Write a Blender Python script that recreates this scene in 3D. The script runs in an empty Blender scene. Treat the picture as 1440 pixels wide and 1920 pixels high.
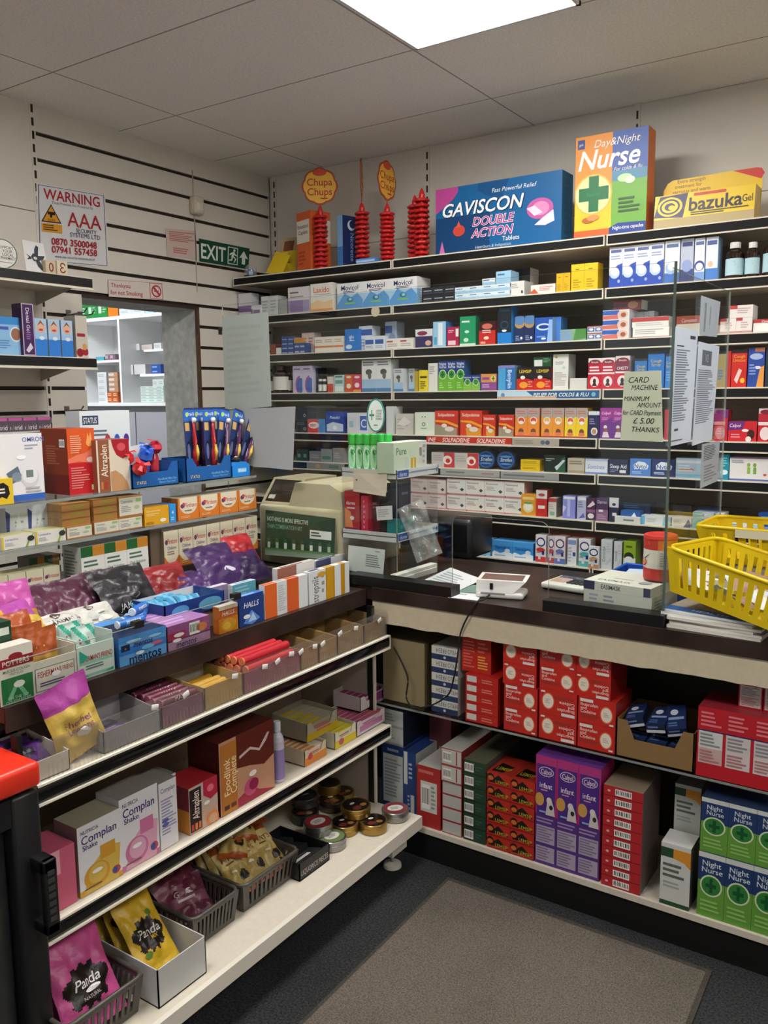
import bpy, bmesh, math, random
import numpy as np
from mathutils import Matrix, Vector

C = bpy.context.scene.collection
S = bpy.context.scene
rnd = random.Random(7)

# ------------------------------------------------------------------ camera
FPX, YAW, PITCH, ROLL, EYE = 1586.54, math.radians(34.032), math.radians(7.794), math.radians(0.528), 1.6
_f = Vector((-math.sin(YAW) * math.cos(PITCH), math.cos(YAW) * math.cos(PITCH), -math.sin(PITCH)))
_r = Vector((math.cos(YAW), math.sin(YAW), 0.0))
_d = _f.cross(_r)
_c, _s = math.cos(ROLL), math.sin(ROLL)
CR, CD, CF = _c * _r + _s * _d, -_s * _r + _c * _d, _f
cam_data = bpy.data.cameras.new('camera')
cam_data.sensor_fit = 'VERTICAL'
cam_data.sensor_height = 36.0
cam_data.lens = FPX * 36.0 / 1920.0
cam_data.clip_start = 0.02
cam = bpy.data.objects.new('camera', cam_data)
C.objects.link(cam)
_m = Matrix.Identity(4)
for i in range(3):
    _m[i][0], _m[i][1], _m[i][2] = CR[i], -CD[i], -CF[i]
_m[2][3] = EYE
cam.matrix_world = _m
S.camera = cam

# ------------------------------------------------------------------ exposure, world
S.view_settings.view_transform = 'Standard'
S.view_settings.look = 'None'
S.view_settings.gamma = 1.0
S.view_settings.use_curve_mapping = False
S.view_settings.exposure = 0.6
PANEL_STRENGTH = 23.0
SIDE_ROOM_STRENGTH = 34.0
world = bpy.data.worlds.new('world')
S.world = world
world.use_nodes = True
world.node_tree.nodes['Background'].inputs[0].default_value = (0.95, 0.97, 1.0, 1)
world.node_tree.nodes['Background'].inputs[1].default_value = 0.5


def U(x, y, ax, val):
    """Point of the place that is seen at photo pixel (x, y) and lies on the plane axis[ax] = val."""
    d = CR * ((x - 720.0) / FPX) + CD * ((y - 960.0) / FPX) + CF
    o = (0.0, 0.0, EYE)
    t = (val - o[ax]) / d[ax]
    return Vector((d[0] * t, d[1] * t, EYE + d[2] * t))


def PX(p):
    p = Vector(p) - Vector((0, 0, EYE))
    z = p.dot(CF)
    return (720 + FPX * p.dot(CR) / z, 960 + FPX * p.dot(CD) / z)


# ------------------------------------------------------------------ materials
def lin(h):
    if not isinstance(h, str):
        return h
    if len(h) == 3:
        h = ''.join(a * 2 for a in h)
    out = []
    for i in (0, 2, 4):
        v = int(h[i:i + 2], 16) / 255.0
        out.append(v / 12.92 if v <= 0.04045 else ((v + 0.055) / 1.055) ** 2.4)
    return (out[0], out[1], out[2], 1.0)


MATS = {}


def _new(name):
    m = bpy.data.materials.new(name)
    m.use_nodes = True
    nt = m.node_tree
    return m, nt, nt.nodes['Principled BSDF']


def printed(name, rough, spec=0.5, metal=0.0, coat=0.0, bump=0.0, bscale=60.0, wear=0.05, wscale=12.0, through=0.0):
    """Material whose colour is the printing on the thing (stored per face) with a little procedural wear."""
    m, nt, b = _new(name)
    at = nt.nodes.new('ShaderNodeAttribute')
    at.attribute_name = 'Col'
    tc = nt.nodes.new('ShaderNodeTexCoord')
    nz = nt.nodes.new('ShaderNodeTexNoise')
    nz.inputs['Scale'].default_value = wscale
    nz.inputs['Detail'].default_value = 4
    nt.links.new(tc.outputs['Object'], nz.inputs['Vector'])
    mr = nt.nodes.new('ShaderNodeMapRange')
    mr.inputs['To Min'].default_value = 1 - wear
    mr.inputs['To Max'].default_value = 1 + wear * 0.4
    nt.links.new(nz.outputs['Fac'], mr.inputs['Value'])
    mx = nt.nodes.new('ShaderNodeMix')
    mx.data_type = 'RGBA'
    mx.blend_type = 'MULTIPLY'
    mx.inputs['Factor'].default_value = 1.0
    nt.links.new(at.outputs['Color'], mx.inputs[6])
    nt.links.new(mr.outputs['Result'], mx.inputs[7])
    nt.links.new(mx.outputs[2], b.inputs['Base Color'])
    b.inputs['Roughness'].default_value = rough
    b.inputs['Specular IOR Level'].default_value = spec
    b.inputs['Metallic'].default_value = metal
    b.inputs['Coat Weight'].default_value = coat
    if bump:
        n2 = nt.nodes.new('ShaderNodeTexNoise')
        n2.inputs['Scale'].default_value = bscale
        n2.inputs['Detail'].default_value = 3
        nt.links.new(tc.outputs['Object'], n2.inputs['Vector'])
        bp = nt.nodes.new('ShaderNodeBump')
        bp.inputs['Strength'].default_value = bump
        bp.inputs['Distance'].default_value = 0.004
        nt.links.new(n2.outputs['Fac'], bp.inputs['Height'])
        nt.links.new(bp.outputs['Normal'], b.inputs['Normal'])
    if through:
        tl = nt.nodes.new('ShaderNodeBsdfTranslucent')
        nt.links.new(mx.outputs[2], tl.inputs[0])
        ms = nt.nodes.new('ShaderNodeMixShader')
        ms.inputs[0].default_value = through
        nt.links.new(b.outputs[0], ms.inputs[1])
        nt.links.new(tl.outputs[0], ms.inputs[2])
        nt.links.new(ms.outputs[0], nt.nodes['Material Output'].inputs[0])
    MATS[name] = m
    return m


printed('thin_paper', 0.8, 0.2, wear=0.04, through=0.5)
printed('card', 0.42, 0.4)
printed('paper', 0.75, 0.25, wear=0.04)
printed('kraft', 0.85, 0.15, wear=0.12, wscale=30)
printed('film', 0.36, 0.4, bump=0.6, bscale=60)
printed('plastic', 0.35, 0.5)
printed('gloss', 0.12, 0.55)
printed('painted', 0.5, 0.35, wear=0.08, wscale=5)
printed('board', 0.6, 0.3, wear=0.07, wscale=4)
printed('metal', 0.28, 0.5, metal=0.9)
printed('rubber', 0.7, 0.3)


def clear(name, tint, rough=0.02, base=0.05, gain=0.75, haze=0.0):
    """Thin clear sheet: mostly lets light straight through, reflects more at grazing angles."""
    m, nt, b = _new(name)
    nt.nodes.remove(b)
    out = nt.nodes['Material Output']
    tr = nt.nodes.new('ShaderNodeBsdfTransparent')
    tr.inputs[0].default_value = tint
    gl = nt.nodes.new('ShaderNodeBsdfGlossy')
    gl.inputs['Roughness'].default_value = rough
    lw = nt.nodes.new('ShaderNodeLayerWeight')
    lw.inputs[0].default_value = 0.5
    pw = nt.nodes.new('ShaderNodeMath')
    pw.operation = 'POWER'
    pw.inputs[1].default_value = 4.0
    nt.links.new(lw.outputs['Facing'], pw.inputs[0])
    ma = nt.nodes.new('ShaderNodeMath')
    ma.operation = 'MULTIPLY_ADD'
    ma.inputs[1].default_value = gain
    ma.inputs[2].default_value = base
    nt.links.new(pw.outputs[0], ma.inputs[0])
    mix = nt.nodes.new('ShaderNodeMixShader')
    nt.links.new(ma.outputs[0], mix.inputs[0])
    nt.links.new(tr.outputs[0], mix.inputs[1])
    nt.links.new(gl.outputs[0], mix.inputs[2])
    last = mix
    if haze:
        df = nt.nodes.new('ShaderNodeBsdfDiffuse')
        df.inputs[0].default_value = (0.75, 0.74, 0.72, 1)
        m2 = nt.nodes.new('ShaderNodeMixShader')
        m2.inputs[0].default_value = haze
        nt.links.new(mix.outputs[0], m2.inputs[1])
        nt.links.new(df.outputs[0], m2.inputs[2])
        last = m2
    nt.links.new(last.outputs[0], out.inputs[0])
    MATS[name] = m


clear('glass', (0.965, 0.985, 0.975, 1), 0.015, 0.03, 0.6)
clear('glass_edge', (0.45, 0.62, 0.56, 1), 0.1, 0.12, 0.5, haze=0.25)
clear('acrylic', (0.95, 0.94, 0.93, 1), 0.05, 0.03, 0.5, haze=0.05)
clear('cellophane', (0.97, 0.97, 0.97, 1), 0.12, 0.1, 0.6, haze=0.16)


def glow(name, col, strength):
    m, nt, b = _new(name)
    b.inputs['Base Color'].default_value = (0.9, 0.9, 0.9, 1)
    b.inputs['Emission Color'].default_value = col
    b.inputs['Emission Strength'].default_value = strength
    MATS[name] = m


glow('lamp', (1.0, 0.975, 0.93, 1), PANEL_STRENGTH)
glow('lamp_cool', (0.93, 0.97, 1.0, 1), SIDE_ROOM_STRENGTH)


def speckled(name, a, b_, scale, rough=0.9, bump=0.0, big=None, bigamt=0.25, lo=0.35, hi=0.65):
    m, nt, b = _new(name)
    tc = nt.nodes.new('ShaderNodeTexCoord')
    nz = nt.nodes.new('ShaderNodeTexNoise')
    nz.inputs['Scale'].default_value = scale
    nz.inputs['Detail'].default_value = 5
    nz.inputs['Roughness'].default_value = 0.5
    nt.links.new(tc.outputs['Object'], nz.inputs['Vector'])
    rp = nt.nodes.new('ShaderNodeValToRGB')
    rp.color_ramp.elements[0].color = lin(a)
    rp.color_ramp.elements[1].color = lin(b_)
    rp.color_ramp.elements[0].position = lo
    rp.color_ramp.elements[1].position = hi
    nt.links.new(nz.outputs['Fac'], rp.inputs[0])
    last = rp.outputs[0]
    if big:
        n2 = nt.nodes.new('ShaderNodeTexNoise')
        n2.inputs['Scale'].default_value = big
        n2.inputs['Detail'].default_value = 3
        nt.links.new(tc.outputs['Object'], n2.inputs['Vector'])
        mr = nt.nodes.new('ShaderNodeMapRange')
        mr.inputs['From Min'].default_value = 0.3
        mr.inputs['From Max'].default_value = 0.5
        mr.inputs['To Min'].default_value = 1 - bigamt
        mr.inputs['To Max'].default_value = 1.0
        nt.links.new(n2.outputs['Fac'], mr.inputs['Value'])
        mx = nt.nodes.new('ShaderNodeMix')
        mx.data_type = 'RGBA'
        mx.blend_type = 'MULTIPLY'
        mx.inputs['Factor'].default_value = 1.0
        nt.links.new(last, mx.inputs[6])
        nt.links.new(mr.outputs['Result'], mx.inputs[7])
        last = mx.outputs[2]
    nt.links.new(last, b.inputs['Base Color'])
    b.inputs['Roughness'].default_value = rough
    b.inputs['Specular IOR Level'].default_value = 0.2
    if bump:
        bp = nt.nodes.new('ShaderNodeBump')
        bp.inputs['Strength'].default_value = bump
        bp.inputs['Distance'].default_value = 0.003
        nt.links.new(nz.outputs['Fac'], bp.inputs['Height'])
        nt.links.new(bp.outputs['Normal'], b.inputs['Normal'])
    MATS[name] = m
    return m


speckled('carpet', '1b1c1e', '3a3a3b', 160, 0.95, 0.6, 2.5, 0.3)
speckled('rug_pile', '4d473f', '6f685f', 230, 0.95, 0.5, 3.0, 0.2)
speckled('rug_hem', '37332e', '4a443e', 200, 0.95, 0.3)
speckled('dark_wood', '2a201d', '3d302b', 9, 0.35)
speckled('brown_board', '4a3a33', '5e4b42', 14, 0.45)
speckled('plaster', 'b9b9b4', 'd2d2cd', 25, 0.8, 0.3, 6, 0.15)
speckled('laminate', 'c8bfb0', 'cdc4b5', 60, 0.5, 0, 3, 0.02)
speckled('fascia_laminate', 'c6b89e', 'ccbfa6', 60, 0.5, 0, 3, 0.03)


def ceiling_material():
    m, nt, b = _new('ceiling_tile')
    tc = nt.nodes.new('ShaderNodeTexCoord')
    mp = nt.nodes.new('ShaderNodeMapping')
    mp.inputs['Location'].default_value = (1.668 + 12.0, -2.08 + 12.0, 0)
    nt.links.new(tc.outputs['Object'], mp.inputs['Vector'])
    br = nt.nodes.new('ShaderNodeTexBrick')
    br.offset = 0.0
    br.squash = 1.0
    br.inputs['Scale'].default_value = 1.0
    br.inputs['Brick Width'].default_value = 1.2
    br.inputs['Row Height'].default_value = 0.6
    br.inputs['Mortar Size'].default_value = 0.004
    br.inputs['Mortar Smooth'].default_value = 0.3
    br.inputs['Color1'].default_value = lin('f3f1ec')
    br.inputs['Color2'].default_value = lin('f1efe9')
    br.inputs['Mortar'].default_value = lin('a5a19a')
    nt.links.new(mp.outputs[0], br.inputs['Vector'])
    nz = nt.nodes.new('ShaderNodeTexNoise')
    nz.inputs['Scale'].default_value = 120
    nz.inputs['Detail'].default_value = 6
    nt.links.new(tc.outputs['Object'], nz.inputs['Vector'])
    mr = nt.nodes.new('ShaderNodeMapRange')
    mr.inputs['From Min'].default_value = 0.35
    mr.inputs['From Max'].default_value = 0.6
    mr.inputs['To Min'].default_value = 0.88
    mr.inputs['To Max'].default_value = 1.0
    nt.links.new(nz.outputs['Fac'], mr.inputs['Value'])
    mx = nt.nodes.new('ShaderNodeMix')
    mx.data_type = 'RGBA'
    mx.blend_type = 'MULTIPLY'
    mx.inputs['Factor'].default_value = 1.0
    nt.links.new(br.outputs['Color'], mx.inputs[6])
    nt.links.new(mr.outputs['Result'], mx.inputs[7])
    nt.links.new(mx.outputs[2], b.inputs['Base Color'])
    b.inputs['Roughness'].default_value = 0.95
    b.inputs['Specular IOR Level'].default_value = 0.1
    MATS['ceiling_tile'] = m


ceiling_material()


# ------------------------------------------------------------------ mesh builder
class MB:
    def __init__(s):
        s.v, s.f, s.c, s.m, s.sm = [], [], [], [], []

    def add(s, vs, fs, col='fff', m='card', smooth=False):
        o = len(s.v)
        s.v += [tuple(p) for p in vs]
        if isinstance(col, list):
            cs = [lin(c) for c in col]
        else:
            cs = [lin(col)] * len(fs)
        for f, c in zip(fs, cs):
            s.f.append([o + i for i in f])
            s.c.append(c)
            s.m.append(m)
            s.sm.append(smooth)
        return s

    def box(s, x0, y0, z0, x1, y1, z1, col='fff', m='card'):
        """col may be one colour or a dict of face letters F(ront -y) K(back) L R T D."""
        vs = [(x0, y0, z0), (x1, y0, z0), (x1, y1, z0), (x0, y1, z0), (x0, y0, z1), (x1, y0, z1), (x1, y1, z1), (x0, y1, z1)]
        fs = [(0, 1, 5, 4), (2, 3, 7, 6), (3, 0, 4, 7), (1, 2, 6, 5), (4, 5, 6, 7), (3, 2, 1, 0)]
        if isinstance(col, dict):
            d = col.get('*', 'fff')
            col = [col.get(k, d) for k in 'FKLRTD']
        return s.add(vs, fs, col, m)

    def rbox(s, x0, y0, z0, x1, y1, z1, r, col='fff', m='card', seg=2):
        bm = bmesh.new()
        bmesh.ops.create_cube(bm, size=1.0)
        for v in bm.verts:
            v.co = Vector(((x0 + x1) / 2 + v.co.x * (x1 - x0), (y0 + y1) / 2 + v.co.y * (y1 - y0), (z0 + z1) / 2 + v.co.z * (z1 - z0)))
        bmesh.ops.bevel(bm, geom=bm.edges[:], offset=r, segments=seg, affect='EDGES', profile=0.5)
        return s.bm(bm, col, m, True)

    def bm(s, bm, col, m, smooth=False):
        bm.verts.index_update()
        s.add([v.co for v in bm.verts], [[v.index for v in f.verts] for f in bm.faces], col, m, smooth)
        bm.free()
        return s

    def prism(s, pts, y0, y1, col, m='card', side=None):
        """Outline in x-z (counter-clockwise seen from -y) given a thickness along y."""
        n = len(pts)
        vs = [(p[0], y0, p[1]) for p in pts] + [(p[0], y1, p[1]) for p in pts]
        fs = [list(range(n)), list(range(2 * n - 1, n - 1, -1))]
        s.add(vs, fs, col, m)
        s.add(vs, [(i, i + n, (i + 1) % n + n, (i + 1) % n) for i in range(n)], side or col, m)
        return s

    def tube(s, pts, r, col='222', m='plastic', n=8, close=False):
        pts = [Vector(p) for p in pts]
        rings = []
        up = Vector((0, 0, 1))
        for i, p in enumerate(pts):
            a = pts[i - 1] if (i > 0 or close) else p
            b = pts[(i + 1) % len(pts)] if (i < len(pts) - 1 or close) else p
            t = (b - a).normalized()
            x = t.cross(up)
            if x.length < 1e-3:
                x = t.cross(Vector((1, 0, 0)))
            x.normalize()
            y = x.cross(t)
            rr = r[i] if isinstance(r, (list, tuple)) else r
            rings.append([p + (x * math.cos(k * 2 * math.pi / n) + y * math.sin(k * 2 * math.pi / n)) * rr for k in range(n)])
        vs = [v for q in rings for v in q]
        fs = []
        L = len(rings)
        for i in range(L if close else L - 1):
            j = (i + 1) % L
            for k in range(n):
                fs.append((i * n + k, i * n + (k + 1) % n, j * n + (k + 1) % n, j * n + k))
        if not close:
            fs.append(tuple(range(n - 1, -1, -1)))
            fs.append(tuple((L - 1) * n + k for k in range(n)))
        return s.add(vs, fs, col, m, True)

    def lathe(s, prof, n=20, m='plastic', c=(0, 0), smooth=True):
        """prof: list of (radius, z, colour of the band up to the next point)."""
        for (r0, z0, col), (r1, z1, _) in zip(prof[:-1], prof[1:]):
            vs, fs = [], []
            for k in range(n):
                a = 2 * math.pi * k / n
                vs.append((c[0] + r0 * math.cos(a), c[1] + r0 * math.sin(a), z0))
                vs.append((c[0] + r1 * math.cos(a), c[1] + r1 * math.sin(a), z1))
            for k in range(n):
                j = (k + 1) % n
                fs.append((2 * k, 2 * j, 2 * j + 1, 2 * k + 1))
            s.add(vs, fs, col, m, smooth)
        return s

    def xf(s, M, start=0):
        s.v[start:] = [tuple(M @ Vector(p)) for p in s.v[start:]]
        return s

    def mesh(s, name):
        me = bpy.data.meshes.new(name)
        me.from_pydata(s.v, [], s.f)
        used = []
        for k in s.m:
            if k not in used:
                used.append(k)
        for k in used:
            me.materials.append(MATS[k])
        ix = {k: i for i, k in enumerate(used)}
        me.polygons.foreach_set('material_index', [ix[k] for k in s.m])
        me.polygons.foreach_set('use_smooth', s.sm)
        at = me.color_attributes.new('Col', 'FLOAT_COLOR', 'CORNER')
        buf = []
        for f, c in zip(s.f, s.c):
            buf.extend(c * len(f))
        at.data.foreach_set('color', buf)
        me.validate()
        me.update()
        return me

    def obj(s, name, parent=None, loc=(0, 0, 0), rz=0.0, rot=None):
        o = bpy.data.objects.new(name, s.mesh(name))
        C.objects.link(o)
        o.location = loc
        o.rotation_euler = rot or (0, 0, rz)
        if parent:
            o.parent = parent
        return o


def tag(o, label, cat, group=None):
    o['label'] = label
    o['category'] = cat
    if group:
        o['group'] = group
    return o


def struct(o):
    o['kind'] = 'structure'
    return o


def thing(name, label, cat, loc=(0, 0, 0), rz=0.0, group=None):
    o = bpy.data.objects.new(name, None)
    C.objects.link(o)
    o.empty_display_size = 0.05
    o.location = loc
    o.rotation_euler = (0, 0, rz)
    return tag(o, label, cat, group)


def copy_tree(o, parent=None):
    c = o.copy()
    C.objects.link(c)
    c.parent = parent
    for ch in list(o.children):
        copy_tree(ch, c)
    return c


# ------------------------------------------------------------------ lettering and printing on faces
_TXT = {}


def glyphs(t, bold=0, ital=False):
    k = (t, bold, ital)
    if k not in _TXT:
        cu = bpy.data.curves.new('lettering', 'FONT')
        cu.body = t
        cu.size = 1.0
        cu.resolution_u = 3
        cu.fill_mode = 'FRONT'
        cu.offset = {0: 0.0, 1: 0.007, 2: 0.017, 3: 0.05}[bold]
        if ital:
            cu.shear = 0.25
        ob = bpy.data.objects.new('lettering', cu)
        C.objects.link(ob)
        dg = bpy.context.evaluated_depsgraph_get()
        me = bpy.data.meshes.new_from_object(ob.evaluated_get(dg))
        vs = [(v.co.x, v.co.y) for v in me.vertices]
        fs = [tuple(p.vertices) for p in me.polygons]
        bpy.data.objects.remove(ob)
        bpy.data.curves.remove(cu)
        bpy.data.meshes.remove(me)
        if vs:
            x0 = min(v[0] for v in vs)
            x1 = max(v[0] for v in vs)
            vs = [((x - x0), y) for x, y in vs]
            w = x1 - x0
        else:
            w = 0.01
        _TXT[k] = (vs, fs, w)
    return _TXT[k]


def R(u0, v0, u1, v1, c): return ('p', [(u0, v0), (u1, v0), (u1, v1), (u0, v1)], c)
def P(pts, c): return ('p', pts, c)
def E(u, v, r, c, ry=None, n=20, a0=0.0, a1=360.0): return ('e', u, v, r, c, ry, n, a0, a1)
def T(s, u, v, h, c, w=0.9, st='', rot=0): return ('t', s, u, v, h, c, w, st, rot)
def L(u0, v0, u1, v1, n, c): return ('l', u0, v0, u1, v1, n, c)
def B(u0, v0, u1, v1): return ('b', u0, v0, u1, v1)


def turned(els):
    """The same printing on a carton that stands upside down."""
    out = []
    for e in els:
        if e[0] == 'p':
            out.append(('p', [(1 - u, 1 - v) for u, v in e[1]], e[2]))
        elif e[0] == 'e':
            out.append(('e', 1 - e[1], 1 - e[2]) + e[3:])
        elif e[0] == 't':
            out.append(('t', e[1], 1 - e[2], 1 - e[3]) + e[4:8] + (2,))
        else:
            out.append((e[0], 1 - e[3], 1 - e[4], 1 - e[1], 1 - e[2]) + e[5:])
    return out


def art(mb, mp, W, H, els, m='card', e=0.00016, k0=1):
    """Prints els on the face whose point at (u, v), lifted by e, is mp(u, v, e); W and H are its real size."""
    k = k0
    for el in els:
        h = e * k
        k += 1
        if el[0] == 'p':
            mb.add([mp(u, v, h) for u, v in el[1]], [tuple(range(len(el[1])))], el[2], m)
        elif el[0] == 'e':
            _, u, v, r, c, ry, n, a0, a1 = el
            ru = r
            rv = ry if ry is not None else r * W / H
            full = a1 - a0 >= 360
            q = [math.radians(a0 + (a1 - a0) * i / (n if full else n - 1)) for i in range(n)]
            mb.add([mp(min(1, max(0, u + ru * math.cos(a))), min(1, max(0, v + rv * math.sin(a))), h) for a in q], [tuple(range(n))], c, m)
        elif el[0] == 't':
            _, s, u, v, hh, c, w, st, rot = el
            vs, fs, gw = glyphs(s, 3 if 'o' in st else 2 if 'B' in st else 1 if 'b' in st else 0, 'i' in st)
            side = rot in (1, -1)
            big = hh * (W if side else H) / 0.72
            sx = big
            lim = w * (H if side else W)
            if gw * sx > lim:
                sx = lim / gw
                if sx < big * 0.55:
                    big = sx / 0.55
            tw = gw * sx
            ox = 0.0 if 'l' in st else (-tw if 'r' in st else -tw / 2)
            oy = -big * 0.36
            if rot == 2:
                pts = [mp(u - (ox + x * sx) / W, v - (oy + y * big) / H, h) for x, y in vs]
            elif not rot:
                pts = [mp(u + (ox + x * sx) / W, v + (oy + y * big) / H, h) for x, y in vs]
            else:
                sg = 1 if rot > 0 else -1
                pts = [mp(u - sg * (oy + y * big) / W, v + sg * (ox + x * sx) / H, h) for x, y in vs]
            mb.add(pts, fs, c, m)
        elif el[0] == 'l':
            _, u0, v0, u1, v1, n, c = el
            rr = random.Random(int(n * 7 + u0 * 100))
            for i in range(n):
                b = v1 - (v1 - v0) * (i + 0.2) / n
                a = b - (v1 - v0) * 0.5 / n
                ue = u0 + (u1 - u0) * (0.55 + 0.45 * rr.random())
                mb.add([mp(u0, a, h), mp(ue, a, h), mp(ue, b, h), mp(u0, b, h)], [(0, 1, 2, 3)], c, m)
        elif el[0] == 'b':
            _, u0, v0, u1, v1 = el
            mb.add([mp(u0, v0, h), mp(u1, v0, h), mp(u1, v1, h), mp(u0, v1, h)], [(0, 1, 2, 3)], 'e4e2dc', m)
            n = 9
            for i in range(n):
                a = u0 + (u1 - u0) * (i + 0.6) / (n + 0.6)
                b = a + (u1 - u0) * (0.4 + 0.2 * (i % 3 == 0)) / (n + 0.6)
                q = v0 + (v1 - v0) * 0.2
                t = v0 + (v1 - v0) * 0.85
                mb.add([mp(a, q, h * 1.3), mp(b, q, h * 1.3), mp(b, t, h * 1.3), mp(a, t, h * 1.3)], [(0, 1, 2, 3)], '1c1c1c', m)


def face(k, w, d, h):
    if k == 'F':
        return (lambda u, v, e: (u * w, -e, v * h)), w, h
    if k == 'R':
        return (lambda u, v, e: (w + e, u * d, v * h)), d, h
    if k == 'L':
        return (lambda u, v, e: (-e, (1 - u) * d, v * h)), d, h
    return (lambda u, v, e: (u * w, v * d, h + e)), w, d


def carton(mb, w, d, h, st, m='card'):
    """A carton standing with its front at y = 0, printed as the style says."""
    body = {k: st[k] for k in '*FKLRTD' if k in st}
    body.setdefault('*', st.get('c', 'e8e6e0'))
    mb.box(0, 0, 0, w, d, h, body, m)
    for k, key in (('F', 'art'), ('R', 'side'), ('L', 'left'), ('T', 'top')):
        if st.get(key):
            mp, W, H = face(k, w, d, h)
            art(mb, mp, W, H, st[key], m)
    return mb


def sheet_obj(name, pts, els, c='f0efe9', t=0.0006, m='paper', parent=None):
    """Sheet of paper or sign from its four corners (bottom left, bottom right, top right, top left), printed."""
    a, b, cc, dd = [Vector(p) for p in pts]
    nrm = (b - a).cross(dd - a).normalized()
    W = ((b - a).length + (cc - dd).length) / 2
    H = ((dd - a).length + (cc - b).length) / 2
    mb = MB()
    vs = [a, b, cc, dd] + [p - nrm * t for p in (a, b, cc, dd)]
    mb.add(vs, [(0, 1, 2, 3), (7, 6, 5, 4), (0, 4, 5, 1), (1, 5, 6, 2), (2, 6, 7, 3), (3, 7, 4, 0)], c, m)

    def mp(u, v, e):
        return (a * (1 - u) + b * u) * (1 - v) + (dd * (1 - u) + cc * u) * v + nrm * e
    art(mb, mp, W, H, els, m, e=0.0003)
    return mb.obj(name, parent)

# ================================================================== THE SETTING
XW, YB, ZC = -3.24, 3.70, 2.80
CREAM, CREAM2, GROOVE, BLACK = 'dad4ca', 'dcd5ca', '2a211c', '0f0f11'

mb = MB()
mb.box(-3.6, -3.2, -0.05, 2.3, 3.8, 0.0, '333', 'carpet')
struct(mb.obj('floor'))
mb = MB()
mb.box(-3.3, -3.3, ZC, 2.35, 3.85, ZC + 0.05, 'ccc', 'ceiling_tile')
struct(mb.obj('ceiling'))

# left wall: solid wall with a doorway to the side room, slatted panels on the shop side
DY0, DY1, DZ = 2.43, 3.115, 2.045
mb = MB()
mb.box(-3.5, -3.2, 0, XW - 0.016, DY0, ZC, 'bcb9b2', 'plaster')
mb.box(-3.5, DY1, 0, XW - 0.016, 3.9, ZC, 'bcb9b2', 'plaster')
mb.box(-3.5, DY0, DZ, XW - 0.016, DY1, ZC, 'bcb9b2', 'plaster')
struct(mb.obj('wall_left'))
gz = [2.69 - 0.1043 * k for k in range(26)]


def slat_panel(name, y0, y1, z0, z1):
    """Panel of horizontal boards with dark grooves between them, in front of the left wall."""
    m = MB()
    m.box(XW - 0.016, y0, z0, XW - 0.012, y1, z1, GROOVE, 'painted')
    zs = [z1 + 0.008] + [g for g in gz if z0 < g < z1] + [z0 - 0.008]
    for a, b in zip(zs[:-1], zs[1:]):
        m.box(XW - 0.012, y0, b + 0.008, XW, y1, a - 0.008, CREAM, 'painted')
    return struct(m.obj(name))


slat_panel('wall_left_slats', 2.25, 3.69, DZ + 0.012, ZC)
slat_panel('wall_left_slats', 2.25, DY0, 0.0, DZ + 0.012)
slat_panel('wall_left_slats', DY1 + 0.012, 3.69, 0.0, DZ + 0.012)
slat_panel('wall_left_slats', 0.2, 2.225, 0.0, 1.72)
mb = MB()
mb.box(XW - 0.016, 0.2, 1.72, XW, 2.225, 2.372, CREAM, 'painted')
mb.box(XW - 0.016, 0.2, 2.376, XW, 2.225, ZC, CREAM, 'painted')
mb.box(XW - 0.016, -3.2, 0, XW, 0.2, ZC, CREAM, 'painted')
struct(mb.obj('wall_left_panel'))
mb = MB()
mb.box(XW - 0.014, DY0, DZ, XW + 0.004, DY1 + 0.014, DZ + 0.012, '3d2c22', 'painted')
mb.box(XW - 0.014, DY1, 0, XW + 0.004, DY1 + 0.014, DZ, '5a3f2c', 'painted')
struct(mb.obj('trim_1'))


def slotted_strip(name, a, n, dirx, z0, z1):
    """Slotted upright set in the wall: a cream channel with a column of dark slots."""
    m = MB()
    if dirx:
        m.box(a - 0.012, n - 0.004, z0, a + 0.012, n + 0.004, z1, CREAM2, 'painted')
    else:
        m.box(n - 0.012, a - 0.0125, z0, n + 0.002, a + 0.0125, z1, CREAM2, 'painted')
    z = z0 + 0.02
    while z + 0.03 < z1:
        if dirx:
            m.box(a - 0.004, n - 0.0055, z, a + 0.004, n - 0.002, z + 0.032, '1d1a18', 'painted')
        else:
            m.box(n, a - 0.005, z, n + 0.003, a + 0.005, z + 0.032, '1d1a18', 'painted')
        z += 0.052
    return struct(m.obj(name))


slotted_strip('trim_2', 2.2375, XW, False, 0.2, ZC)
slotted_strip('trim_3', -3.205, YB - 0.002, True, 2.2, ZC)
slotted_strip('trim_4', -2.223, YB - 0.002, True, 2.2, ZC)
slotted_strip('trim_5', -1.197, YB - 0.002, True, 2.2, ZC)

mb = MB()
mb.box(-3.6, YB + 0.012, 0, 2.3, YB + 0.1, ZC, CREAM, 'painted')
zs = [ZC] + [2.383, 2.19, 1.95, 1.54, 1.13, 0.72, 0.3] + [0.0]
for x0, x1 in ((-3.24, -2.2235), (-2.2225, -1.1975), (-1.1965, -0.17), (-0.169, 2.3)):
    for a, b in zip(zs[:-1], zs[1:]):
        mb.box(x0, YB, b + 0.0015, x1, YB + 0.012, a - 0.0015, CREAM if b > 2 else '857b70', 'painted')  # panels below the top shelf darker: shelf shade partly put into their colour
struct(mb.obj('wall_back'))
mb = MB()
mb.box(2.2, -3.2, 0, 2.3, 3.7, ZC, CREAM, 'painted')
struct(mb.obj('wall_right'))
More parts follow.
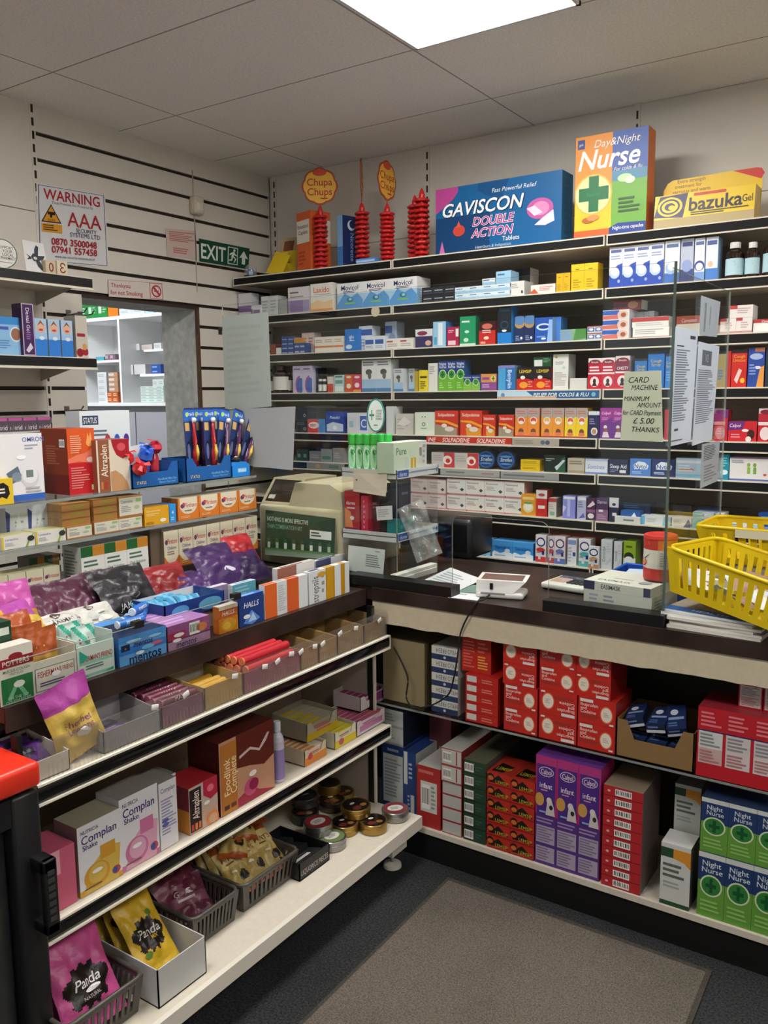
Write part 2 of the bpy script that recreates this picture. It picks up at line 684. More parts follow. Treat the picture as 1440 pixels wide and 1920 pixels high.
# shop front behind the viewer: unseen, with a window added to let in fill daylight
mb = MB()
mb.box(-3.24, -3.3, 0, 2.3, -3.2, 0.5, CREAM, 'painted')
mb.box(-3.24, -3.3, 2.5, 2.3, -3.2, ZC, CREAM, 'painted')
mb.box(-3.24, -3.3, 0.5, -2.9, -3.2, 2.5, CREAM, 'painted')
mb.box(1.9, -3.3, 0.5, 2.3, -3.2, 2.5, CREAM, 'painted')
struct(mb.obj('wall_front'))
mb = MB()
for x in (-2.9, -1.32, .28, 1.86):
    mb.box(x, -3.28, .5, x + .04, -3.22, 2.5, 'e8e8e6', 'painted')
mb.box(-2.9, -3.28, .5, 1.9, -3.22, .54, 'e8e8e6', 'painted')
mb.box(-2.9, -3.28, 2.46, 1.9, -3.22, 2.5, 'e8e8e6', 'painted')
mb.box(-2.86, -3.252, .54, 1.86, -3.248, 2.46, 'fff', 'glass')
struct(mb.obj('added_window_1'))


def ceiling_light(x0, y0, x1, y1, label):
    t = thing('ceiling_light', label, 'light', ((x0 + x1) / 2, (y0 + y1) / 2, ZC))
    w, d = (x1 - x0) / 2, (y1 - y0) / 2
    m = MB()
    for a in ((-w, -d, w, -d + 0.012), (-w, d - 0.012, w, d), (-w, -d, -w + 0.012, d), (w - 0.012, -d, w, d)):
        m.box(a[0], a[1], -0.012, a[2], a[3], 0.0, 'dddddd', 'painted')
    m.obj('frame', t)
    m = MB()
    m.box(-w + 0.012, -d + 0.012, -0.008, w - 0.012, d - 0.012, -0.002, 'fff', 'lamp')
    m.obj('diffuser', t)
    return t


ceiling_light(-1.645, 2.08, -1.05, 2.665, 'square white ceiling light panel, lit, above the gondola and counter')
ceiling_light(-1.645, .28, -1.05, .865, 'added unseen ceiling light panel over the shop floor left of the viewer')  # out of view, added to light the fronts that face the shop
ceiling_light(0.755, 2.08, 1.35, 2.665, 'added unseen ceiling light panel over the right end of the counter')  # unseen panel added to brighten the right side
ceiling_light(0.755, .28, 1.35, .865, 'added unseen ceiling light panel over the shop floor right of the viewer')  # another unseen panel, added as fill from the shop side

# ------------------------------------------------------------------ side room seen through the doorway
mb = MB()
mb.box(-6.6, 1.0, -0.05, -3.5, 4.75, 0.0, '333', 'carpet')
struct(mb.obj('floor_side_room'))
mb = MB()
mb.box(-6.6, 1.0, ZC, -3.5, 4.75, ZC + 0.05, 'e6e6e4', 'painted')
struct(mb.obj('ceiling_side_room'))
mb = MB()
mb.box(-6.6, 4.65, 0, -3.5, 4.75, ZC, 'dededc', 'painted')
struct(mb.obj('wall_side_room_back'))
mb = MB()
mb.box(-6.7, 1.0, 0, -6.6, 4.75, ZC, 'dededc', 'painted')
struct(mb.obj('wall_side_room_left'))
mb = MB()
mb.box(-6.6, 0.9, 0, -3.5, 1.0, ZC, 'dededc', 'painted')
struct(mb.obj('wall_side_room_front'))
t = thing('ceiling_light', 'bright ceiling light panel in the side room beyond the doorway', 'light', (-5.2, 3.0, ZC))
mb = MB()
for a in ((-.3, -.3, .3, -.288), (-.3, .288, .3, .3), (-.3, -.3, -.288, .3), (.288, -.3, .3, .3)):
    mb.box(a[0], a[1], -0.012, a[2], a[3], 0.0, 'ddd', 'painted')
mb.obj('frame', t)
mb = MB()
mb.box(-.288, -.288, -.008, .288, .288, -.002, 'fff', 'lamp_cool')
mb.obj('diffuser', t)

# white pigeon-hole shelving in the side room
SY = 4.2
t = thing('white_shelf_unit', 'white pigeon-hole shelf unit in the side room beyond the doorway', 'shelf unit', (-5.15, SY, 0))
W = 'f2f2f2'
for x0, z0, x1, z1, nm in ((-.62, 2.18, .75, 2.205, 'top_board'), (-.62, 1.545, .75, 1.57, 'bottom_board')):
    MB().box(x0, 0, z0, x1, .4, z1, W, 'board').obj(nm, t)
for x in (-.62, -.055, .73):
    MB().box(x, 0.002, 1.57, x + .02, .4, 2.18, W, 'board').obj('upright_board', t)
MB().box(-.6, 0.004, 1.87, -.055, .4, 1.888, W, 'board').obj('shelf', t)
MB().box(0.10, 0.06, 1.76, .73, .4, 1.778, W, 'board').obj('shelf', t)
MB().box(0.06, 0.14, 1.945, .73, .4, 1.96, W, 'board').obj('shelf', t)
MB().box(-.62, .4, 1.545, .75, .41, 2.205, 'e6e6e4', 'board').obj('back_board', t)
t2 = thing('base_cupboard', 'grey cupboard under the white shelf unit in the side room', 'cupboard', (-5.15, SY, 0))
MB().box(-.62, .05, 0, .75, .45, 1.543, 'a3a2a8', 'board').obj('body', t2)
for x in (-.6, .07):
    MB().box(x, .03, .1, x + .66, .05, 1.5, 'a8a7ad', 'board').obj('door', t2)

# ================================================================== MEDICINE SHELVES ON THE BACK WALL
LV = {1: (2.222, 3.36), 2: (2.017, 3.36), 3: (1.818, 3.36), 4: (1.620, 3.36), 5: (1.421, 3.33), 6: (1.276, 3.325), 7: (1.086, 3.31), 8: (0.893, 3.29)}
LVN = {1: 'top', 2: 'second', 3: 'third', 4: 'fourth', 5: 'fifth', 6: 'sixth', 7: 'seventh', 8: 'lowest'}
BAYS = ((-3.215, -2.217, 'left bay'), (-2.209, -1.205, 'middle bay'), (-1.197, -0.19, 'right bay'))


def wall_shelf(x0, x1, z, yf, label):
    t = thing('wall_shelf', label, 'shelf', ((x0 + x1) / 2, YB, z), 0, 'shelves behind the counter')
    w = (x1 - x0) / 2
    d = yf - YB
    MB().box(-w, d + 0.012, -0.03, w, -0.002, 0, CREAM2, 'laminate').obj('shelf_board', t)
    m = MB()
    m.box(-w, d + 0.002, -0.040, w, d + 0.012, 0.001, CREAM2, 'board')
    m.box(-w + .004, d, -0.035, w - .004, d + 0.002, -0.004, BLACK, 'rubber')
    m.box(-w, d - 0.002, -0.041, w, d + 0.002, -0.036, 'ded5c4', 'board')
    m.box(-w, d - 0.002, -0.004, w, d + 0.002, 0.001, 'ded5c4', 'board')
    m.box(-w, d - 0.001, -0.037, -w + .005, d + .002, 0, 'ded5c4', 'board')
    m.box(w - .005, d - 0.001, -0.037, w, d + .002, 0, 'ded5c4', 'board')
    m.obj('price_rail', t)
    return t


for k, (z, yf) in LV.items():
    for x0, x1, bn in BAYS:
        wall_shelf(x0, x1, z, yf, 'cream wall shelf with black price rail, %s level, %s' % (LVN[k], bn))
t = thing('base_cabinet', 'brown panelled base cabinet under the lowest medicine shelf', 'cabinet', (-1.7, YB, 0))
MB().box(-1.5, -0.37, 0.0, 1.52, -0.002, 0.845, '55463d', 'brown_board').obj('front_panel', t)

# ================================================================== COUNTER
t = counter = thing('service_counter', 'pharmacy service counter with dark brown worktop and cream fascia', 'counter', (-0.5, 2.35, 0))
MB().add([(-1.13, -.018, .905), (1.1, -.018, .905), (1.1, .6, .905), (-2.1, .6, .905), (-2.1, -.005, .905), (-1.13, -.005, .905),
          (-1.13, -.018, .95), (1.1, -.018, .95), (1.1, .6, .95), (-2.1, .6, .95), (-2.1, -.005, .95), (-1.13, -.005, .95)],
         [(5, 4, 3, 2, 1, 0), (6, 7, 8, 9, 10, 11), (0, 1, 7, 6), (1, 2, 8, 7), (2, 3, 9, 8), (3, 4, 10, 9), (4, 5, 11, 10), (5, 0, 6, 11)],
         '3a2b25', 'dark_wood').obj('worktop', t)
mb = MB()
fx = [(-1.13 + i * 2.23 / 60) for i in range(61)]
rr = random.Random(3)
pts = [(-1.13, .905)] + [(x, .828 + rr.uniform(-.0025, .0025)) for x in fx] + [(1.1, .905)]
mb.prism(pts, -0.012, 0.006, 'b8a78d', 'fascia_laminate')
mb.obj('fascia', t)
MB().box(-1.13, .004, .098, 1.1, .40, .117, 'cfc4b2', 'laminate').obj('base_shelf', t)
MB().box(-1.13, .008, .527, 1.1, .40, .535, 'c8d4d0', 'glass').box(-1.13, .0075, .5275, 1.1, .008, .5345, '9bb', 'glass_edge').obj('glass_shelf', t)
MB().box(-1.13, .012, 0, 1.1, .03, .098, '0c0b0b', 'rubber').obj('kick_plate', t)
MB().box(-1.6, .46, 0, 1.1, .48, .905, '2b2624', 'painted').obj('back_panel', t)
MB().box(1.1, -.01, 0, 1.12, .6, .905, 'b5a48a', 'fascia_laminate').obj('end_panel', t)

# glass screen standing in black channels on the counter
t = thing('counter_screen', 'clear glass screen with a service opening on the counter', 'glass screen', (-1.5, 2.37, .95))
X0, X1, Z0, Z1 = -0.83, 0.845, 0.012, 1.0
hx0, hx1, hz, hr = 0.165, 0.5, 0.268, 0.03
pts = [(X0, Z0), (hx0, Z0), (hx0, hz - hr)]
for i in range(1, 7):
    a = math.pi - i * math.pi / 12
    pts.append((hx0 + hr + hr * math.cos(a), hz - hr + hr * math.sin(a)))
for i in range(0, 6):
    a = math.pi / 2 - i * math.pi / 12
    pts.append((hx1 - hr + hr * math.cos(a), hz - hr + hr * math.sin(a)))
pts += [(hx1, hz - hr), (hx1, Z0), (X1, Z0), (X1, Z1), (X0, Z1 - .005)]
mb = MB()
bm = bmesh.new()
vv = [bm.verts.new((x, 0, z)) for x, z in pts]
f = bm.faces.new(vv)
r = bmesh.ops.extrude_face_region(bm, geom=[f])
for v in r['geom']:
    if isinstance(v, bmesh.types.BMVert):
        v.co.y += 0.006
bmesh.ops.recalc_face_normals(bm, faces=bm.faces[:])
bm.verts.index_update()
for ff in bm.faces:
    pass
vs = [v.co.copy() for v in bm.verts]
big = [[v.index for v in ff.verts] for ff in bm.faces if abs(ff.normal.y) > .5]
thin = [[v.index for v in ff.verts] for ff in bm.faces if abs(ff.normal.y) <= .5]
bm.free()
mb.add(vs, big, 'fff', 'glass')
mb.add(vs, thin, 'fff', 'glass_edge')
mb.obj('front_pane', t)
mb = MB()
mb.add([(.837, .006, .0), (.843, .006, .0), (.843, .69, .0), (.837, .69, .0), (.837, .006, .985), (.843, .006, .985), (.843, .69, .985), (.837, .69, .985)],
       [(3, 0, 4, 7), (1, 2, 6, 5)], 'fff', 'glass')
mb.add([(.837, .69, .0), (.843, .69, .0), (.843, .69, .985), (.837, .69, .985), (.837, .006, .985), (.843, .006, .985)], [(0, 1, 2, 3), (4, 5, 2, 3)], 'fff', 'glass_edge')
mb.obj('return_pane', t)
MB().box(-.235, -.03, 0, .178, .03, .034, '0d0d0e', 'plastic').obj('channel_bar', t)
MB().box(.496, -.03, 0, .858, .03, .034, '0d0d0e', 'plastic').obj('channel_bar', t)
MB().box(.8445, -.001, .03, .8505, .006, 1.0, '55645e', 'gloss').obj('edge_strip', t)

# ================================================================== GONDOLA ON THE LEFT
GY0, GY1 = 0.99, 2.335
t = gondola = thing('display_gondola', 'cream tiered shop gondola with black shelf rails along the left', 'shelf unit', (-1.8, 1.6, 0))
gx, gy = 1.8, -1.6


def gbox(m, x0, y0, z0, x1, y1, z1, c, mat='board'):
    return m.box(x0 + gx, y0 + gy, z0, x1 + gx, y1 + gy, z1, c, mat)


m = MB()
gbox(m, -1.95, GY0, .135, -1.445, GY1, .17, 'd3c9b9', 'laminate')
gbox(m, -1.445, GY0, .128, -1.43, GY1, .171, 'd8d2c6')
m.obj('base_shelf', gondola)
for zt in (.79, .47):
    m = MB()
    gbox(m, -1.95, GY0, zt - .028, -1.572, GY1, zt - .001, 'd3c9b9', 'laminate')
    o = m.obj('shelf', gondola)
    m = MB()
    gbox(m, -1.572, GY0, zt - .045, -1.562, GY1, zt, 'ded6c6')
    gbox(m, -1.563, GY0, zt - .004, -1.556, GY1, zt + .001, 'e6dfd0')
    gbox(m, -1.563, GY0, zt - .047, -1.556, GY1, zt - .042, 'e6dfd0')
    n = 8
    for i in range(n):
        a0, a1 = -1.2 + 2.4 * i / n, -1.2 + 2.4 * (i + 1) / n
        q = [(-1.562 + .006 * math.cos(a) - .002, zt - .023 + .0185 * math.sin(a) / math.sin(1.2)) for a in (a0, a1)]
        m.add([(q[0][0] + gx, GY0 + gy, q[0][1]), (q[0][0] + gx, GY1 + gy, q[0][1]), (q[1][0] + gx, GY1 + gy, q[1][1]), (q[1][0] + gx, GY0 + gy, q[1][1])], [(0, 1, 2, 3)], '0f0f11', 'gloss', True)
    gbox(m, -1.572, GY1, zt - .047, -1.556, GY1 + .003, zt, 'd8d0c0')
    gbox(m, -1.569, GY1 + .003, zt - .042, -1.557, GY1 + .004, zt - .004, '0f0f11', 'plastic')
    m.obj('price_rail', o)
m = MB()
gbox(m, -1.96, GY0, .0, -1.95, GY1 + .01, .885, 'a89c8c', 'painted')
m.obj('back_panel', gondola)
m = MB()
gbox(m, -1.95, GY1 - .008, .171, -1.645, GY1, .74, 'a2968a', 'painted')
m.obj('end_panel', gondola)
for y0 in (GY1 - .012, GY0):
    m = MB()
    gbox(m, -1.645, y0, .171, -1.622, y0 + .012, .885, '121213', 'painted')
    gbox(m, -1.622, y0, .171, -1.616, y0 + .012, .74, 'cfc8ba', 'painted')
    m.obj('upright', gondola)
m = MB()
gbox(m, -2.55, GY0, .905, -1.66, GY1, .94, '33261f', 'dark_wood')
m.obj('tier_top', gondola)
m = MB()
gbox(m, -1.662, GY0, .885, -1.656, GY1, .941, '3a2c25', 'dark_wood')
m.obj('tier_riser', gondola)
m = MB()
gbox(m, -2.5, GY0 + .02, 0, -1.97, GY1 - .02, .905, '6b5f55', 'painted')
m.obj('carcass', gondola)
for y in (2.215, 1.1):
    m = MB()
    gbox(m, -1.60, y, .06, -1.475, y + .09, .128, 'c9c5bc')
    m.obj('leg_bracket', gondola)
    m = MB()
    m.lathe([(.0, .06, '888'), (.006, .06, '888'), (.006, .018, 'c8c4b8'), (.03, .012, 'c8c4b8'), (.032, 0.001, 'c8c4b8'), (0, .001, 'c8c4b8')], 16, 'painted', (-1.505 + gx, y + .045 + gy))
    m.obj('foot', gondola)
# clear panes along the front of the tier
for a, b in ((1.0, 1.352), (1.356, 1.70)):
    m = MB()
    gbox(m, -1.655, a, .945, -1.652, b, 1.04, 'fff', 'glass')
    gbox(m, -1.655, a, 1.04, -1.652, b, 1.0415, 'fff', 'glass_edge')
    m.obj('front_pane', gondola)
for y in (1.354, 1.702):
    m = MB()
    gbox(m, -1.80, y - .0015, .941, -1.656, y + .0015, 1.06, 'fff', 'glass')
    gbox(m, -1.668, y - .014, 1.035, -1.65, y + .014, 1.052, '1a1a1a', 'plastic')
    m.obj('divider_pane', gondola)

# ribbed clear lip along the front of the sweet shelf
t = thing('sweet_shelf_lip', 'clear ribbed acrylic lip along the front of the sweet shelf', 'shelf lip', (-1.565, 1.6, .7905))
m = MB()
m.box(-.0015, 1.0 - 1.6, .001, .0015, 2.325 - 1.6, .088, 'fff', 'acrylic')
m.box(-.06, 2.322 - 1.6, .001, .0015, 2.325 - 1.6, .088, 'fff', 'acrylic')
y = 1.02
while y < 2.31:
    m.box(.0015, y - 1.6, .002, .0030, y - 1.6 + .004, .035, 'fff', 'acrylic')
    y += .011
m.obj('lip_panel', t)

# glass display case on the tier
t = case = thing('glass_display_case', 'two level glass shelf case at the back of the gondola', 'display case', (-2.3, 1.6, .94))
MB().box(-.15, -.65, .001, .135, .72, .09, '2c221d', 'dark_wood').obj('plinth', t)
for z in (.238, .365):
    MB().box(-.16, -.68, z, .15, .735, z + .008, 'fff', 'glass').box(.15, -.68, z, .1515, .735, z + .008, '133', 'glass_edge').obj('glass_shelf', t)
for y in (.728, -.1):
    MB().box(-.15, y, .09, .148, y + .005, .238, 'fff', 'glass').box(-.15, y, .246, .148, y + .005, .365, 'fff', 'glass').obj('glass_upright', t)

# ================================================================== LEFT WALL SHELVES
for z, nm, y0 in ((2.075, 'upper', .9), (1.762, 'middle', .9), (1.478, 'lower', .9)):
    xf = -2.9 if nm != 'lower' else -2.95
    y1 = 2.232 if nm != 'lower' else 2.15
    t = thing('wall_shelf', 'cream shelf with black price rail on the left wall, the %s one' % nm, 'shelf', (XW, 1.6, z), 0, 'shelves on the left wall')
    MB().box(.002, y0 - 1.6, -.028, xf - XW - .012, y1 - 1.6, 0, CREAM2, 'laminate').obj('shelf_board', t)
    m = MB()
    m.box(xf - XW - .012, y0 - 1.6, -.045, xf - XW - .002, y1 - 1.6, .001, CREAM2, 'board')
    m.box(xf - XW - .002, y0 - 1.6, -.036, xf - XW, y1 - 1.602, -.002, BLACK, 'plastic')
    m.box(xf - XW - .003, y0 - 1.6, -.046, xf - XW + .002, y1 - 1.6, -.038, 'ded5c4', 'board')
    m.obj('price_rail', t)
    for yy in (2.2, 1.25):
        m = MB()
        m.add([(.002, yy - 1.6, -.03), (.26, yy - 1.6, -.03), (.002, yy - 1.6, -.085), (.002, yy - 1.596, -.03), (.26, yy - 1.596, -.03), (.002, yy - 1.596, -.085)],
              [(0, 2, 1), (3, 4, 5), (0, 1, 4, 3), (1, 2, 5, 4), (2, 0, 3, 5)], 'a59c8f', 'painted')
        m.obj('bracket', t)

# ================================================================== RUG
mb = MB()
a, b, c_, d_ = U(840, 1648, 2, .0), U(1335, 1824, 2, .0), Vector((-.437, 1.0, 0)), Vector((-1.29, 1.0, 0))
q = [d_, c_, b, a]
rug = thing('door_mat', 'grey brown ribbed mat on the dark carpet before the counter', 'mat', ((a.x + b.x) / 2, 1.65, 0))
o0 = Vector(rug.location)
ins = lambda p, c, k: p + (c - p) * k
ce = sum(q, Vector()) / 4
vs = [p - o0 + Vector((0, 0, .001)) for p in q] + [p - o0 + Vector((0, 0, .007)) for p in q] + [ins(p, ce, .03) - o0 + Vector((0, 0, .008)) for p in q]
MB().add(vs, [(0, 1, 5, 4), (1, 2, 6, 5), (2, 3, 7, 6), (3, 0, 4, 7), (4, 5, 9, 8), (5, 6, 10, 9), (6, 7, 11, 10), (7, 4, 8, 11)], '444', 'rug_hem').obj('hem', rug)
MB().add([v + Vector((0, 0, .0015)) for v in vs[8:12]], [(0, 1, 2, 3)], '777', 'rug_pile').obj('pile', rug)

# ================================================================== DRINKS FRIDGE
t = thing('drinks_fridge', 'black drinks fridge with red top and glass door, left foreground', 'fridge', (-1.83, .7, 0))
FX, FY = .29, .283
m = MB()
m.rbox(-.25, -.28, .0, FX - .04, FY, .80, .012, '141416', 'plastic')
m.obj('body', t)
m = MB()
m.rbox(-.255, -.285, .80, FX + .005, FY + .005, .855, .012, 'd8301c', 'plastic', 3)
m.rbox(-.20, -.24, .852, FX - .06, FY - .05, .862, .004, 'e03a22', 'plastic')
m.obj('top', t)
dr = None
m = MB()
for a in ((-.275, FY - .07, .06, .79), (-.275, -.22, .06, .79)):
    pass
m.rbox(FX - .04, FY - .065, .05, FX, FY, .795, .008, '17171a', 'plastic')
m.rbox(FX - .04, -.28, .05, FX, -.22, .795, .008, '17171a', 'plastic')
m.box(FX - .038, -.22, .05, FX - .002, FY - .065, .11, '17171a', 'plastic')
m.box(FX - .038, -.22, .735, FX - .002, FY - .065, .795, '17171a', 'plastic')
dr = m.obj('door', t)
m = MB()
m.box(FX - .03, -.22, .11, FX - .024, FY - .065, .735, 'fff', 'glass')
m.box(FX - .0395, -.22, .11, FX - .037, FY - .065, .735, '25282b', 'gloss')
m.obj('glass_pane', dr)
m = MB()
hz0, hz1, hy = .49, .655, FY - .012
m.rbox(FX - .002, hy - .02, hz1 - .03, FX + .045, hy + .012, hz1, .004, '121213', 'plastic')
m.rbox(FX - .002, hy - .02, hz0, FX + .045, hy + .012, hz0 + .025, .004, '121213', 'plastic')
m.rbox(FX + .028, hy - .02, hz0, FX + .045, hy + .012, hz1, .004, '161617', 'plastic')
for i in range(7):
    z = hz0 + .03 + i * .017
    m.box(FX + .0448, hy - .012, z, FX + .0462, hy + .004, z + .01, '3a3a3a', 'plastic')
m.obj('handle', dr)

# ================================================================== GOODS: HELPERS
ORD = ['first', 'second', 'third', 'fourth', 'fifth', 'sixth', 'seventh', 'eighth', 'ninth', 'tenth', 'eleventh', 'twelfth', 'thirteenth', 'fourteenth']
REG = []


class Shelf:
    """A surface goods stand on: ax/val is the plane of the goods' fronts (1: faces the shop, 0: faces the aisle)."""
    def __init__(s, ax, val, z, where):
        s.ax, s.val, s.z, s.where, s.put = ax, val, z, where, []

    def span(s, x0, x1, y, off):
        v = s.val + (off if s.ax == 1 else -off)
        i = 0 if s.ax == 1 else 1
        return U(x0, y, s.ax, v)[i], U(x1, y, s.ax, v)[i]

    def height(s, x, y, off):
        v = s.val + (off if s.ax == 1 else -off)
        return U(x, y, s.ax, v)[2]

    def loc(s, a, off, z):
        return (a, s.val + off, z) if s.ax == 1 else (s.val - off, a, z)

    def base(s, a0, a1, off, z):
        """Top of what is already there near height z under the span, else the shelf itself."""
        best = s.z
        for b0, b1, o, zt in s.put:
            if min(a1, b1) - max(a0, b0) > .35 * min(a1 - a0, b1 - b0) and abs(o - off) < .09 and abs(zt - z) < .05 and zt - z < abs(best - z) + 1e-6:
                if abs(zt - z) <= abs(best - z):
                    best = zt
        return best


def reg(o, desc, sh, cat, name_where=None):
    o['category'] = cat
    REG.append((o, desc, name_where or sh.where))
    return o


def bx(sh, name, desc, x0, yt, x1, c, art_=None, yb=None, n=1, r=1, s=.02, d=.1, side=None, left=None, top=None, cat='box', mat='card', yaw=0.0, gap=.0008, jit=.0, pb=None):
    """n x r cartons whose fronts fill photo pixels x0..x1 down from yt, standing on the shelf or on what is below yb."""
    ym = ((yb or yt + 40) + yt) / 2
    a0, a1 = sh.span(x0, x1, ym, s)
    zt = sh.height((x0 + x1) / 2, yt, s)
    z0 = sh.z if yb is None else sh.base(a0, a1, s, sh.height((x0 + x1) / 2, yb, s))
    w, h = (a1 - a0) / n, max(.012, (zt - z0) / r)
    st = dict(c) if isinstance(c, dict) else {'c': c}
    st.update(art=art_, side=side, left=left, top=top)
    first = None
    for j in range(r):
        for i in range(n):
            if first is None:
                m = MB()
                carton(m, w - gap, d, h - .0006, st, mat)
                o = first = m.obj(name)
            else:
                o = first.copy()
                C.objects.link(o)
            q = rnd.uniform(-jit, jit)
            o.location = sh.loc(a0 + i * w + gap / 2, s + abs(q) * .3, z0 + j * h + .0004)
            o.rotation_euler = (0, 0, (0 if sh.ax == 1 else math.pi / 2) + yaw + q)
            reg(o, desc, sh, cat)
    sh.put.append((a0, a1, s, z0 + h * r))
    return first


def flat(title, tc, band=None, bc='c33', lines='9aa0a8', th=.2, st='b'):
    """Printing of a plain medicine pack: a title, small print and a coloured band."""
    q = []
    if band:
        q.append(R(0, band[0], 1, band[1], bc))
    if title:
        q.append(T(title, .5, .72, th, tc, .86, st))
    q.append(L(.1, .3, .8, .55, 3, lines))
    return q


def pouch(name, w, h, t, zone, els=(), seed=1, nx=18, ny=22, mat='film', crumple=.2, seal=.06, top_seal=None, fs=1.0, back=None):
    """Filled foil bag: w wide, h tall, t thick; front at -y, standing on z = 0; zone(u, v) gives the printing colour."""
    rr = random.Random(seed)
    ph = [rr.uniform(0, 6.28) for _ in range(8)]
    ts = top_seal if top_seal is not None else seal

    def prof(u, v):
        a = max(0.0, 1 - abs(2 * u - 1) ** 2.6)
        vv = (v - seal) / max(1e-6, 1 - seal - ts)
        b = 0.0 if vv <= 0 or vv >= 1 else (1 - abs(2 * vv - 1) ** 2.8) * (1.12 - .35 * vv)
        return (a ** .7) * b

    def wob(u, v):
        return (math.sin(9 * u + 5 * v + ph[0]) + math.sin(14 * v - 7 * u + ph[1]) + .7 * math.sin(23 * u + 11 * v + ph[2]) + .6 * math.sin(31 * v + 4 * u + ph[3])) * crumple * t * .28 + crumple * t * (.75 * abs(math.sin(5.5 * u + 7 * v + ph[5])) + .55 * abs(math.sin(9 * u - 6 * v + ph[6])) - .8)

    def xz(u, v):
        pin = 1 - .07 * math.sin(math.pi * v) ** 2
        return ((u - .5) * w * pin, v * h + .006 * h * math.sin(7 * u + ph[4]) * (v > .9))

    def front(u, v, e):
        p = prof(u, v)
        x, z = xz(u, v)
        return (x, -t * .5 * p - wob(u, v) * (.35 + p) - e, z)

    def rear(u, v):
        p = prof(u, v)
        x, z = xz(u, v)
        return (x, t * .5 * p + .0008 - wob(u, v) * .35, z)
    m = MB()
    g = [[front(i / nx, j / ny, 0) for i in range(nx + 1)] for j in range(ny + 1)]
    b = [[rear(i / nx, j / ny) for i in range(nx + 1)] for j in range(ny + 1)]
    vs = [p for row in g for p in row]
    fs_, cs = [], []
    N = nx + 1
    for j in range(ny):
        for i in range(nx):
            fs_.append((j * N + i, j * N + i + 1, (j + 1) * N + i + 1, (j + 1) * N + i))
            cs.append(zone((i + .5) / nx, (j + .5) / ny))
    m.add(vs, fs_, cs, mat, True)
    m.add([p for row in b for p in row], [tuple(reversed(f)) for f in fs_], [back] * len(cs) if back else cs, mat, True)
    if els:
        art(m, front, w, h, els, mat, e=.0007)
    return m


def lay(m, name, p, rx=0.0, rz=0.0, ry=0.0, parent=None):
    return m.obj(name, parent, p, rot=(rx, ry, rz))


def sweet_tray(w, d, h, c, cut=0.0, wall=.0018, els=None, side=None, mat='kraft', back=None, inner=None):
    """Open-topped carton tray, front at y = 0; cut lowers the middle of the front wall; back may stand higher."""
    m = MB()
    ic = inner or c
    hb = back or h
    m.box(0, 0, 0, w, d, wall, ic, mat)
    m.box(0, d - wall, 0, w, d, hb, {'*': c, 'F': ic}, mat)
    for x in (0, w - wall):
        m.add([(x, 0, 0), (x + wall, 0, 0), (x + wall, d, 0), (x, d, 0), (x, 0, h), (x + wall, 0, h), (x + wall, d, hb), (x, d, hb)],
              [(0, 1, 5, 4), (2, 3, 7, 6), (3, 0, 4, 7), (1, 2, 6, 5), (4, 5, 6, 7)], c, mat)
    if cut:
        pts = [(0, 0), (w, 0), (w, h), (w * .86, h), (w * .76, h - cut), (w * .24, h - cut), (w * .14, h), (0, h)]
        m.prism(pts, 0, wall, c, mat)
    else:
        m.box(0, 0, 0, w, wall, h, {'*': c, 'K': ic}, mat)
    if els:
        mp, W, H = face('F', w, d, h)
        art(m, mp, W, H, els, mat)
    return m


def basket(w, d, h, c, r=.02, slots=14, dslots=9, taper=.9, bar=.55):
    """Plastic basket with slotted sides: rim, base and upright bars; centred, opening up. Returns (body, rim) builders."""
    m = MB()

    def side(k, n, f):
        a0, a1 = k / n, (k + 1) / n
        return a0, a1

    def quad(p0, p1, q0, q1, th=.0022):
        n = (Vector(p1) - Vector(p0)).cross(Vector(q0) - Vector(p0)).normalized() * th
        vs = [Vector(p) for p in (p0, p1, q1, q0)]
        vs = vs + [v - n for v in vs]
        m.add(vs, [(0, 1, 2, 3), (7, 6, 5, 4), (0, 4, 5, 1), (1, 5, 6, 2), (2, 6, 7, 3), (3, 7, 4, 0)], c, 'plastic')
    corners = [(-w / 2, -d / 2), (w / 2, -d / 2), (w / 2, d / 2), (-w / 2, d / 2)]
    for i in range(4):
        a, b = corners[i], corners[(i + 1) % 4]
        n = slots if i % 2 == 0 else dslots

        def at(s, z):
            k = taper + (1 - taper) * z / h
            return ((a[0] + (b[0] - a[0]) * s) * k, (a[1] + (b[1] - a[1]) * s) * k, z)
        quad(at(0, 0), at(1, 0), at(0, h * .16), at(1, h * .16))
        quad(at(0, h * .84), at(1, h * .84), at(0, h), at(1, h))
        for j in range(n + 1):
            s0, s1 = (j - .5 * bar) / n, (j + .5 * bar) / n
            if j == 0:
                s0, s1 = 0, .8 / n
            if j == n:
                s0, s1 = 1 - .8 / n, 1
            quad(at(s0, h * .16), at(s1, h * .16), at(s0, h * .84), at(s1, h * .84))
    m.box(-w / 2 * taper, -d / 2 * taper, 0, w / 2 * taper, d / 2 * taper, .003, c, 'plastic')
    q = MB()
    pts = []
    for cx, cy, a0 in ((w / 2 - r, d / 2 - r, 0), (-w / 2 + r, d / 2 - r, 90), (-w / 2 + r, -d / 2 + r, 180), (w / 2 - r, -d / 2 + r, 270)):
        for i in range(5):
            a = math.radians(a0 + i * 22.5)
            pts.append((cx + r * math.cos(a), cy + r * math.sin(a), h))
    q.tube(pts, .0055, c, 'plastic', 8, True)
    return m, q


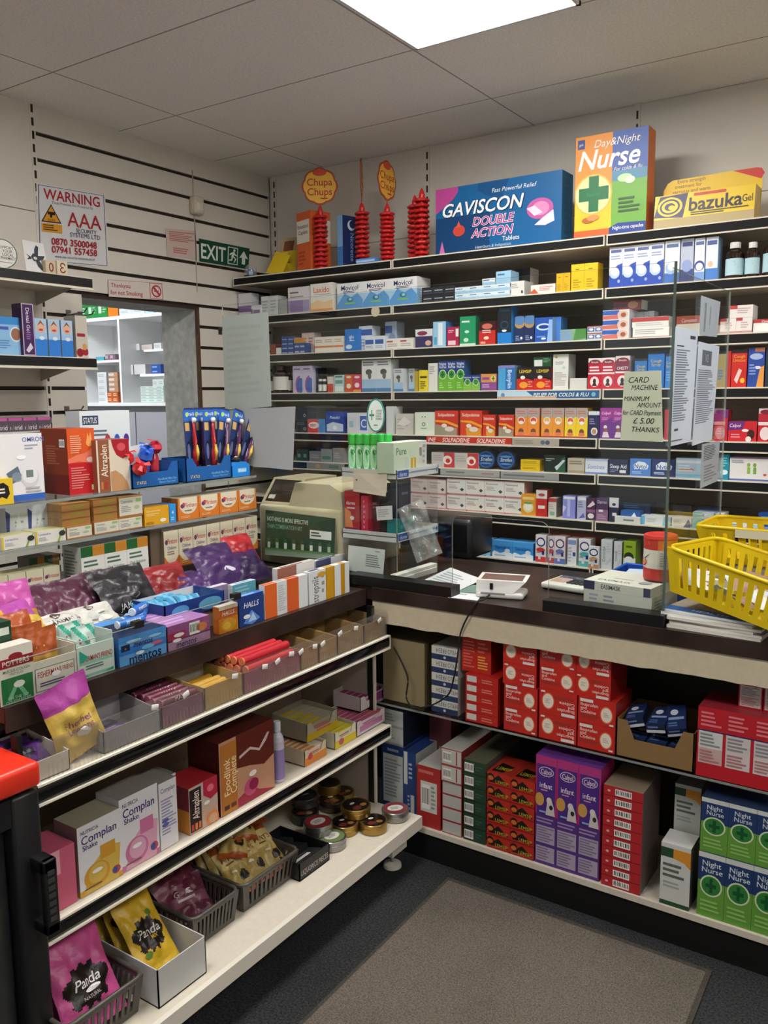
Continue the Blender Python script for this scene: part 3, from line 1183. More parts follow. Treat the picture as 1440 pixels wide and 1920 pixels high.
def bottle(r, h, body, cap, label=None, capr=.6, shoulder=.68, capz=.84, lab=(.12, .6), n=18, mat='gloss'):
    m = MB()
    zs = [(0, 0), (r * .95, 0), (r, h * .03)]
    pr = [(0, 0, body), (r * .96, 0.0, body), (r, h * .02, body), (r, h * shoulder, body), (r * .85, h * (shoulder + .07), body), (r * .48, h * (capz - .02), body), (r * .48, h * capz, body)]
    m.lathe(pr, n, mat)
    m.lathe([(r * capr * .98, h * (capz - .005), cap), (r * capr, h * capz, cap), (r * capr, h * .985, cap), (r * capr * .9, h, cap), (0, h, cap)], n, 'plastic')
    if label:
        m.lathe([(r * 1.012, h * lab[0], label), (r * 1.012, h * lab[1], label)], n, 'paper')
    return m


def cyl_map(r, h):
    """Face map round a cylinder: u = 0.5 faces -y."""
    return lambda u, v, e: ((r + e) * math.sin((u - .5) * 2 * math.pi), -(r + e) * math.cos((u - .5) * 2 * math.pi), v * h)


def names_rows(objs):
    zs = sorted({round(o.location[2], 3) for o in objs})
    rows = []
    for z in zs:
        if not rows or z - rows[-1][-1] > .012:
            rows.append([z])
        else:
            rows[-1].append(z)
    return rows


def finish_labels():
    by = {}
    for o, d, w in REG:
        by.setdefault((d, w), []).append(o)
    bpy.context.view_layer.update()

    def fit(*forms):
        for f in forms:
            if len(f.replace(',', ' ').split()) <= 16:
                return f
        return forms[-1]
    for (d, w), objs in by.items():
        if len(objs) == 1:
            objs[0]['label'] = fit('%s on the %s' % (d, w), '%s, %s' % (d, w))
            continue
        rows = names_rows(objs)
        for ri, rw in enumerate(rows):
            mem = [o for o in objs if any(abs(round(o.location[2], 3) - z) < .0011 for z in rw)]
            mem.sort(key=lambda o: PX(o.location)[0])
            rn = 'bottom' if ri == 0 else ('top' if ri == len(rows) - 1 else ORD[ri] + ' lowest')
            for i, o in enumerate(mem):
                pos = '%s from left' % ORD[i] if len(mem) > 1 else ''
                if len(rows) > 1 and not pos:
                    o['label'] = fit('%s, %s one of its stack, %s' % (d, rn, w), '%s, %s of stack, %s' % (d, rn, w))
                elif len(rows) > 1:
                    o['label'] = fit('%s, %s in %s row, %s' % (d, pos, rn, w), '%s, %s, %s row, %s' % (d, pos, rn, w))
                else:
                    o['label'] = fit('%s, %s on the %s' % (d, pos, w), '%s, %s, %s' % (d, pos, w))
                o['group'] = '%s row, %s' % (d, w)


M_ = {k: Shelf(1, yf, z, '%s medicine shelf' % LVN[k]) for k, (z, yf) in LV.items()}
WH, NV = 'eceae6', '1f2a5e'

# ================================================================== TOP MEDICINE SHELF
S1 = M_[1]


def lolly_holder(x, yt, off, desc, sign=None):
    a, _ = S1.span(x, x, 430, off)
    zt = S1.height(x, yt, off)
    t = thing('lollipop_holder', '', 'lollipop stand', (a, S1.val + off, S1.z + .0005))
    h = zt - S1.z
    red, red2 = 'c8201f', 'a81a1c'
    MB().lathe([(0, 0, red), (.036, 0, red), (.036, .006, red), (.014, .012, red), (.014, h - .03, red), (.006, h - .008, red), (0, h, red)], 14).obj('stem', t)
    n = 11
    for k in range(n):
        z = .022 + k * (h - .055) / n
        m = MB()
        q = 24
        ring = []
        for i in range(q):
            ang = 2 * math.pi * i / q + k * .25
            ring.append((ang, .0335 + .0035 * math.cos(6 * (ang - k * .25))))
        vs, fs = [], []
        prof = [(.4, -.002), (.86, -.0075), (1.0, -.003), (1.0, .003), (.8, .0075), (.4, .004)]
        for f, dz in prof:
            for ang, r in ring:
                vs.append((r * f * math.cos(ang), r * f * math.sin(ang), z + dz))
        for p in range(len(prof) - 1):
            for i in range(q):
                fs.append((p * q + i, p * q + (i + 1) % q, (p + 1) * q + (i + 1) % q, (p + 1) * q + i))
        m.add(vs, fs, red, 'plastic', True)
        m.obj('holder_ring', t)
    if sign:
        ang, cz, rx, rz = sign
        m = MB()
        pts = []
        for i in range(64):
            al = 2 * math.pi * i / 64
            k = 1 + .075 * abs(math.cos(4 * al)) - .04
            pts.append((rx * k * math.cos(al), cz + rz * k * math.sin(al)))
        m.prism(pts, -.0015, .0015, 'a3402a', 'card')
        e0 = -.0016
        inner = [(x_ * .9, e0 - .0003, cz + (z_ - cz) * .9) for x_, z_ in pts]
        m.add(inner, [tuple(range(64))], 'e9b23c')
        mp = lambda u, v, e: ((u - .5) * 2 * rx, e0 - .0004 - e, cz + (v - .5) * 2 * rz)
        art(m, mp, 2 * rx, 2 * rz, [E(.5, .87, .2, 'cf4a34', .09), T('Chupa', .5, .62, .2, 'b3211d', .8, 'b'), T('Chups', .5, .36, .2, 'b3211d', .8, 'b'), E(.62, .17, .12, 'b3211d', .02)])
        m.tube([(0, 0, h - .01), (0, 0, cz - rz * .9)], .0022, 'a3402a', 'plastic')
        o = m.obj('flower_sign', t, rz=ang)
    reg(t, desc, S1, 'lollipop stand')
    return t


zf = lambda y, x=600: S1.height(x, y, .05) - S1.z
lolly_holder(601, 385, .03, 'red lollipop tower with scalloped yellow sign facing the shop', (.55, zf(352), .086, .086))
lolly_holder(679, 378, .07, 'red lollipop tower with its sign turned edge on', (2.1, zf(345), .07, .085))
lolly_holder(726, 380, .05, 'red lollipop tower with a half turned oval sign', (1.62, zf(340, 720), .08, .087))
lolly_holder(778, 365, .10, 'taller red lollipop tower without sign, the left one')
lolly_holder(791, 352, .045, 'tallest red lollipop tower beside the large blue box, no sign')

# glass dome ornament
a, _ = S1.span(463, 463, 505, .03)
t = thing('glass_dome', 'small clear dome with blue inside on left end of top medicine shelf', 'ornament', (a + .01, S1.val + .045, S1.z + .0005))
MB().lathe([(0, 0, '223'), (.034, 0, '2b3a4c'), (.034, .012, '2b3a4c'), (.0, .012, '2b3a4c')], 20).obj('base', t)
MB().lathe([(.018, .0125, '2d6da8'), (.022, .03, '2d6da8'), (.012, .045, 'dfe6ee'), (0, .05, 'dfe6ee')], 12).obj('figure', t)
MB().lathe([(.033, .0125, 'fff')] + [(.033 * math.cos(b), .03 + .04 * math.sin(b), 'fff') for b in [i * math.pi / 16 for i in range(9)]], 20, 'cellophane').obj('dome', t)

# leaning yellow packs in the corner
def zy(u, v):
    return 'd8b92a' if v < .62 else ('7c4634' if abs(u - .5) < .3 and v < .9 else 'b5a37c')
a, _ = S1.span(535, 535, 480, .08)
o = lay(pouch('p', .115, .20, .02, zy, [L(.3, .3, .7, .55, 4, '7a6410')], 5), 'snack_packet', (a - .02, S1.val + .11, S1.z + .003), -.2, .1, .0)
tag(o, 'yellow and brown packet leaning left of the orange carton, top medicine shelf', 'packet')
a, _ = S1.span(522, 522, 495, .04)
m = MB()
m.box(-.05, -.002, 0, .05, .002, .12, 'd9b822')
o = m.obj('leaflet', None, (a - .03, S1.val + .035, S1.z + .002), rot=(-.35, .3, .0))
tag(o, 'yellow folded leaflet leaning on the packet in the corner, top medicine shelf', 'leaflet')

bx(S1, 'tablet_carton', 'large orange carton with cream panel behind lollipop tower', 556, 398, 592, 'd9622c', [R(.0, .48, .92, .86, 'e3ddd0'), T('Paracetamol', .46, .76, .07, '444', .8, 'b'), T('Caplets', .46, .66, .07, '444', .8, 'b'), L(.1, .1, .7, .35, 4, 'b94a1c')], s=.05, d=.12, side=[R(.35, .48, 1, .86, 'e3ddd0'), L(.45, .55, .95, .8, 4, '666')], yaw=-.3)
bx(S1, 'patch_carton', 'tall dark blue carton with light blue edge', 632, 404, 645, '7fb2e0', [R(0, 0, 1, .4, '3f80c4')], s=.045, d=.11, side=[R(0, 0, 1, 1, '16285c'), E(.5, .82, .22, 'c9d6ea'), E(.56, .84, .17, '16285c'), T('Nicorette', .55, .4, .22, '8ea6d8', .7, 'b', -1)], yaw=-.25)
bx(S1, 'small_box', 'small light blue box lying before red tower', 668, 484, 703, '4f8fd6', [R(0, .3, 1, .7, 'a8cdf2')], s=.012, d=.05)

# giant display packs
bx(S1, 'display_carton', 'giant blue indigestion tablet carton with pink corner', 817, 337, 1054, {'*': '0f5f97', 'R': '1675ac'}, [
    R(0, 0, .45, .55, '0b3f70'), P([(0, .62), (.06, .7), (.15, .82), (.19, .92), (.19, 1), (0, 1)], 'b8468f'), P([(.36, 1), (.35, .9), (.42, .8), (.55, .74), (.6, 1)], '0b4f83'), P([(.03, 0), (.08, 0), (.055, .2)], 'd070a8'),
    T('Fast Powerful Relief', .64, .86, .065, 'e8eef4', .5, 'i'), T('GAVISCON', .395, .655, .2, '0a3058', .76, 'oi'), T('GAVISCON', .39, .66, .2, 'f2f3f5', .74, 'Bi'),
    E(.84, .5, .1, 'c25a9d', .15), E(.845, .5, .065, 'd98ab9', .1), P([(.74, .52), (.80, .40), (.86, .44), (.80, .55)], 'e9d4e4'), P([(.86, .36), (.94, .46), (.95, .30), (.88, .25), (.80, .27)], 'e6d8e8'),
    T('DOUBLE', .48, .435, .13, 'ece6ee', .55, 'oi'), T('ACTION', .47, .265, .13, 'ece6ee', .52, 'oi'), T('DOUBLE', .48, .435, .13, 'b23a86', .53, 'bi'), T('ACTION', .47, .265, .13, 'b23a86', .5, 'bi'), E(.2, .33, .05, 'c9463a', .085), P([(.175, .38), (.215, .38), (.2, .48)], 'd4583f'),
    T('Tablets', .62, .135, .07, 'e8eef4', .3, 'b'), T('Heartburn & Indigestion', .48, .05, .045, 'c8d8e6', .5)], s=.012, d=.115,
   side=[L(.2, .1, .8, .9, 8, '1a6a9e')])
bx(S1, 'display_carton', 'giant orange and blue cold capsule carton with green cross', 1080, 247, 1216, {'*': '3a5aa8', 'L': 'd97a2c', 'R': 'd9752a', 'T': '2c4a90'}, [
    R(0, 0, .52, 1, 'e8902e'), R(0, 0, .52, .42, 'edc22a'), R(.52, 0, 1, .52, '6da83c'), R(.52, .52, 1, .62, '4d86a8'), R(.03, .88, .13, .97, '2a3f8c'), T('gsk', .08, .925, .025, 'ddd', .08, 'b'),
    E(.26, .42, .27, 'e3b54a'), E(.26, .42, .25, 'd9d79a'), R(.2, .25, .34, .6, '0e6b3c'), R(.06, .36, .48, .49, '0e6b3c'), T('Nurse', .27, .425, .04, '1c8a50', .3),
    T('Day&Night', .58, .91, .075, 'f1efe8', .7, 'i'), T('Nurse', .47, .765, .19, 'f4f2ec', .86, 'Bi'), T('For colds & flu', .74, .635, .035, 'e8e8e8', .4, 'i'), E(.7, .54, .1, 'b9dca6', .04), E(.77, .515, .07, 'd6ecc8', .035),
    E(.2, .17, .09, 'b5622a', .03), E(.27, .19, .09, 'd98f4c', .03), L(.62, .2, .96, .36, 4, '2f5a2a'), R(0, 0, .5, .07, 'd9602a'), P([(.5, 0), (1, 0), (1, .1), (.62, .11), (.5, .07)], '22408c'), T('Night-time capsules', .76, .065, .035, 'e8e8f0', .42, 'b')], s=.012, d=.09)
# bazuka style pack on a tan base with header card
a0, a1 = S1.span(1226, 1414, 385, .015)
z1 = S1.height(1410, 392, .015)
t = thing('display_pack', 'yellow wart gel display pack with rounded header card, top medicine shelf right', 'display pack', (a0, S1.val + .02, S1.z + .0005))
w = a1 - a0
hb = .125
m = MB()
m.add([(0, 0, .0), (w, 0, .0), (w, .1, 0), (0, .1, 0), (0, .0, .035), (w, .0, .035), (w, .012, hb), (0, .012, hb), (w, .1, hb), (0, .1, hb)],
      [(0, 1, 5, 4), (4, 5, 6, 7), (7, 6, 8, 9), (1, 2, 8, 6, 5), (3, 0, 4, 7, 9), (2, 3, 9, 8)], ['b8a678', 'e3c01c', 'e3c01c', 'c3a45c', 'c3a45c', 'c3a45c'])
sl = lambda u, v, e: (u * w, .012 * v - e, .035 + v * (hb - .035))
art(m, sl, w, hb - .035, [P([(0, .1), (.3, .0), (.34, 1), (.05, .95)], '2b2350'), E(.16, .5, .13, 'e3c01c', .4), E(.16, .5, .105, '2b2350', .32), E(.16, .5, .085, 'e3c01c', .25), E(.16, .5, .055, '2b2350', .16), E(.18, .46, .035, 'e3c01c', .1),
    T('bazuka', .62, .52, .56, '1f1b30', .54, 'B'), T('Gel', .93, .5, .3, '1f1b30', .1), R(.4, .84, .72, .95, 'c43a24'), L(.38, .03, .95, .2, 2, '3a3420')])
m.obj('base_box', t)
m = MB()
hz = z1 - S1.z
zt = S1.height(1350, 322, .11) - S1.z
pts = [(.0, .03), (w, .03), (w + .005, zt - .03)] + [(w - .03 + .035 * math.cos(b), zt - .03 + .03 * math.sin(b)) for b in [i * math.pi / 12 for i in range(1, 7)]] + [(.04, zt - .005), (.02, zt - .015), (.005, zt - .04)]
m.prism(pts, .101, .104, 'e0bb1e')
hm = lambda u, v, e: (u * w, .101 - e, hb + v * (zt - hb))
art(m, hm, w, zt - hb, [P([(.72, .98), (1.0, .45), (1.03, .7), (1.0, .93), (.95, .98)], 'c8302a'), T('Extra strength', .16, .84, .17, '8a5a14', .6, 'bl'), T('treatment for', .13, .6, .17, '8a5a14', .55, 'bl'), T('verrucas and warts', .11, .36, .17, '8a5a14', .78, 'bl')])
m.obj('header_card', t)

# ================================================================== SECOND MEDICINE SHELF
S2 = M_[2]
GR = '9a9aa6'
bx(S2, 'medicine_box', 'white box with purple stripe', 447, 550, 471, 'dcd8e0', [R(0, .25, 1, .5, '7d5f9c')], s=.05, d=.06)
bx(S2, 'medicine_box', 'small flat white box with violet print', 474, 572, 489, 'dcd8e0', [R(.1, .3, .9, .6, '8d78a8')], s=.02, d=.07)
bx(S2, 'medicine_box', 'pale grey pack', 490, 555, 521, 'cfd2d4', [L(.1, .2, .9, .8, 4, 'a8adb2')], n=2, s=.03, d=.07)
bx(S2, 'medicine_box', 'dull grey box', 523, 560, 539, 'a9a8a6', None, s=.03, d=.08)
bx(S2, 'laxative_box', 'white box with violet lower half', 540, 538, 580, 'd9d4d6', [R(0, .05, 1, .5, 'a596b8'), R(.1, .05, .7, .5, '8f7aa8'), L(.1, .74, .6, .84, 1, '555'), L(.1, .58, .9, .68, 1, '999')], d=.1)
bx(S2, 'laxative_box', 'white box with orange hills', 582, 531, 624, 'e6e2da', [R(0, .0, 1, .3, 'e0a05c'), P([(0, .3), (.3, .42), (.6, .33), (1, .4), (1, .1), (0, .1)], 'edc79a'), T('Laxido', .5, .78, .2, 'd9692a', .85, 'b'), R(.15, .6, .9, .62, '999')], d=.11)
bx(S2, 'laxative_box', 'white box with blue mountain and green mark', 632, 525, 782, 'e8e8e8', [R(0, 0, 1, .58, 'a9cbe8'), P([(0, .2), (.3, .62), (.55, .45), (.8, .6), (1, .35), (1, 0), (0, 0)], '5b9ad4'), T('Movicol', .5, .82, .19, '1d2c5e', .74, 'b'), L(.24, .6, .82, .7, 2, '3d4a78'), E(.5, .37, .12, '1e7f86', .09), E(.52, .38, .06, 'a9cbe8', .05), R(.3, .2, .7, .25, '8fc24c')], n=3, d=.12, side=[R(0, 0, 1, .58, '8fb8dc'), L(.2, .1, .8, .5, 5, 'dfe8f0')])
BK = [L(.15, .4, .9, .65, 1, 'aeb4c0'), R(.1, .2, .9, .24, '6a7080')]
bx(S2, 'medicine_box', 'small black box', 791, 537, 853, '23262e', BK, n=3, r=2, d=.1)
LB = [R(0, 0, 1, .4, '9cc4e2'), L(.1, .58, .7, .85, 1, '4a78a8'), R(.1, .45, .8, .5, 'b0c4d8')]
bx(S2, 'medicine_box', 'flat white and light blue box', 853, 535, 958, 'dfe8ee', LB, n=4, r=2, d=.08)
bx(S2, 'medicine_box', 'light blue box on top of flat ones', 904, 522, 928, 'dfe8ee', LB, yb=536, d=.08)
bx(S2, 'medicine_box', 'taller light blue box on top of flat ones', 930, 508, 958, '9fc8e6', LB, yb=533, d=.08)
bx(S2, 'medicine_box', 'black topped white box behind', 965, 503, 994, {'*': '1e1f24', 'R': 'd8d5d0'}, [R(.1, .0, .55, .2, 'ddd')], s=.12, d=.09)
bx(S2, 'medicine_box', 'plain white box with small mark', 956, 527, 983, 'e2dfdb', [L(.1, .5, .8, .85, 3, 'aaa'), R(.78, .15, .92, .35, '444')], d=.09)
bx(S2, 'medicine_box', 'flat white box with red corner', 995, 533, 1041, 'e6dcd8', [P([(0, 0), (.35, 0), (.15, .6), (0, .3)], 'd0563c'), L(.35, .3, .9, .8, 3, 'c98f86')], d=.08)
YS = [R(.3, .78, .6, .82, '8a6a10'), L(.15, .1, .85, .45, 4, 'b8901c')]
bx(S2, 'medicine_box', 'short yellow box', 1043, 512, 1069, 'e2b41e', YS, n=2, d=.06)
bx(S2, 'medicine_box', 'tall yellow box', 1071, 494, 1121, 'ecc220', YS, n=2, d=.06)
bx(S2, 'cream_carton', 'tall white carton with blue wave and droplet', 1143, 459, 1245, 'e4e6ec', [R(0, 0, 1, .3, '2f50b4'), P([(0, .3), (1, .3), (1, .6), (.6, .55), (.25, .42)], '2f50b4'), E(.42, .36, .38, 'c3d2ec', .13), E(.45, .4, .3, 'f0f2f6', .1), L(.1, .68, .9, .8, 2, '9aa8c8'), R(.1, .86, .9, .93, '5a6a9c'), E(.75, .16, .1, 'a8b8e4', .04)], n=4, d=.06)
bx(S2, 'cream_carton', 'tall white carton with pale blue droplet', 1247, 451, 1275, 'e6e8ee', [R(0, 0, 1, .25, '4a76c4'), E(.45, .36, .4, 'a9c4ea', .14), E(.5, .4, .3, 'eef1f6', .1), R(.1, .84, .9, .92, '5a6a9c')], d=.06)
bx(S2, 'cream_carton', 'tall grey blue carton with droplet', 1277, 447, 1301, 'b8bfd2', [R(0, 0, 1, .3, '3c4f8c'), E(.5, .38, .4, '8fa0cc', .14), R(.1, .82, .9, .92, '2c3a6c')], d=.06)
bx(S2, 'cream_carton', 'tall white carton with dark blue swirl', 1303, 446, 1322, 'e2e6ee', [R(0, 0, 1, .22, '7aa0d8'), E(.5, .36, .5, '2c469c', .12), E(.5, .34, .36, 'f0f2f6', .09), R(.1, .84, .9, .92, '5a6a9c')], d=.06)
bx(S2, 'cream_carton', 'tall pale blue carton with child picture', 1324, 444, 1347, {'*': 'a9c8ea', 'F': 'e0e6ee', 'R': '8fb4e0'}, [R(0, 0, 1, .28, '4a80cc'), E(.4, .38, .2, 'e8c0a0', .07), R(.1, .82, .9, .92, '4a5a9c')], d=.07)
for x0, x1, yt, yb, ds in ((1362, 1396, 455, 517, 'brown medicine bottle with pale blue label, left one'), (1399, 1426, 455, 515, 'brown medicine bottle with pale blue label, right one'), (1431, 1474, 440, 510, 'larger brown bottle with pale blue label at the picture edge')):
    a0, a1 = S2.span(x0, x1, 490, .06)
    h = S2.height((x0 + x1) / 2, yt, .05) - S2.z
    t = thing('medicine_bottle', '', 'bottle', ((a0 + a1) / 2, S2.val + .02 + (a1 - a0) / 2, S2.z + .0005))
    r = (a1 - a0) / 2
    bottle(r, h, '2a1a14', 'e4e2de').obj('body', t)
    m = MB()
    m.lathe([(r * 1.02, h * .1, 'b7d4dc'), (r * 1.02, h * .55, 'b7d4dc')], 20, 'paper')
    art(m, lambda u, v, e: cyl_map(r * 1.03, h)(.5 + (u - .5) * .5, .1 + v * .45, e), 2 * r, h * .45, [R(.1, .08, .9, .3, '6fb4c8'), L(.1, .4, .9, .85, 3, '8aa0a8')], 'paper')
    m.obj('label', t)
    reg(t, ds, S2, 'bottle')

# ================================================================== THIRD MEDICINE SHELF
S3 = M_[3]
bx(S3, 'medicine_box', 'small brown red pack', 507, 645, 517, '8a4a34', None, s=.05, d=.05)
bx(S3, 'medicine_box', 'tiny white box', 518, 652, 527, 'dddbd6', None, d=.05)
bx(S3, 'medicine_box', 'small navy pack', 528, 631, 551, '2d4a86', [R(.1, .2, .9, .45, '8fa8d0')], n=2, r=4, d=.06)
bx(S3, 'medicine_box', 'navy and white pack', 552, 643, 572, '34508c', [R(.1, .2, .9, .5, 'a9b8d4')], n=2, r=2, d=.06)
bx(S3, 'medicine_box', 'small orange box on navy packs', 551, 633, 560, 'c98a3c', None, yb=642, d=.05)
bx(S3, 'medicine_box', 'pinkish white box', 566, 624, 589, 'ddc8c4', [L(.1, .2, .9, .8, 4, 'b07a78')], s=.07, d=.06, n=2)
bx(S3, 'medicine_box', 'white box with orange stripe', 590, 631, 644, 'e6dfd4', [R(0, .3, 1, .42, 'd9803c'), L(.1, .6, .9, .85, 2, 'c0a890')], n=3, s=.02, d=.07)
bx(S3, 'medicine_box', 'bright blue gel box with white lettering', 647, 617, 671, '2478d0', [T('iglu', .5, .66, .16, 'f0f4f8', .75, 'b'), L(.35, .44, .8, .52, 1, 'd8e4f0'), E(.3, .2, .25, 'd0e2f2', .1)], d=.06)
bx(S3, 'medicine_box', 'white box with blue heading', 673, 611, 698, 'dce2ea', [R(.0, .62, 1, .86, '3a5ca8'), L(.1, .15, .9, .5, 3, '9aa8c0')], s=.05, d=.07)
bx(S3, 'medicine_box', 'short white box with blue heading', 684, 630, 721, 'd8dee8', [R(.05, .42, .9, .75, '3a5ca8'), L(.1, .1, .9, .34, 2, '9aa8c0')], n=2, s=.015, d=.03)
bx(S3, 'medicine_box', 'pale blue picture box', 722, 603, 744, 'b8c8e0', [R(0, .6, .6, .86, '4a68b0'), E(.6, .4, .3, '8fa0c8', .2)], s=.09, d=.07)
bx(S3, 'medicine_box', 'flat white box with red lettering', 724, 634, 775, 'e2dcd6', [R(.05, .65, .5, .8, 'b04a44'), L(.1, .2, .9, .55, 2, 'b0a8a0')], n=2, d=.04)
bx(S3, 'medicine_box', 'white and navy box with oval mark', 779, 617, 811, 'e0dee0', [R(0, 0, 1, .62, '34305e'), E(.4, .78, .3, '8a3050', .12), E(.75, .25, .18, 'd8a890', .14)], d=.06)
bx(S3, 'medicine_box', 'upright light blue and white box', 812, 603, 836, {'*': '3f7cc4', 'F': '9cc8e6'}, [R(.4, .08, .75, .95, 'e4ecf2'), R(.08, .1, .3, .4, '4fa0c8')], d=.08)
bx(S3, 'medicine_box', 'crimson box with white base', 838, 613, 860, 'b0204c', [L(.12, .7, .65, .85, 2, 'f0d8dc'), R(.1, .08, .75, .3, 'e8c8d0'), R(.75, .5, 1, .9, 'e8e4e4')], d=.06)
bx(S3, 'medicine_box', 'green box with white tablets printed', 862, 593, 892, {'*': '1f9464', 'R': '187a52'}, [L(.12, .76, .7, .88, 1, 'd8efe0'), E(.45, .48, .14, 'cfeedd', .05), E(.4, .2, .16, 'bfe6cc', .07), R(0, .0, 1, .08, 'c8e2d2')], d=.07)
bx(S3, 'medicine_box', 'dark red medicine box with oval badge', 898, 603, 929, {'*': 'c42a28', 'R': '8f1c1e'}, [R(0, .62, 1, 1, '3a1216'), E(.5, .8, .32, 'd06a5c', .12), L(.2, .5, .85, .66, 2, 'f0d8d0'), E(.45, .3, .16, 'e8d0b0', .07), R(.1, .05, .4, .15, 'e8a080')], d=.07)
bx(S3, 'medicine_box', 'tall black and blue box', 933, 573, 959, {'*': '1e74c4', 'F': '14202c', 'R': '2c84d0'}, [R(0, 0, 1, .3, '1e7ccc'), R(.1, .85, .9, .95, '3c5468'), E(.5, .5, .3, '3f5a6c', .1), E(.5, .5, .26, '14202c', .08), E(.5, .35, .18, 'd8e0e4', .03)], d=.07)
bx(S3, 'medicine_box', 'navy box with orange crescent', 965, 592, 1002, '1c2c5c', [E(.5, .75, .55, 'b88f5c', .2), E(.5, .85, .55, '5a84b8', .18), L(.1, .1, .7, .3, 3, '8fa0c8'), E(.7, .2, .12, 'e0e4ea', .05)], n=2, d=.07, s=.04)
bx(S3, 'medicine_box', 'blue box with white oval', 1003, 595, 1036, {'*': '2456b0', 'R': '8fb4e8'}, [E(.5, .62, .42, 'c8dcf2', .14), E(.5, .62, .3, '1d3f94', .08), P([(.7, 0), (1, 0), (1, .9), (.8, .9)], '8fb4e8'), R(.1, .2, .6, .26, '6f9ade'), E(.5, .15, .14, 'e6ecf4', .04)], d=.08)
bx(S3, 'medicine_box', 'narrow blue box behind', 1040, 594, 1052, '4a80d0', None, s=.06, d=.07)
bx(S3, 'plaster_pack', 'flat green and blue pack lying', 1050, 617, 1099, {'*': '6c9a5c', 'F': '86a890'}, [P([(0, 0), (.5, 0), (.35, 1), (0, .8)], '7f9cb8'), P([(.5, 0), (1, .2), (1, 1), (.6, 1)], '4f8a48')], d=.09)
bx(S3, 'tablet_pack', 'small blue and white pill pack', 1101, 611, 1129, 'c8ccd6', [R(.05, .2, .95, .75, '5a6aa0'), E(.5, .5, .3, 'e6e8ee', .18), R(.0, .85, 1, 1, 'b05a60')], n=2, r=2, d=.06)
TP = [R(0, .5, .62, .95, '2c5ab0'), P([(0, .05), (.6, .05), (.55, .5), (0, .42)], 'd06a60'), E(.75, .5, .2, 'd8b8a8', .42), E(.78, .45, .1, 'a05038', .25)]
bx(S3, 'denture_fixative_box', 'red white blue tube box with face', 1130, 581, 1180, {'*': 'e0d4d2', 'R': 'd8dce8'}, TP, r=3, d=.11)
bx(S3, 'denture_fixative_box', 'dark red tube box atop the stack', 1150, 563, 1203, {'*': '8a3a3c', 'R': 'd8d8de'}, [E(.7, .5, .18, 'c08a78', .4), R(0, .3, .5, .7, '5a2a3c')], yb=581, s=.05, d=.08)
bx(S3, 'tablet_pack', 'thin upright white and navy pack', 1188, 584, 1226, 'c8ccd6', [R(.0, .1, 1, .6, '4a5686')], n=4, s=.11, d=.06)
bx(S3, 'ointment_box', 'long white box with grey print', 1186, 613, 1254, 'e6e2dc', [R(0, 0, 1, .12, 'b03434'), L(.05, .3, .95, .85, 3, 'aaa')], d=.06, s=.035, yb=None)
bx(S3, 'ointment_box', 'long red topped box', 1185, 594, 1254, 'e4dfda', [R(0, .55, 1, .98, 'b43a38'), L(.1, .1, .9, .45, 2, 'bbb')], d=.06, s=.035, yb=613)
bx(S3, 'ointment_box', 'long cream box with red top behind the papers', 1268, 592, 1316, 'e0d6c8', [R(0, .6, 1, 1, 'a8483c'), T('Canesten', .5, .78, .2, 'e8dcd0', .6, 'i')], d=.08)
bx(S3, 'ointment_box', 'white box with pink line', 1350, 596, 1410, 'e4dcd8', [R(0, .0, 1, .15, 'c08a88'), R(0, .8, .4, 1, 'b84440'), L(.3, .3, .9, .75, 3, 'c0a8a4')], n=2, d=.09, s=.02)
bx(S3, 'ointment_box', 'white box with red corner, upper', 1367, 572, 1412, 'e4dcd8', [R(0, .7, .35, 1, 'b84440'), L(.35, .3, .9, .8, 3, 'c0a8a4')], yb=596, d=.09, s=.02)
bx(S3, 'ointment_box', 'long white box with red band at the picture edge', 1412, 597, 1490, 'e4dcd8', [R(0, .72, 1, 1, 'b03a34'), T('Canesten', .35, .84, .17, 'eee', .4, 'i'), E(.35, .35, .3, 'f2ece8', .3)], d=.09, s=.02)

# ================================================================== FOURTH MEDICINE SHELF
S4 = M_[4]


def put_bottle(sh, name, desc, x0, yt, x1, body, cap, lab, off=.05, lb=(.12, .6), mat='gloss', capr=.6, shoulder=.68, capz=.84):
    a0, a1 = sh.span(x0, x1, yt + 30, off)
    h = sh.height((x0 + x1) / 2, yt, off) - sh.z
    r = (a1 - a0) / 2
    p = sh.loc((a0 + a1) / 2, off, sh.z + .0005)
    t = thing(name, '', 'bottle', p)
    bottle(r, h, body, cap, None, mat=mat, capr=capr, shoulder=shoulder, capz=capz).obj('body', t)
    m = MB()
    m.lathe([(r * 1.02, h * lb[0], lab), (r * 1.02, h * lb[1], lab)], 18, 'paper')
    m.obj('label', t)
    return reg(t, desc, sh, 'bottle')


put_bottle(S4, 'medicine_bottle', 'dark bottle with white label, small', 505, 700, 516, '241c1a', '26201e', 'c8c6c2')
put_bottle(S4, 'medicine_bottle', 'large brown bottle with white label', 516, 686, 540, '2a1c16', '3a3230', 'd8d4ce')
put_bottle(S4, 'medicine_bottle', 'black bottle half behind lilac boxes', 538, 697, 548, '1c1816', '222', 'd0cec8', off=.07)
bx(S4, 'plaster_box', 'lilac white box with pink and blue swoosh', 549, 686, 585, 'c8c0d8', [E(.75, .3, .5, 'b05a8c', .34, 20, 90, 270), E(.8, .28, .42, '4a6cb8', .28), L(.12, .84, .9, .92, 1, '6a5a88')], n=2, d=.08)
bx(S4, 'medicine_box', 'black box with blue print', 587, 690, 597, '1c2430', [L(.1, .1, .9, .9, 5, '3a5a80')], s=.05, d=.07)
for i, x in enumerate((598, 605.5)):
    put_bottle(S4, 'drops_bottle', 'tiny dark drops bottle with white cap', x, 711, x + 7, '22201e', 'e0deda', 'd8d6d2', off=.03, capr=.8)
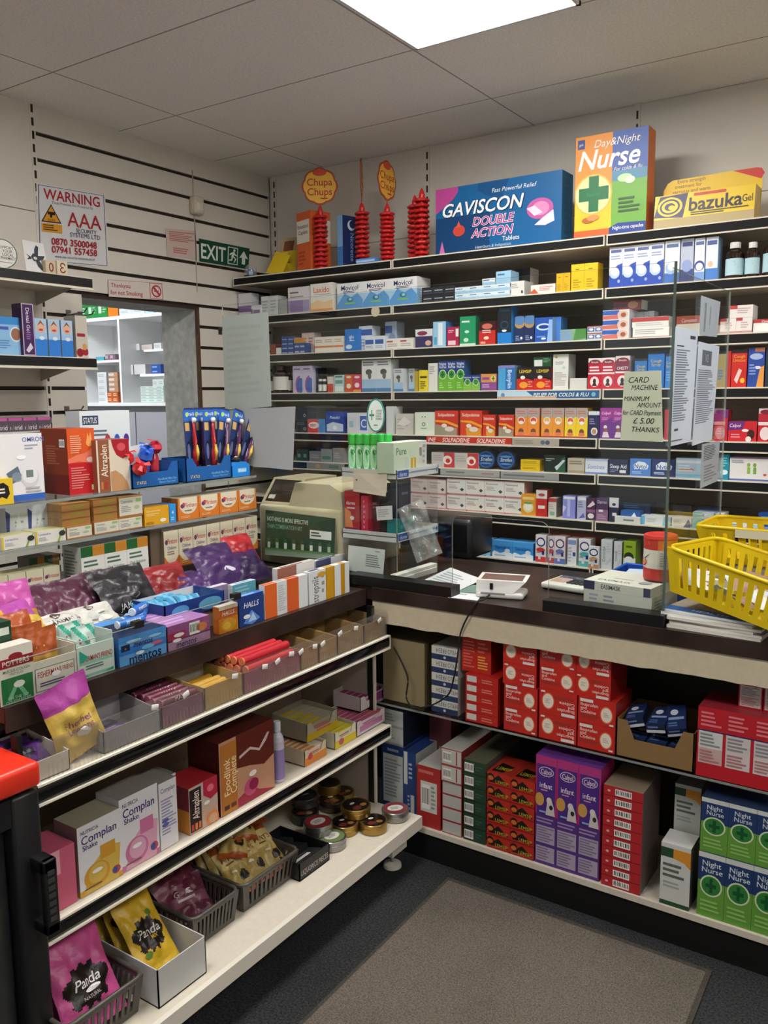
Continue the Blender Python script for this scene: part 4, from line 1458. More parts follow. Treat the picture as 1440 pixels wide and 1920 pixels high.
bx(S4, 'medicine_box', 'red and white upright box', 614, 706, 625, 'd8ccc8', [R(0, 0, 1, .55, 'c84a3c')], d=.06)
bx(S4, 'medicine_box', 'pale teal box', 627, 703, 644, 'b8d0d0', [R(.1, .5, .9, .7, '5a9a98'), R(.0, .08, 1, .35, 'dce6e4'), R(.1, .85, .9, .95, '4a7a80')], d=.06)
bx(S4, 'medicine_box', 'orange box with white oval', 647, 702, 661, 'd05a30', [E(.5, .85, .35, 'e8d0c0', .07), E(.5, .35, .3, 'f0e0d0', .14)], d=.06)
bx(S4, 'medicine_box', 'magenta box with white oval', 662, 702, 677, 'c83a5c', [E(.5, .85, .35, 'e8d0d4', .07), E(.5, .4, .3, 'f0dce0', .14), R(0, 0, 1, .15, 'd89a40')], d=.06)
SOCK = [R(0, 0, 1, .4, '9fbcd8'), R(0, 0, 1, .12, '4a7cb0'), E(.5, .62, .22, '4a4a50', .09), E(.55, .5, .12, '6a6058', .1), L(.1, .8, .9, .95, 2, '777')]
bx(S4, 'tall_remedy_box', 'tall white foot care box', 678, 674, 733, 'dcdcdc', SOCK, n=2, d=.07)
bx(S4, 'tall_remedy_box', 'shorter white foot care box', 738, 691, 756, 'c8ccd0', SOCK, d=.07)
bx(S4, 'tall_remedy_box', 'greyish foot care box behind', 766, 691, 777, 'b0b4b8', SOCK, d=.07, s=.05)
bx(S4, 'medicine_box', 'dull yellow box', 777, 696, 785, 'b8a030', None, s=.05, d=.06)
bx(S4, 'medicine_box', 'bright yellow box with black text', 786, 694, 802, 'e6cc28', [R(.1, .62, .9, .72, '444010'), L(.1, .1, .9, .5, 4, '6a6010')], d=.06)
bx(S4, 'medicine_box', 'tall plain white box', 803, 681, 820, 'dcdad2', [L(.1, .6, .8, .9, 4, '9a9a98')], d=.06)
NN = [R(0, .55, 1, 1, '1f3c84'), R(0, 0, 1, .55, '6cae34'), T('Night', .5, .9, .09, 'e4ecf4', .8, 'b'), T('Nurse', .5, .8, .09, 'e4ecf4', .8, 'b'), E(.5, .55, .42, 'd4e8b0', .16), E(.5, .55, .36, '3c9838', .135), R(.44, .45, .56, .65, '0e5a30'), R(.28, .52, .72, .58, '0e5a30'), L(.1, .08, .8, .3, 3, 'a8d878')]
bx(S4, 'cold_remedy_box', 'tall blue and green cold remedy box', 822, 676, 872, '2c5a90', NN, n=3, d=.06)
bx(S4, 'cold_remedy_box', 'short blue and green cold remedy box', 869, 703, 900, '2c5a90', [R(0, .55, 1, 1, '1f3c84'), R(0, 0, 1, .55, '86b84c'), T('Night Nurse', .5, .85, .1, 'e4ecf4', .85, 'b'), E(.5, .55, .36, 'd4e8b0', .22), E(.5, .55, .3, '2c8838', .18)], n=2, s=.008, d=.012)
bx(S4, 'cold_remedy_box', 'orange and purple box with green cross', 901, 701, 931, '8a4a8c', [R(0, .5, 1, 1, 'd98f4c'), E(.8, .72, .16, 'e6d070', .2), R(.77, .56, .83, .88, '2a7a3c'), R(.7, .68, .9, .76, '2a7a3c'), L(.1, .15, .6, .4, 2, 'd0a8d4'), R(.1, .65, .55, .8, '8a4a8c')], d=.06)
bx(S4, 'cold_remedy_box', 'sky blue box with sideways lettering', 934, 685, 965, {'*': '3a8cc8', 'R': '7ab8dc'}, [R(0, .0, .45, 1, '4a9cd0'), R(.45, 0, 1, 1, '2a6cb4'), T('Benylin', .72, .45, .26, 'd8ecf6', .8, 'b', -1), R(0, .9, 1, 1, '8a7cb8')], d=.07)
LS = [R(0, .5, 1, 1, '231c1e'), P([(0, .5), (1, .5), (1, .4), (.5, .55)], '231c1e'), T('LEMSIP', .5, .82, .14, 'e8c83c', .85, 'b'), E(.35, .55, .14, 'e8e0d8', .08), E(.4, .22, .25, 'e8982c', .14), L(.65, .1, .95, .4, 3, 'e08a70')]
bx(S4, 'hot_drink_remedy_box', 'red and black hot remedy box', 969, 688, 1034, 'c8241e', LS, n=2, d=.08)
bx(S4, 'hot_drink_remedy_box', 'dark green box with white label lying on red one', 1000, 669, 1034, '1c4a2c', [R(.05, .05, .5, .7, 'd8d8d4'), L(.55, .4, .95, .9, 3, '6a9a74')], yb=688, d=.08)
bx(S4, 'tall_remedy_box', 'tall white carton with yellow mark', 1037, 664, 1066, {'*': 'dedcd8', 'R': 'c4c2be'}, [E(.2, .92, .1, 'c8a030', .035), L(.15, .7, .85, .8, 2, '999'), E(.7, .62, .12, 'b8d0c8', .04), L(.1, .1, .9, .5, 7, 'b4b2ae')], d=.08)
bx(S4, 'medicine_box', 'low white flat box', 1068, 709, 1100, 'd0ceca', None, s=.02, d=.1)
BN = [R(0, .5, 1, .86, 'b82038'), E(.5, .87, .42, '7a2034', .08), T('Benylin', .5, .87, .06, 'e8d0d4', .7, 'b'), L(.1, .55, .9, .75, 2, 'f0d8dc'), R(0, .48, 1, .53, 'e8dcdc'), R(0, 0, 1, .48, 'c42038'), E(.5, .24, .34, 'e8d8d8', .17), E(.5, .26, .12, '3a2420', .08), P([(.3, .1), (.7, .1), (.6, .2), (.4, .2)], '3a2420')]
bx(S4, 'cough_syrup_carton', 'red and white cough syrup carton', 1103, 671, 1153, 'e4d4d4', BN, n=2, d=.06)
BM = list(BN)
BM[0] = R(0, .5, 1, .86, '7a3048')
BM[3] = T('CHESTY', .5, .63, .09, 'f0e4e6', .8, 'b')
bx(S4, 'cough_syrup_carton', 'maroon and white cough syrup carton', 1154, 667, 1181, 'd8c8ca', BM, d=.06)
CB_ = [R(0, .92, 1, 1, '20242c'), T('Cough', .5, .74, .08, 'c8b050', .8, 'b'), T('Syrup', .5, .64, .08, 'c8b050', .8, 'b'), L(.1, .2, .8, .5, 4, '6aa0d8')]
bx(S4, 'cough_syrup_carton', 'short blue syrup carton with black top', 1190, 672, 1213, '2a72b8', CB_, d=.06)
bx(S4, 'cough_syrup_carton', 'tall blue syrup carton with black top', 1215, 658, 1246, '2270c0', CB_, d=.06)
bx(S4, 'cough_syrup_carton', 'blue syrup carton behind the glass edge', 1248, 663, 1264, '2a78c4', CB_, d=.06)
bx(S4, 'cough_syrup_carton', 'beige syrup carton', 1345, 658, 1362, 'c8b078', CB_, d=.06)
bx(S4, 'cough_syrup_carton', 'narrow red syrup carton', 1363, 658, 1371, 'b82a24', None, d=.06)
bx(S4, 'cough_syrup_carton', 'red syrup carton with yellow dot', 1372, 655, 1401, 'c82a24', [R(0, .9, 1, 1, '2a2020'), T('Cough', .5, .82, .08, 'e0a030', .8, 'b'), T('Linctus', .5, .72, .08, 'e0a030', .8, 'b'), E(.75, .18, .15, 'e8b830', .07), P([(.2, .2), (.5, .5), (.7, .45), (.4, .1)], 'e8c8c0')], d=.06)
bx(S4, 'cough_syrup_carton', 'blue and orange syrup carton', 1403, 652, 1434, '2a4a9c', [P([(.55, 0), (1, 0), (1, .55), (.75, .5)], 'e09a4c'), E(.5, .78, .4, 'a8b8dc', .08), R(.4, .9, 1, 1, 'c07a5c'), E(.6, .5, .2, 'e0e4ea', .04), L(.08, .3, .5, .6, 4, '8aa0d8')], d=.06)
bx(S4, 'cough_syrup_carton', 'dark bottle carton at the picture edge', 1436, 650, 1475, '2c3440', None, d=.06)

# ================================================================== FIFTH MEDICINE SHELF
S5 = M_[5]
bx(S5, 'medicine_box', 'black box with white ring', 555, 788, 577, '20242c', [E(.75, .3, .12, 'b8bcc4', .12), E(.75, .3, .08, '20242c', .08), L(.1, .6, .8, .85, 2, '5a6270')], n=1, d=.08)
bx(S5, 'medicine_box', 'black box with white ring, upper', 556, 766, 576, '252932', [E(.75, .4, .12, 'b8bcc4', .14), E(.75, .4, .08, '252932', .09)], yb=788, d=.07)
bx(S5, 'medicine_box', 'red white and blue box with white oval', 577, 786, 610, {'*': '2c6cb0', 'F': 'd03a34'}, [R(.6, 0, 1, 1, '3c84c0'), E(.35, .55, .3, 'e8d0cc', .25), L(.15, .45, .55, .65, 2, 'b03a3a')], d=.08)
bx(S5, 'medicine_box', 'blue box with white panel', 611, 772, 645, '2448a0', [T('Panadol', .5, .74, .13, 'd0dcf0', .8, 'b'), P([(.05, .08), (.95, .08), (.95, .42), (.4, .52), (.05, .4)], 'c8d4e8'), E(.5, .25, .1, 'f0f0f4', .1)], d=.08)
bx(S5, 'medicine_box', 'white box with blue letter sign', 651, 774, 690, {'*': 'd4d6dc', 'L': '9a9ab0'}, [R(.62, .15, .95, .85, '3a6cc0'), T('C', .79, .5, .4, 'e8eef6', .25, 'b'), R(.1, .3, .3, .6, '9ac0d8')], d=.08)
bx(S5, 'medicine_box', 'white box behind the oval sign', 724, 762, 738, 'd0d0d2', None, d=.08)
bx(S5, 'tissue_pack', 'crumpled white plastic pack', 742, 776, 774, 'c4beb6', [L(.1, .2, .8, .8, 4, 'aaa49c'), P([(.1, .5), (.5, .9), (.9, .6), (.5, .4)], 'd6d2cc')], d=.09)
bx(S5, 'medicine_box', 'cream box with green letter', 778, 773, 815, 'd8dccc', [T('o', .45, .52, .26, '2a6a60', .4, 'b'), E(.38, .8, .03, '2a6a60', .03), E(.52, .8, .03, '2a6a60', .03), L(.3, .25, .65, .32, 1, '6a9a90')], d=.08)
SP = [R(0, .78, 1, 1, 'd03424'), T('Solpadeine', .48, .84, .13, 'f0e0d8', .8, 'b'), P([(0, .55), (.5, .5), (1, .32), (1, .42), (.5, .6), (0, .62)], 'e8a02c'), P([(.0, 0), (.95, 0), (.95, .3), (.5, .38), (0, .45)], '9a8c78'), E(.62, .26, .2, 'd8d0c4', .1), E(.4, .4, .12, 'e6d8cc', .08)]
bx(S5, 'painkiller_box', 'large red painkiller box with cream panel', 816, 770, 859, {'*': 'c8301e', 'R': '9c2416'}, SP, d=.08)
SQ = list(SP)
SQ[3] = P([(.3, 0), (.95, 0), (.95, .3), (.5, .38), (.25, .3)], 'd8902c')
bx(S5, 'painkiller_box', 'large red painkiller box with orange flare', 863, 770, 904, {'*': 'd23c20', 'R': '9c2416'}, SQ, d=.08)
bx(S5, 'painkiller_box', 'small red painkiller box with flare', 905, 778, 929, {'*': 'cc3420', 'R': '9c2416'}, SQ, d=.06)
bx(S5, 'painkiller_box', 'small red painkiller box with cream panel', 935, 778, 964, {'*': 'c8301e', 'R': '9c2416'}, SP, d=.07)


def kids(c1, c2):
    return [R(0, .6, 1, 1, 'a89c98'), L(.1, .78, .9, .92, 2, 'c06a5c'), P([(0, .3), (1, .3), (1, .72), (.5, .58), (0, .72)], c1), R(0, 0, 1, .34, c1), E(.5, .58, .3, 'e8e0d8', .12), E(.5, .58, .24, c2, .095), E(.5, .5, .2, 'ece4dc', .06), E(.5, .2, .22, '7a4a30', .1), E(.5, .12, .3, 'd8785c', .06), R(0, 0, 1, .05, 'b03a2c')]


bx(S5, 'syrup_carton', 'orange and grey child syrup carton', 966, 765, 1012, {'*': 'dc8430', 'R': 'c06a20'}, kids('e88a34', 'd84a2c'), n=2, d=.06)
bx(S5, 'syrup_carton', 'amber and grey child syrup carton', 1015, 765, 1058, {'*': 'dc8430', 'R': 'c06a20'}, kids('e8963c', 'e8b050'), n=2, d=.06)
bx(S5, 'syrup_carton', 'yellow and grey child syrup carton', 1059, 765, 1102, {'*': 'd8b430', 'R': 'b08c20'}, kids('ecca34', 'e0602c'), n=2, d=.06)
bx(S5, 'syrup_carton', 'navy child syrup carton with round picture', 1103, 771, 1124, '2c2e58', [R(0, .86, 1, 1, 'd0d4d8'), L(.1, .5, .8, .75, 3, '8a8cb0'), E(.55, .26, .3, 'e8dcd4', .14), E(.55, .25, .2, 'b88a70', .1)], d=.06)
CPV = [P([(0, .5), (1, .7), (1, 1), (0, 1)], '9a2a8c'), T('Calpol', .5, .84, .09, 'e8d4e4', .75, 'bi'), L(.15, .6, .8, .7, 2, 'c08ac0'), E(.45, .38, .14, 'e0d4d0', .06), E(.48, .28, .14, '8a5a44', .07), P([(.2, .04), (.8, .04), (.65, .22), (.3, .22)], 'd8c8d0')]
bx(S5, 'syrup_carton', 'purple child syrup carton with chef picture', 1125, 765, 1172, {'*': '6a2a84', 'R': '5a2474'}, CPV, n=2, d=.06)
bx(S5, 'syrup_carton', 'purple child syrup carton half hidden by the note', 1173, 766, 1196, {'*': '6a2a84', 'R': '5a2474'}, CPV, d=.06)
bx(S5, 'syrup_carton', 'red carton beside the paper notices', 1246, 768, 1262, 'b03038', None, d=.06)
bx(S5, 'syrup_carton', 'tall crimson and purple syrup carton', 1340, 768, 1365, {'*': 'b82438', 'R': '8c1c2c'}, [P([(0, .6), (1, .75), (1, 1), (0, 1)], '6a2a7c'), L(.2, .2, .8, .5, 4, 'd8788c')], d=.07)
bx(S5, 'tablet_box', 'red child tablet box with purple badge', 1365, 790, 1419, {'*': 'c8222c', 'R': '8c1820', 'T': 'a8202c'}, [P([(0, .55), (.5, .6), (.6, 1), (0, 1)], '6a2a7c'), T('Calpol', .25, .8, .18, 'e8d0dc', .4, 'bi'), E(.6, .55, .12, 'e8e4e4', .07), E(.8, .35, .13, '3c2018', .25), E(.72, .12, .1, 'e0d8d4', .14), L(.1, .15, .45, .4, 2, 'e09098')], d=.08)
bx(S5, 'cough_syrup_carton', 'red and white carton at the picture edge', 1422, 766, 1450, 'd8c4c4', [R(0, 0, 1, .5, 'c42430'), R(0, .5, 1, .6, 'e8dcdc'), R(0, .6, 1, .85, 'b82438'), E(.5, .25, .36, 'e8d8d8', .2), E(.5, .9, .4, '7a2034', .07)], d=.07)

# ================================================================== SIXTH MEDICINE SHELF
S6 = M_[6]
bx(S6, 'medicine_box', 'small dark green box', 556, 842, 578, '24382e', [R(.2, .3, .7, .6, '5a8a70')], n=2, d=.07)
bx(S6, 'medicine_box', 'dull grey flat box', 580, 846, 602, '787674', [L(.1, .3, .9, .7, 2, '9a9896')], d=.07)
bx(S6, 'medicine_box', 'grey and green flat box', 602, 842, 622, '8a908c', [R(.1, .2, .9, .45, '4a7a60')], d=.07)
bx(S6, 'medicine_box', 'grey box left of the counter stand', 624, 840, 645, '8c8a88', [L(.1, .3, .9, .7, 3, 'aaa')], d=.07)
RW = [R(.55, 0, 1, 1, 'c03a3a'), E(.7, .5, .2, 'e8dcd8', .3), E(.72, .45, .1, 'c8302c', .16), L(.06, .4, .5, .85, 3, 'b0a8a4')]
bx(S6, 'painkiller_box', 'flat grey white and red tablet box', 809, 849, 897, 'c0b8b4', RW, n=2, d=.08)
a0, a1 = S6.span(898, 972, 862, .05)
for i in range(2):
    w = (a1 - a0) / 2
    r = w * .48
    t = thing('pastille_tin', '', 'tin', (a0 + w * (i + .5), S6.val + .055, S6.z + .0005))
    h = .085
    m = MB()
    pts = [(r * math.cos(2 * math.pi * k / 28), h / 2 + h * .5 * math.sin(2 * math.pi * k / 28)) for k in range(28)]
    m.prism(pts, -.03, .03, '16243c', 'plastic')
    mp = lambda u, v, e: ((u - .5) * 2 * r, -.03 - e, v * h)
    art(m, mp, 2 * r, h, [E(.5, .5, .44, '2c5a9c', .44), E(.5, .5, .36, '17305c', .36), T('Strefen', .52, .52, .2, 'c8d8ea', .62, 'bi'), E(.5, .68, .3, '4a84c4', .06), E(.5, .3, .3, '4a84c4', .05)])
    m.obj('body', t)
    reg(t, 'round dark blue pack with white lettering', S6, 'pack')
bx(S6, 'medicine_box', 'small bright yellow box', 976, 862, 1012, 'dcb818', [L(.1, .3, .9, .75, 2, 'a8840c')], r=2, d=.09)
bx(S6, 'medicine_box', 'dark green and white sleep box', 1020, 853, 1060, '1c2a24', [P([(.55, 0), (1, 0), (1, .9), (.8, .8)], '2c5a40'), L(.08, .62, .5, .82, 2, 'a8b4a8'), P([(.5, .3), (.7, .5), (.9, .75), (1, .7), (.8, .4), (.6, .1)], 'c4c8d4')], d=.08)
bx(S6, 'medicine_box', 'beige herbal box', 1064, 859, 1096, 'b8b09c', [L(.1, .55, .9, .85, 2, '7a7460'), R(0, 0, 1, .18, '9a927c')], d=.07)
bx(S6, 'medicine_box', 'white box with blue script', 1097, 861, 1139, 'd4d8e4', [R(0, 0, 1, .12, '6a84bc'), T('Sominex', .5, .5, .3, '6a84bc', .8, 'i'), R(0, .88, 1, 1, 'a8b8d8')], d=.07)
bx(S6, 'medicine_box', 'navy box with bold white lettering', 1141, 861, 1177, '20264a', [T('Sleep Aid', .5, .56, .26, 'e4e6ee', .86, 'b'), R(.58, .14, .9, .32, 'dcdce4'), L(.08, .15, .5, .35, 2, '8088b0')], d=.07)
NY = [P([(.2, .4), (.85, .4), (.9, .62), (.7, .8), (.4, .85), (.18, .65)], 'dfe4ee'), T('Nytol', .52, .57, .26, '2c4a9c', .6, 'b'), L(.1, .12, .6, .28, 2, 'b8c8e8')]
bx(S6, 'medicine_box', 'mid blue box with white cloud', 1181, 860, 1220, '4a7cc8', NY, d=.07)
bx(S6, 'medicine_box', 'dark blue box with white cloud', 1222, 861, 1265, {'*': '1f2c6a', 'R': '18204c'}, NY, d=.07)
bx(S6, 'medicine_box', 'white and light blue box', 1267, 859, 1314, 'b0c8dc', [R(0, .75, 1, .88, 'e0e4ea'), E(.45, .42, .3, 'c88a70', .1), R(0, 0, 1, .2, '7ab0d0'), L(.1, .3, .9, .68, 3, 'dde8ee')], d=.07)
bx(S6, 'medicine_box', 'teal box with white tablet print', 1350, 852, 1367, '1c8ca0', [E(.5, .3, .4, 'd8ecf0', .1), L(.1, .5, .9, .9, 4, '7ac8d4')], d=.07)
bx(S6, 'medicine_box', 'white box with two green figures', 1368, 858, 1450, 'dcdad8', [R(0, .95, 1, 1, '8a5a8c'), E(.44, .68, .04, '8ab04c', .09), R(.41, .3, .48, .58, '8ab04c'), E(.58, .68, .04, '7aa044', .09), R(.55, .3, .62, .58, '7aa044'), E(.82, .28, .04, 'c84a54', .05), R(0, 0, 1, .08, '5a6aa8'), L(.05, .75, .35, .9, 2, '9a9aa0')], d=.07)

# ================================================================== SEVENTH MEDICINE SHELF
S7 = M_[7]
PK = [R(0, 0, 1, .07, 'c88a8c'), R(0, .95, 1, 1, 'c88a8c'), T('Paracetamol', .38, .78, .12, '6a6468', .62, 'b'), L(.1, .35, .75, .62, 3, 'b4a4a4'), P([(.82, .2), (.93, .32), (.82, .44), (.71, .32)], '44544c'), P([(0, 0), (.12, .0), (.06, .1)], 'b04a50')]
bx(S7, 'tablet_box', 'pink edged white tablet box', 770, 898, 836, {'*': 'd8b4b2', 'F': 'dcd0cc', 'R': 'd0a8a8'}, PK, n=2, r=2, d=.09)
bx(S7, 'tablet_box', 'white tablet box with grey diamond', 838, 900, 983, {'*': 'd8b4b2', 'F': 'e0dcd6', 'R': 'd0a8a8'}, PK, n=4, r=2, d=.09)
bx(S7, 'medicine_box', 'orange box with green and white roundel', 977, 927, 1004, 'e0982c', [E(.5, .4, .36, 'e8d8a8', .26), E(.5, .42, .26, 'f0ead8', .17), R(.1, .75, .9, .88, 'eecb80'), E(.5, .6, .3, '6aa04c', .05)], d=.07, s=.012)
bx(S7, 'medicine_box', 'tall red and white box with oval', 1005, 919, 1026, {'*': 'c42c28', 'R': 'a0201e'}, [R(0, .68, 1, 1, 'dcd4d0'), E(.5, .55, .35, 'c42c28', .08), R(.2, .3, .8, .42, 'e8e0dc'), E(.5, .82, .3, 'b0484a', .06)], d=.06)
bx(S7, 'medicine_box', 'narrow white box with red and green', 1028, 934, 1043, {'*': 'd4ccc4', 'R': '9c9690'}, [R(0, .8, 1, 1, 'b03a3a'), R(.2, .1, .8, .3, '7aa890'), L(.1, .4, .9, .7, 3, 'b4aca4')], d=.06)
bx(S7, 'eye_drops_carton', 'lilac carton with white cap strip', 1055, 930, 1079, {'*': '8a8cd8', 'R': '7478c8'}, [R(.05, .86, .95, .97, 'e0e0ec'), R(.35, .1, .6, .85, 'b4b8e8'), P([(0, .2), (.3, .5), (0, .6)], 'c8cef0')], d=.07)
bx(S7, 'eye_drops_carton', 'pale lilac carton with blue diamond', 1082, 931, 1099, {'*': 'b4b4d4', 'R': '8c90c4'}, [R(.05, .84, .95, .97, 'e4e4ec'), P([(.2, .05), (.7, .3), (.9, .1)], '5a60c0'), L(.1, .5, .9, .8, 3, '7a7cb0')], d=.07)
bx(S7, 'eye_drops_carton', 'plum and white carton with swirl', 1100, 935, 1116, '4c2a44', [P([(0, .6), (.7, .9), (1, .75), (.4, .6)], 'dcd0d8'), E(.5, .2, .38, 'dcd4dc', .12), R(0, .36, 1, .5, '8a5a84')], d=.06)
bx(S7, 'eye_drops_carton', 'purple and mauve carton', 1117, 934, 1140, '4a3058', [R(0, 0, 1, .5, '8c6484'), T('Optrex', .5, .84, .14, 'd4cad8', .8), R(.25, .4, .6, .5, 'e4dce4'), L(.15, .08, .85, .3, 3, 'b898b4')], d=.07)
bx(S7, 'eye_drops_carton', 'navy and white carton with cap print', 1142, 933, 1160, '2a2c4c', [R(0, .6, 1, 1, 'd4d2d4'), E(.5, .72, .2, '33344c', .06), R(.35, .25, .8, .38, 'e0dce0')], d=.06)
bx(S7, 'ointment_box', 'flat navy box', 1160, 943, 1219, '1c2c48', [L(.05, .4, .7, .8, 2, '4a6a8c')], r=2, s=.07, d=.08)
bx(S7, 'ointment_box', 'flat blue and white box', 1163, 958, 1200, '2a5aa0', [P([(.4, .2), (.7, .9), (.9, .3)], 'dce4ec')], s=.02, d=.045)
bx(S7, 'ointment_box', 'flat white box with grey name', 1152, 969, 1199, 'e2e0dc', [L(.35, .25, .85, .75, 1, '7a8084')], s=.0, d=.018)
bx(S7, 'ointment_box', 'white box with light blue end', 1201, 968, 1257, 'dcdedc', [R(0, 0, .14, 1, '6ab0d8'), P([(.72, 0), (1, 0), (1, 1), (.78, 1)], '8cc4dc'), L(.2, .3, .65, .8, 3, 'b0b8ba')], d=.07)
bx(S7, 'ointment_box', 'white box with dark blue flash', 1259, 971, 1296, 'dcdcdc', [P([(.6, 0), (.85, .9), (1, .3), (.95, 0)], '1f4a8c'), L(.08, .3, .5, .8, 3, 'a8b0b8')], d=.07)
bx(S7, 'ointment_box', 'dark grey packet heap', 1260, 948, 1296, '3a3c40', [L(.1, .2, .8, .8, 3, '5a5e64')], s=.09, d=.06)
bx(S7, 'ointment_box', 'flat teal and white box', 1298, 961, 1338, 'dce2e0', [R(0, .0, .45, 1, '6ab8c4'), R(.45, .2, .55, .8, '3a94a4')], r=3, d=.08)
bx(S7, 'ointment_box', 'flat white box', 1340, 963, 1356, 'e0dedc', [L(.1, .3, .9, .7, 1, 'b8b8b8')], r=4, d=.09)
bx(S7, 'ointment_box', 'white and pale blue box with navy end', 1357, 977, 1420, 'dce0e2', [P([(0, 0), (.14, 0), (.1, .9), (0, .9)], '2a4ab0'), P([(.5, 0), (1, 0), (1, .7), (.75, .8)], 'a8cce0'), L(.15, .4, .5, .7, 2, '6a8a6c')], d=.08)
bx(S7, 'ointment_box', 'deep blue box', 1421, 963, 1460, '1c5298', [L(.15, .3, .8, .7, 3, 'a8c4e0')], r=2, d=.08)

# ================================================================== LOWEST MEDICINE SHELF
S8 = M_[8]
bx(S8, 'toothpaste_box', 'dark blue carton', 857, 1000, 907, '1f4c94', [R(0, .5, 1, .7, '3a74b8'), E(.3, .3, .14, 'c8b890', .16)], s=.08, d=.07, n=2)
bx(S8, 'toothpaste_box', 'flat navy tube box', 826, 1024, 876, '17305f', [L(.05, .3, .8, .7, 1, '4a74b0')], s=.02, d=.05)
bx(S8, 'toothpaste_box', 'white box with blue rays', 878, 1010, 919, {'*': 'b4d4e8', 'F': 'dce6ec', 'R': '8cc0dc'}, [P([(.55, 0), (1, 0), (1, 1), (.7, 1)], '8cc4e4'), P([(.7, 0), (1, .3), (1, .6)], '4a9cd0'), T('Anusol', .35, .6, .16, '4a84b0', .5, 'b'), R(.06, .2, .5, .3, '7ab0d0')], d=.07)
bx(S8, 'denture_tablet_box', 'bright blue denture tablet box', 923, 1016, 1000, {'*': '3a8cd4', 'R': '2a70b4', 'T': '5aa4e0'}, [R(0, .72, 1, 1, '4a9ce0'), T('Steradent', .5, .62, .2, '1c3c84', .74, 'b'), P([(0, 0), (1, 0), (1, .3), (.7, .42), (.4, .28), (.1, .4), (0, .3)], 'dfe8f0'), E(.75, .45, .13, 'c8dcea', .12), L(.1, .08, .8, .2, 1, '8ab0d0')], n=2, d=.08)


def sens(c):
    return [R(0, 0, 1, .2, c), E(.5, .74, .42, '22356f', .17), E(.5, .74, .3, 'e6e4e6', .12), E(.5, .45, .42, c, .09), R(.28, .1, .5, .3, 'd8d4d8'), R(.62, .28, .85, .42, '22356f'), L(.1, .3, .5, .4, 1, '9a9ca8')]


bx(S8, 'toothpaste_carton', 'upright white carton with red band and blue ring', 1004, 1003, 1024, 'dcd8d8', sens('c03a3c'), d=.06)
bx(S8, 'toothpaste_carton', 'upright white carton with dull red band, glass edge in front', 1027, 1006, 1040, 'd0ccd0', sens('b04a54'), d=.06)
bx(S8, 'toothpaste_carton', 'upright white carton with blue base and blue ring', 1040, 1006, 1060, {'*': 'dadae0', 'R': 'bcbcc4'}, sens('5a74b4'), d=.06)
bx(S8, 'toothpaste_carton', 'narrow white carton with blue head', 1064, 1010, 1081, 'd8dce2', [R(.05, .78, .95, .95, '6a94c8'), R(.6, .35, .9, .5, '2a4a8c'), L(.1, .1, .6, .7, 5, 'a8b4c0')], d=.06)
bx(S8, 'toothpaste_carton', 'upright white carton with teal base and blue ring', 1085, 1011, 1107, {'*': 'dadee0', 'R': 'b8bcc0'}, sens('5ab0b4'), d=.06)
bx(S8, 'toothpaste_carton', 'short white carton with blue ring in front', 1103, 1025, 1123, {'*': 'dcdcdc', 'R': 'a8a8ac'}, sens('c8906c'), s=.0, d=.02)
CR_ = [T('Corsodyl', .25, .5, .26, '4a4e58', .8, 'b', 1), P([(.4, .1), (.95, .3), (.9, .45), (.45, .2)], 'b8bcc4'), L(.5, .55, .9, .9, 4, 'b4b8be')]
bx(S8, 'toothpaste_carton', 'tall silver white carton with sideways name', 1127, 1012, 1148, {'*': 'c8cacf', 'R': 'a4a6ac'}, CR_, d=.06)
bx(S8, 'toothpaste_carton', 'shorter silver white carton with sideways name', 1151, 1016, 1166, {'*': 'c8cacf', 'R': 'a4a6ac'}, CR_, d=.06)
bx(S8, 'toothpaste_carton', 'lime green and black carton', 1169, 1015, 1192, {'*': '8aa820', 'R': '6a8418'}, [R(0, .0, 1, .45, 'dce0dc'), E(.45, .48, .4, '1e2422', .16), E(.45, .4, .36, 'e0e4e0', .1), L(.2, .75, .8, .88, 1, '4a5c10')], d=.07)
bx(S8, 'toothpaste_box', 'small teal carton behind the red tub', 1268, 1040, 1290, '2c6a80', [L(.1, .3, .8, .7, 2, '7ab0c0')], d=.06)
bx(S8, 'toothpaste_carton', 'blue carton under the hanging bag', 815, 1003, 826, '3c8cb4', None, s=.02, d=.06)

# printed strips and labels on the shelf rails
def rail_strip(lv, x0, x1, c, els, desc):
    z, yf = LV[lv]
    a, b = U(x0, 800, 1, yf)[0], U(x1, 800, 1, yf)[0]
    m = MB()
    w = b - a
    m.box(0, -.0012, 0, w, 0, .031, c, 'card')
    art(m, lambda u, v, e: (u * w, -.0012 - e, v * .031), w, .031, els)
    o = m.obj('shelf_strip', None, (a, yf - .0005, z - .0355))
    return tag(o, desc, 'shelf strip')


rail_strip(4, 932, 1122, '2c5c8c', [P([(0, 0), (.4, 0), (.3, 1), (0, 1)], 'b8d4e8'), R(0, 0, .6, .3, 'd8a888'), E(.06, .5, .02, '6a8ab8', .3), T('RELIEF FOR COLDS & FLU', .64, .5, .5, 'e8f0f6', .58, 'Bi'), E(.95, .5, .02, '7ab0d0', .3)], 'pale blue cold and flu strip on the fourth shelf rail')
SO = [R(0, 0, 1, .12, 'e8d8d0'), T('SOLPADEINE', .36, .55, .62, 'f2e0d8', .33, 'Bi'), T('SOLPADEINE', .77, .55, .62, 'f2e0d8', .33, 'Bi'), T('INE', .07, .55, .6, 'f2e0d8', .12, 'Bi')]
rail_strip(5, 800, 960, 'c8321f', SO, 'red lettered strip on the fifth shelf rail')
rail_strip(5, 961, 1049, 'b0a494', [E(.66, .5, .05, '5a6a84', .3), E(.76, .5, .05, '4a5a74', .3), L(.05, .2, .5, .8, 2, '8c8478')], 'beige picture strip beside the red strip on the fifth shelf rail')
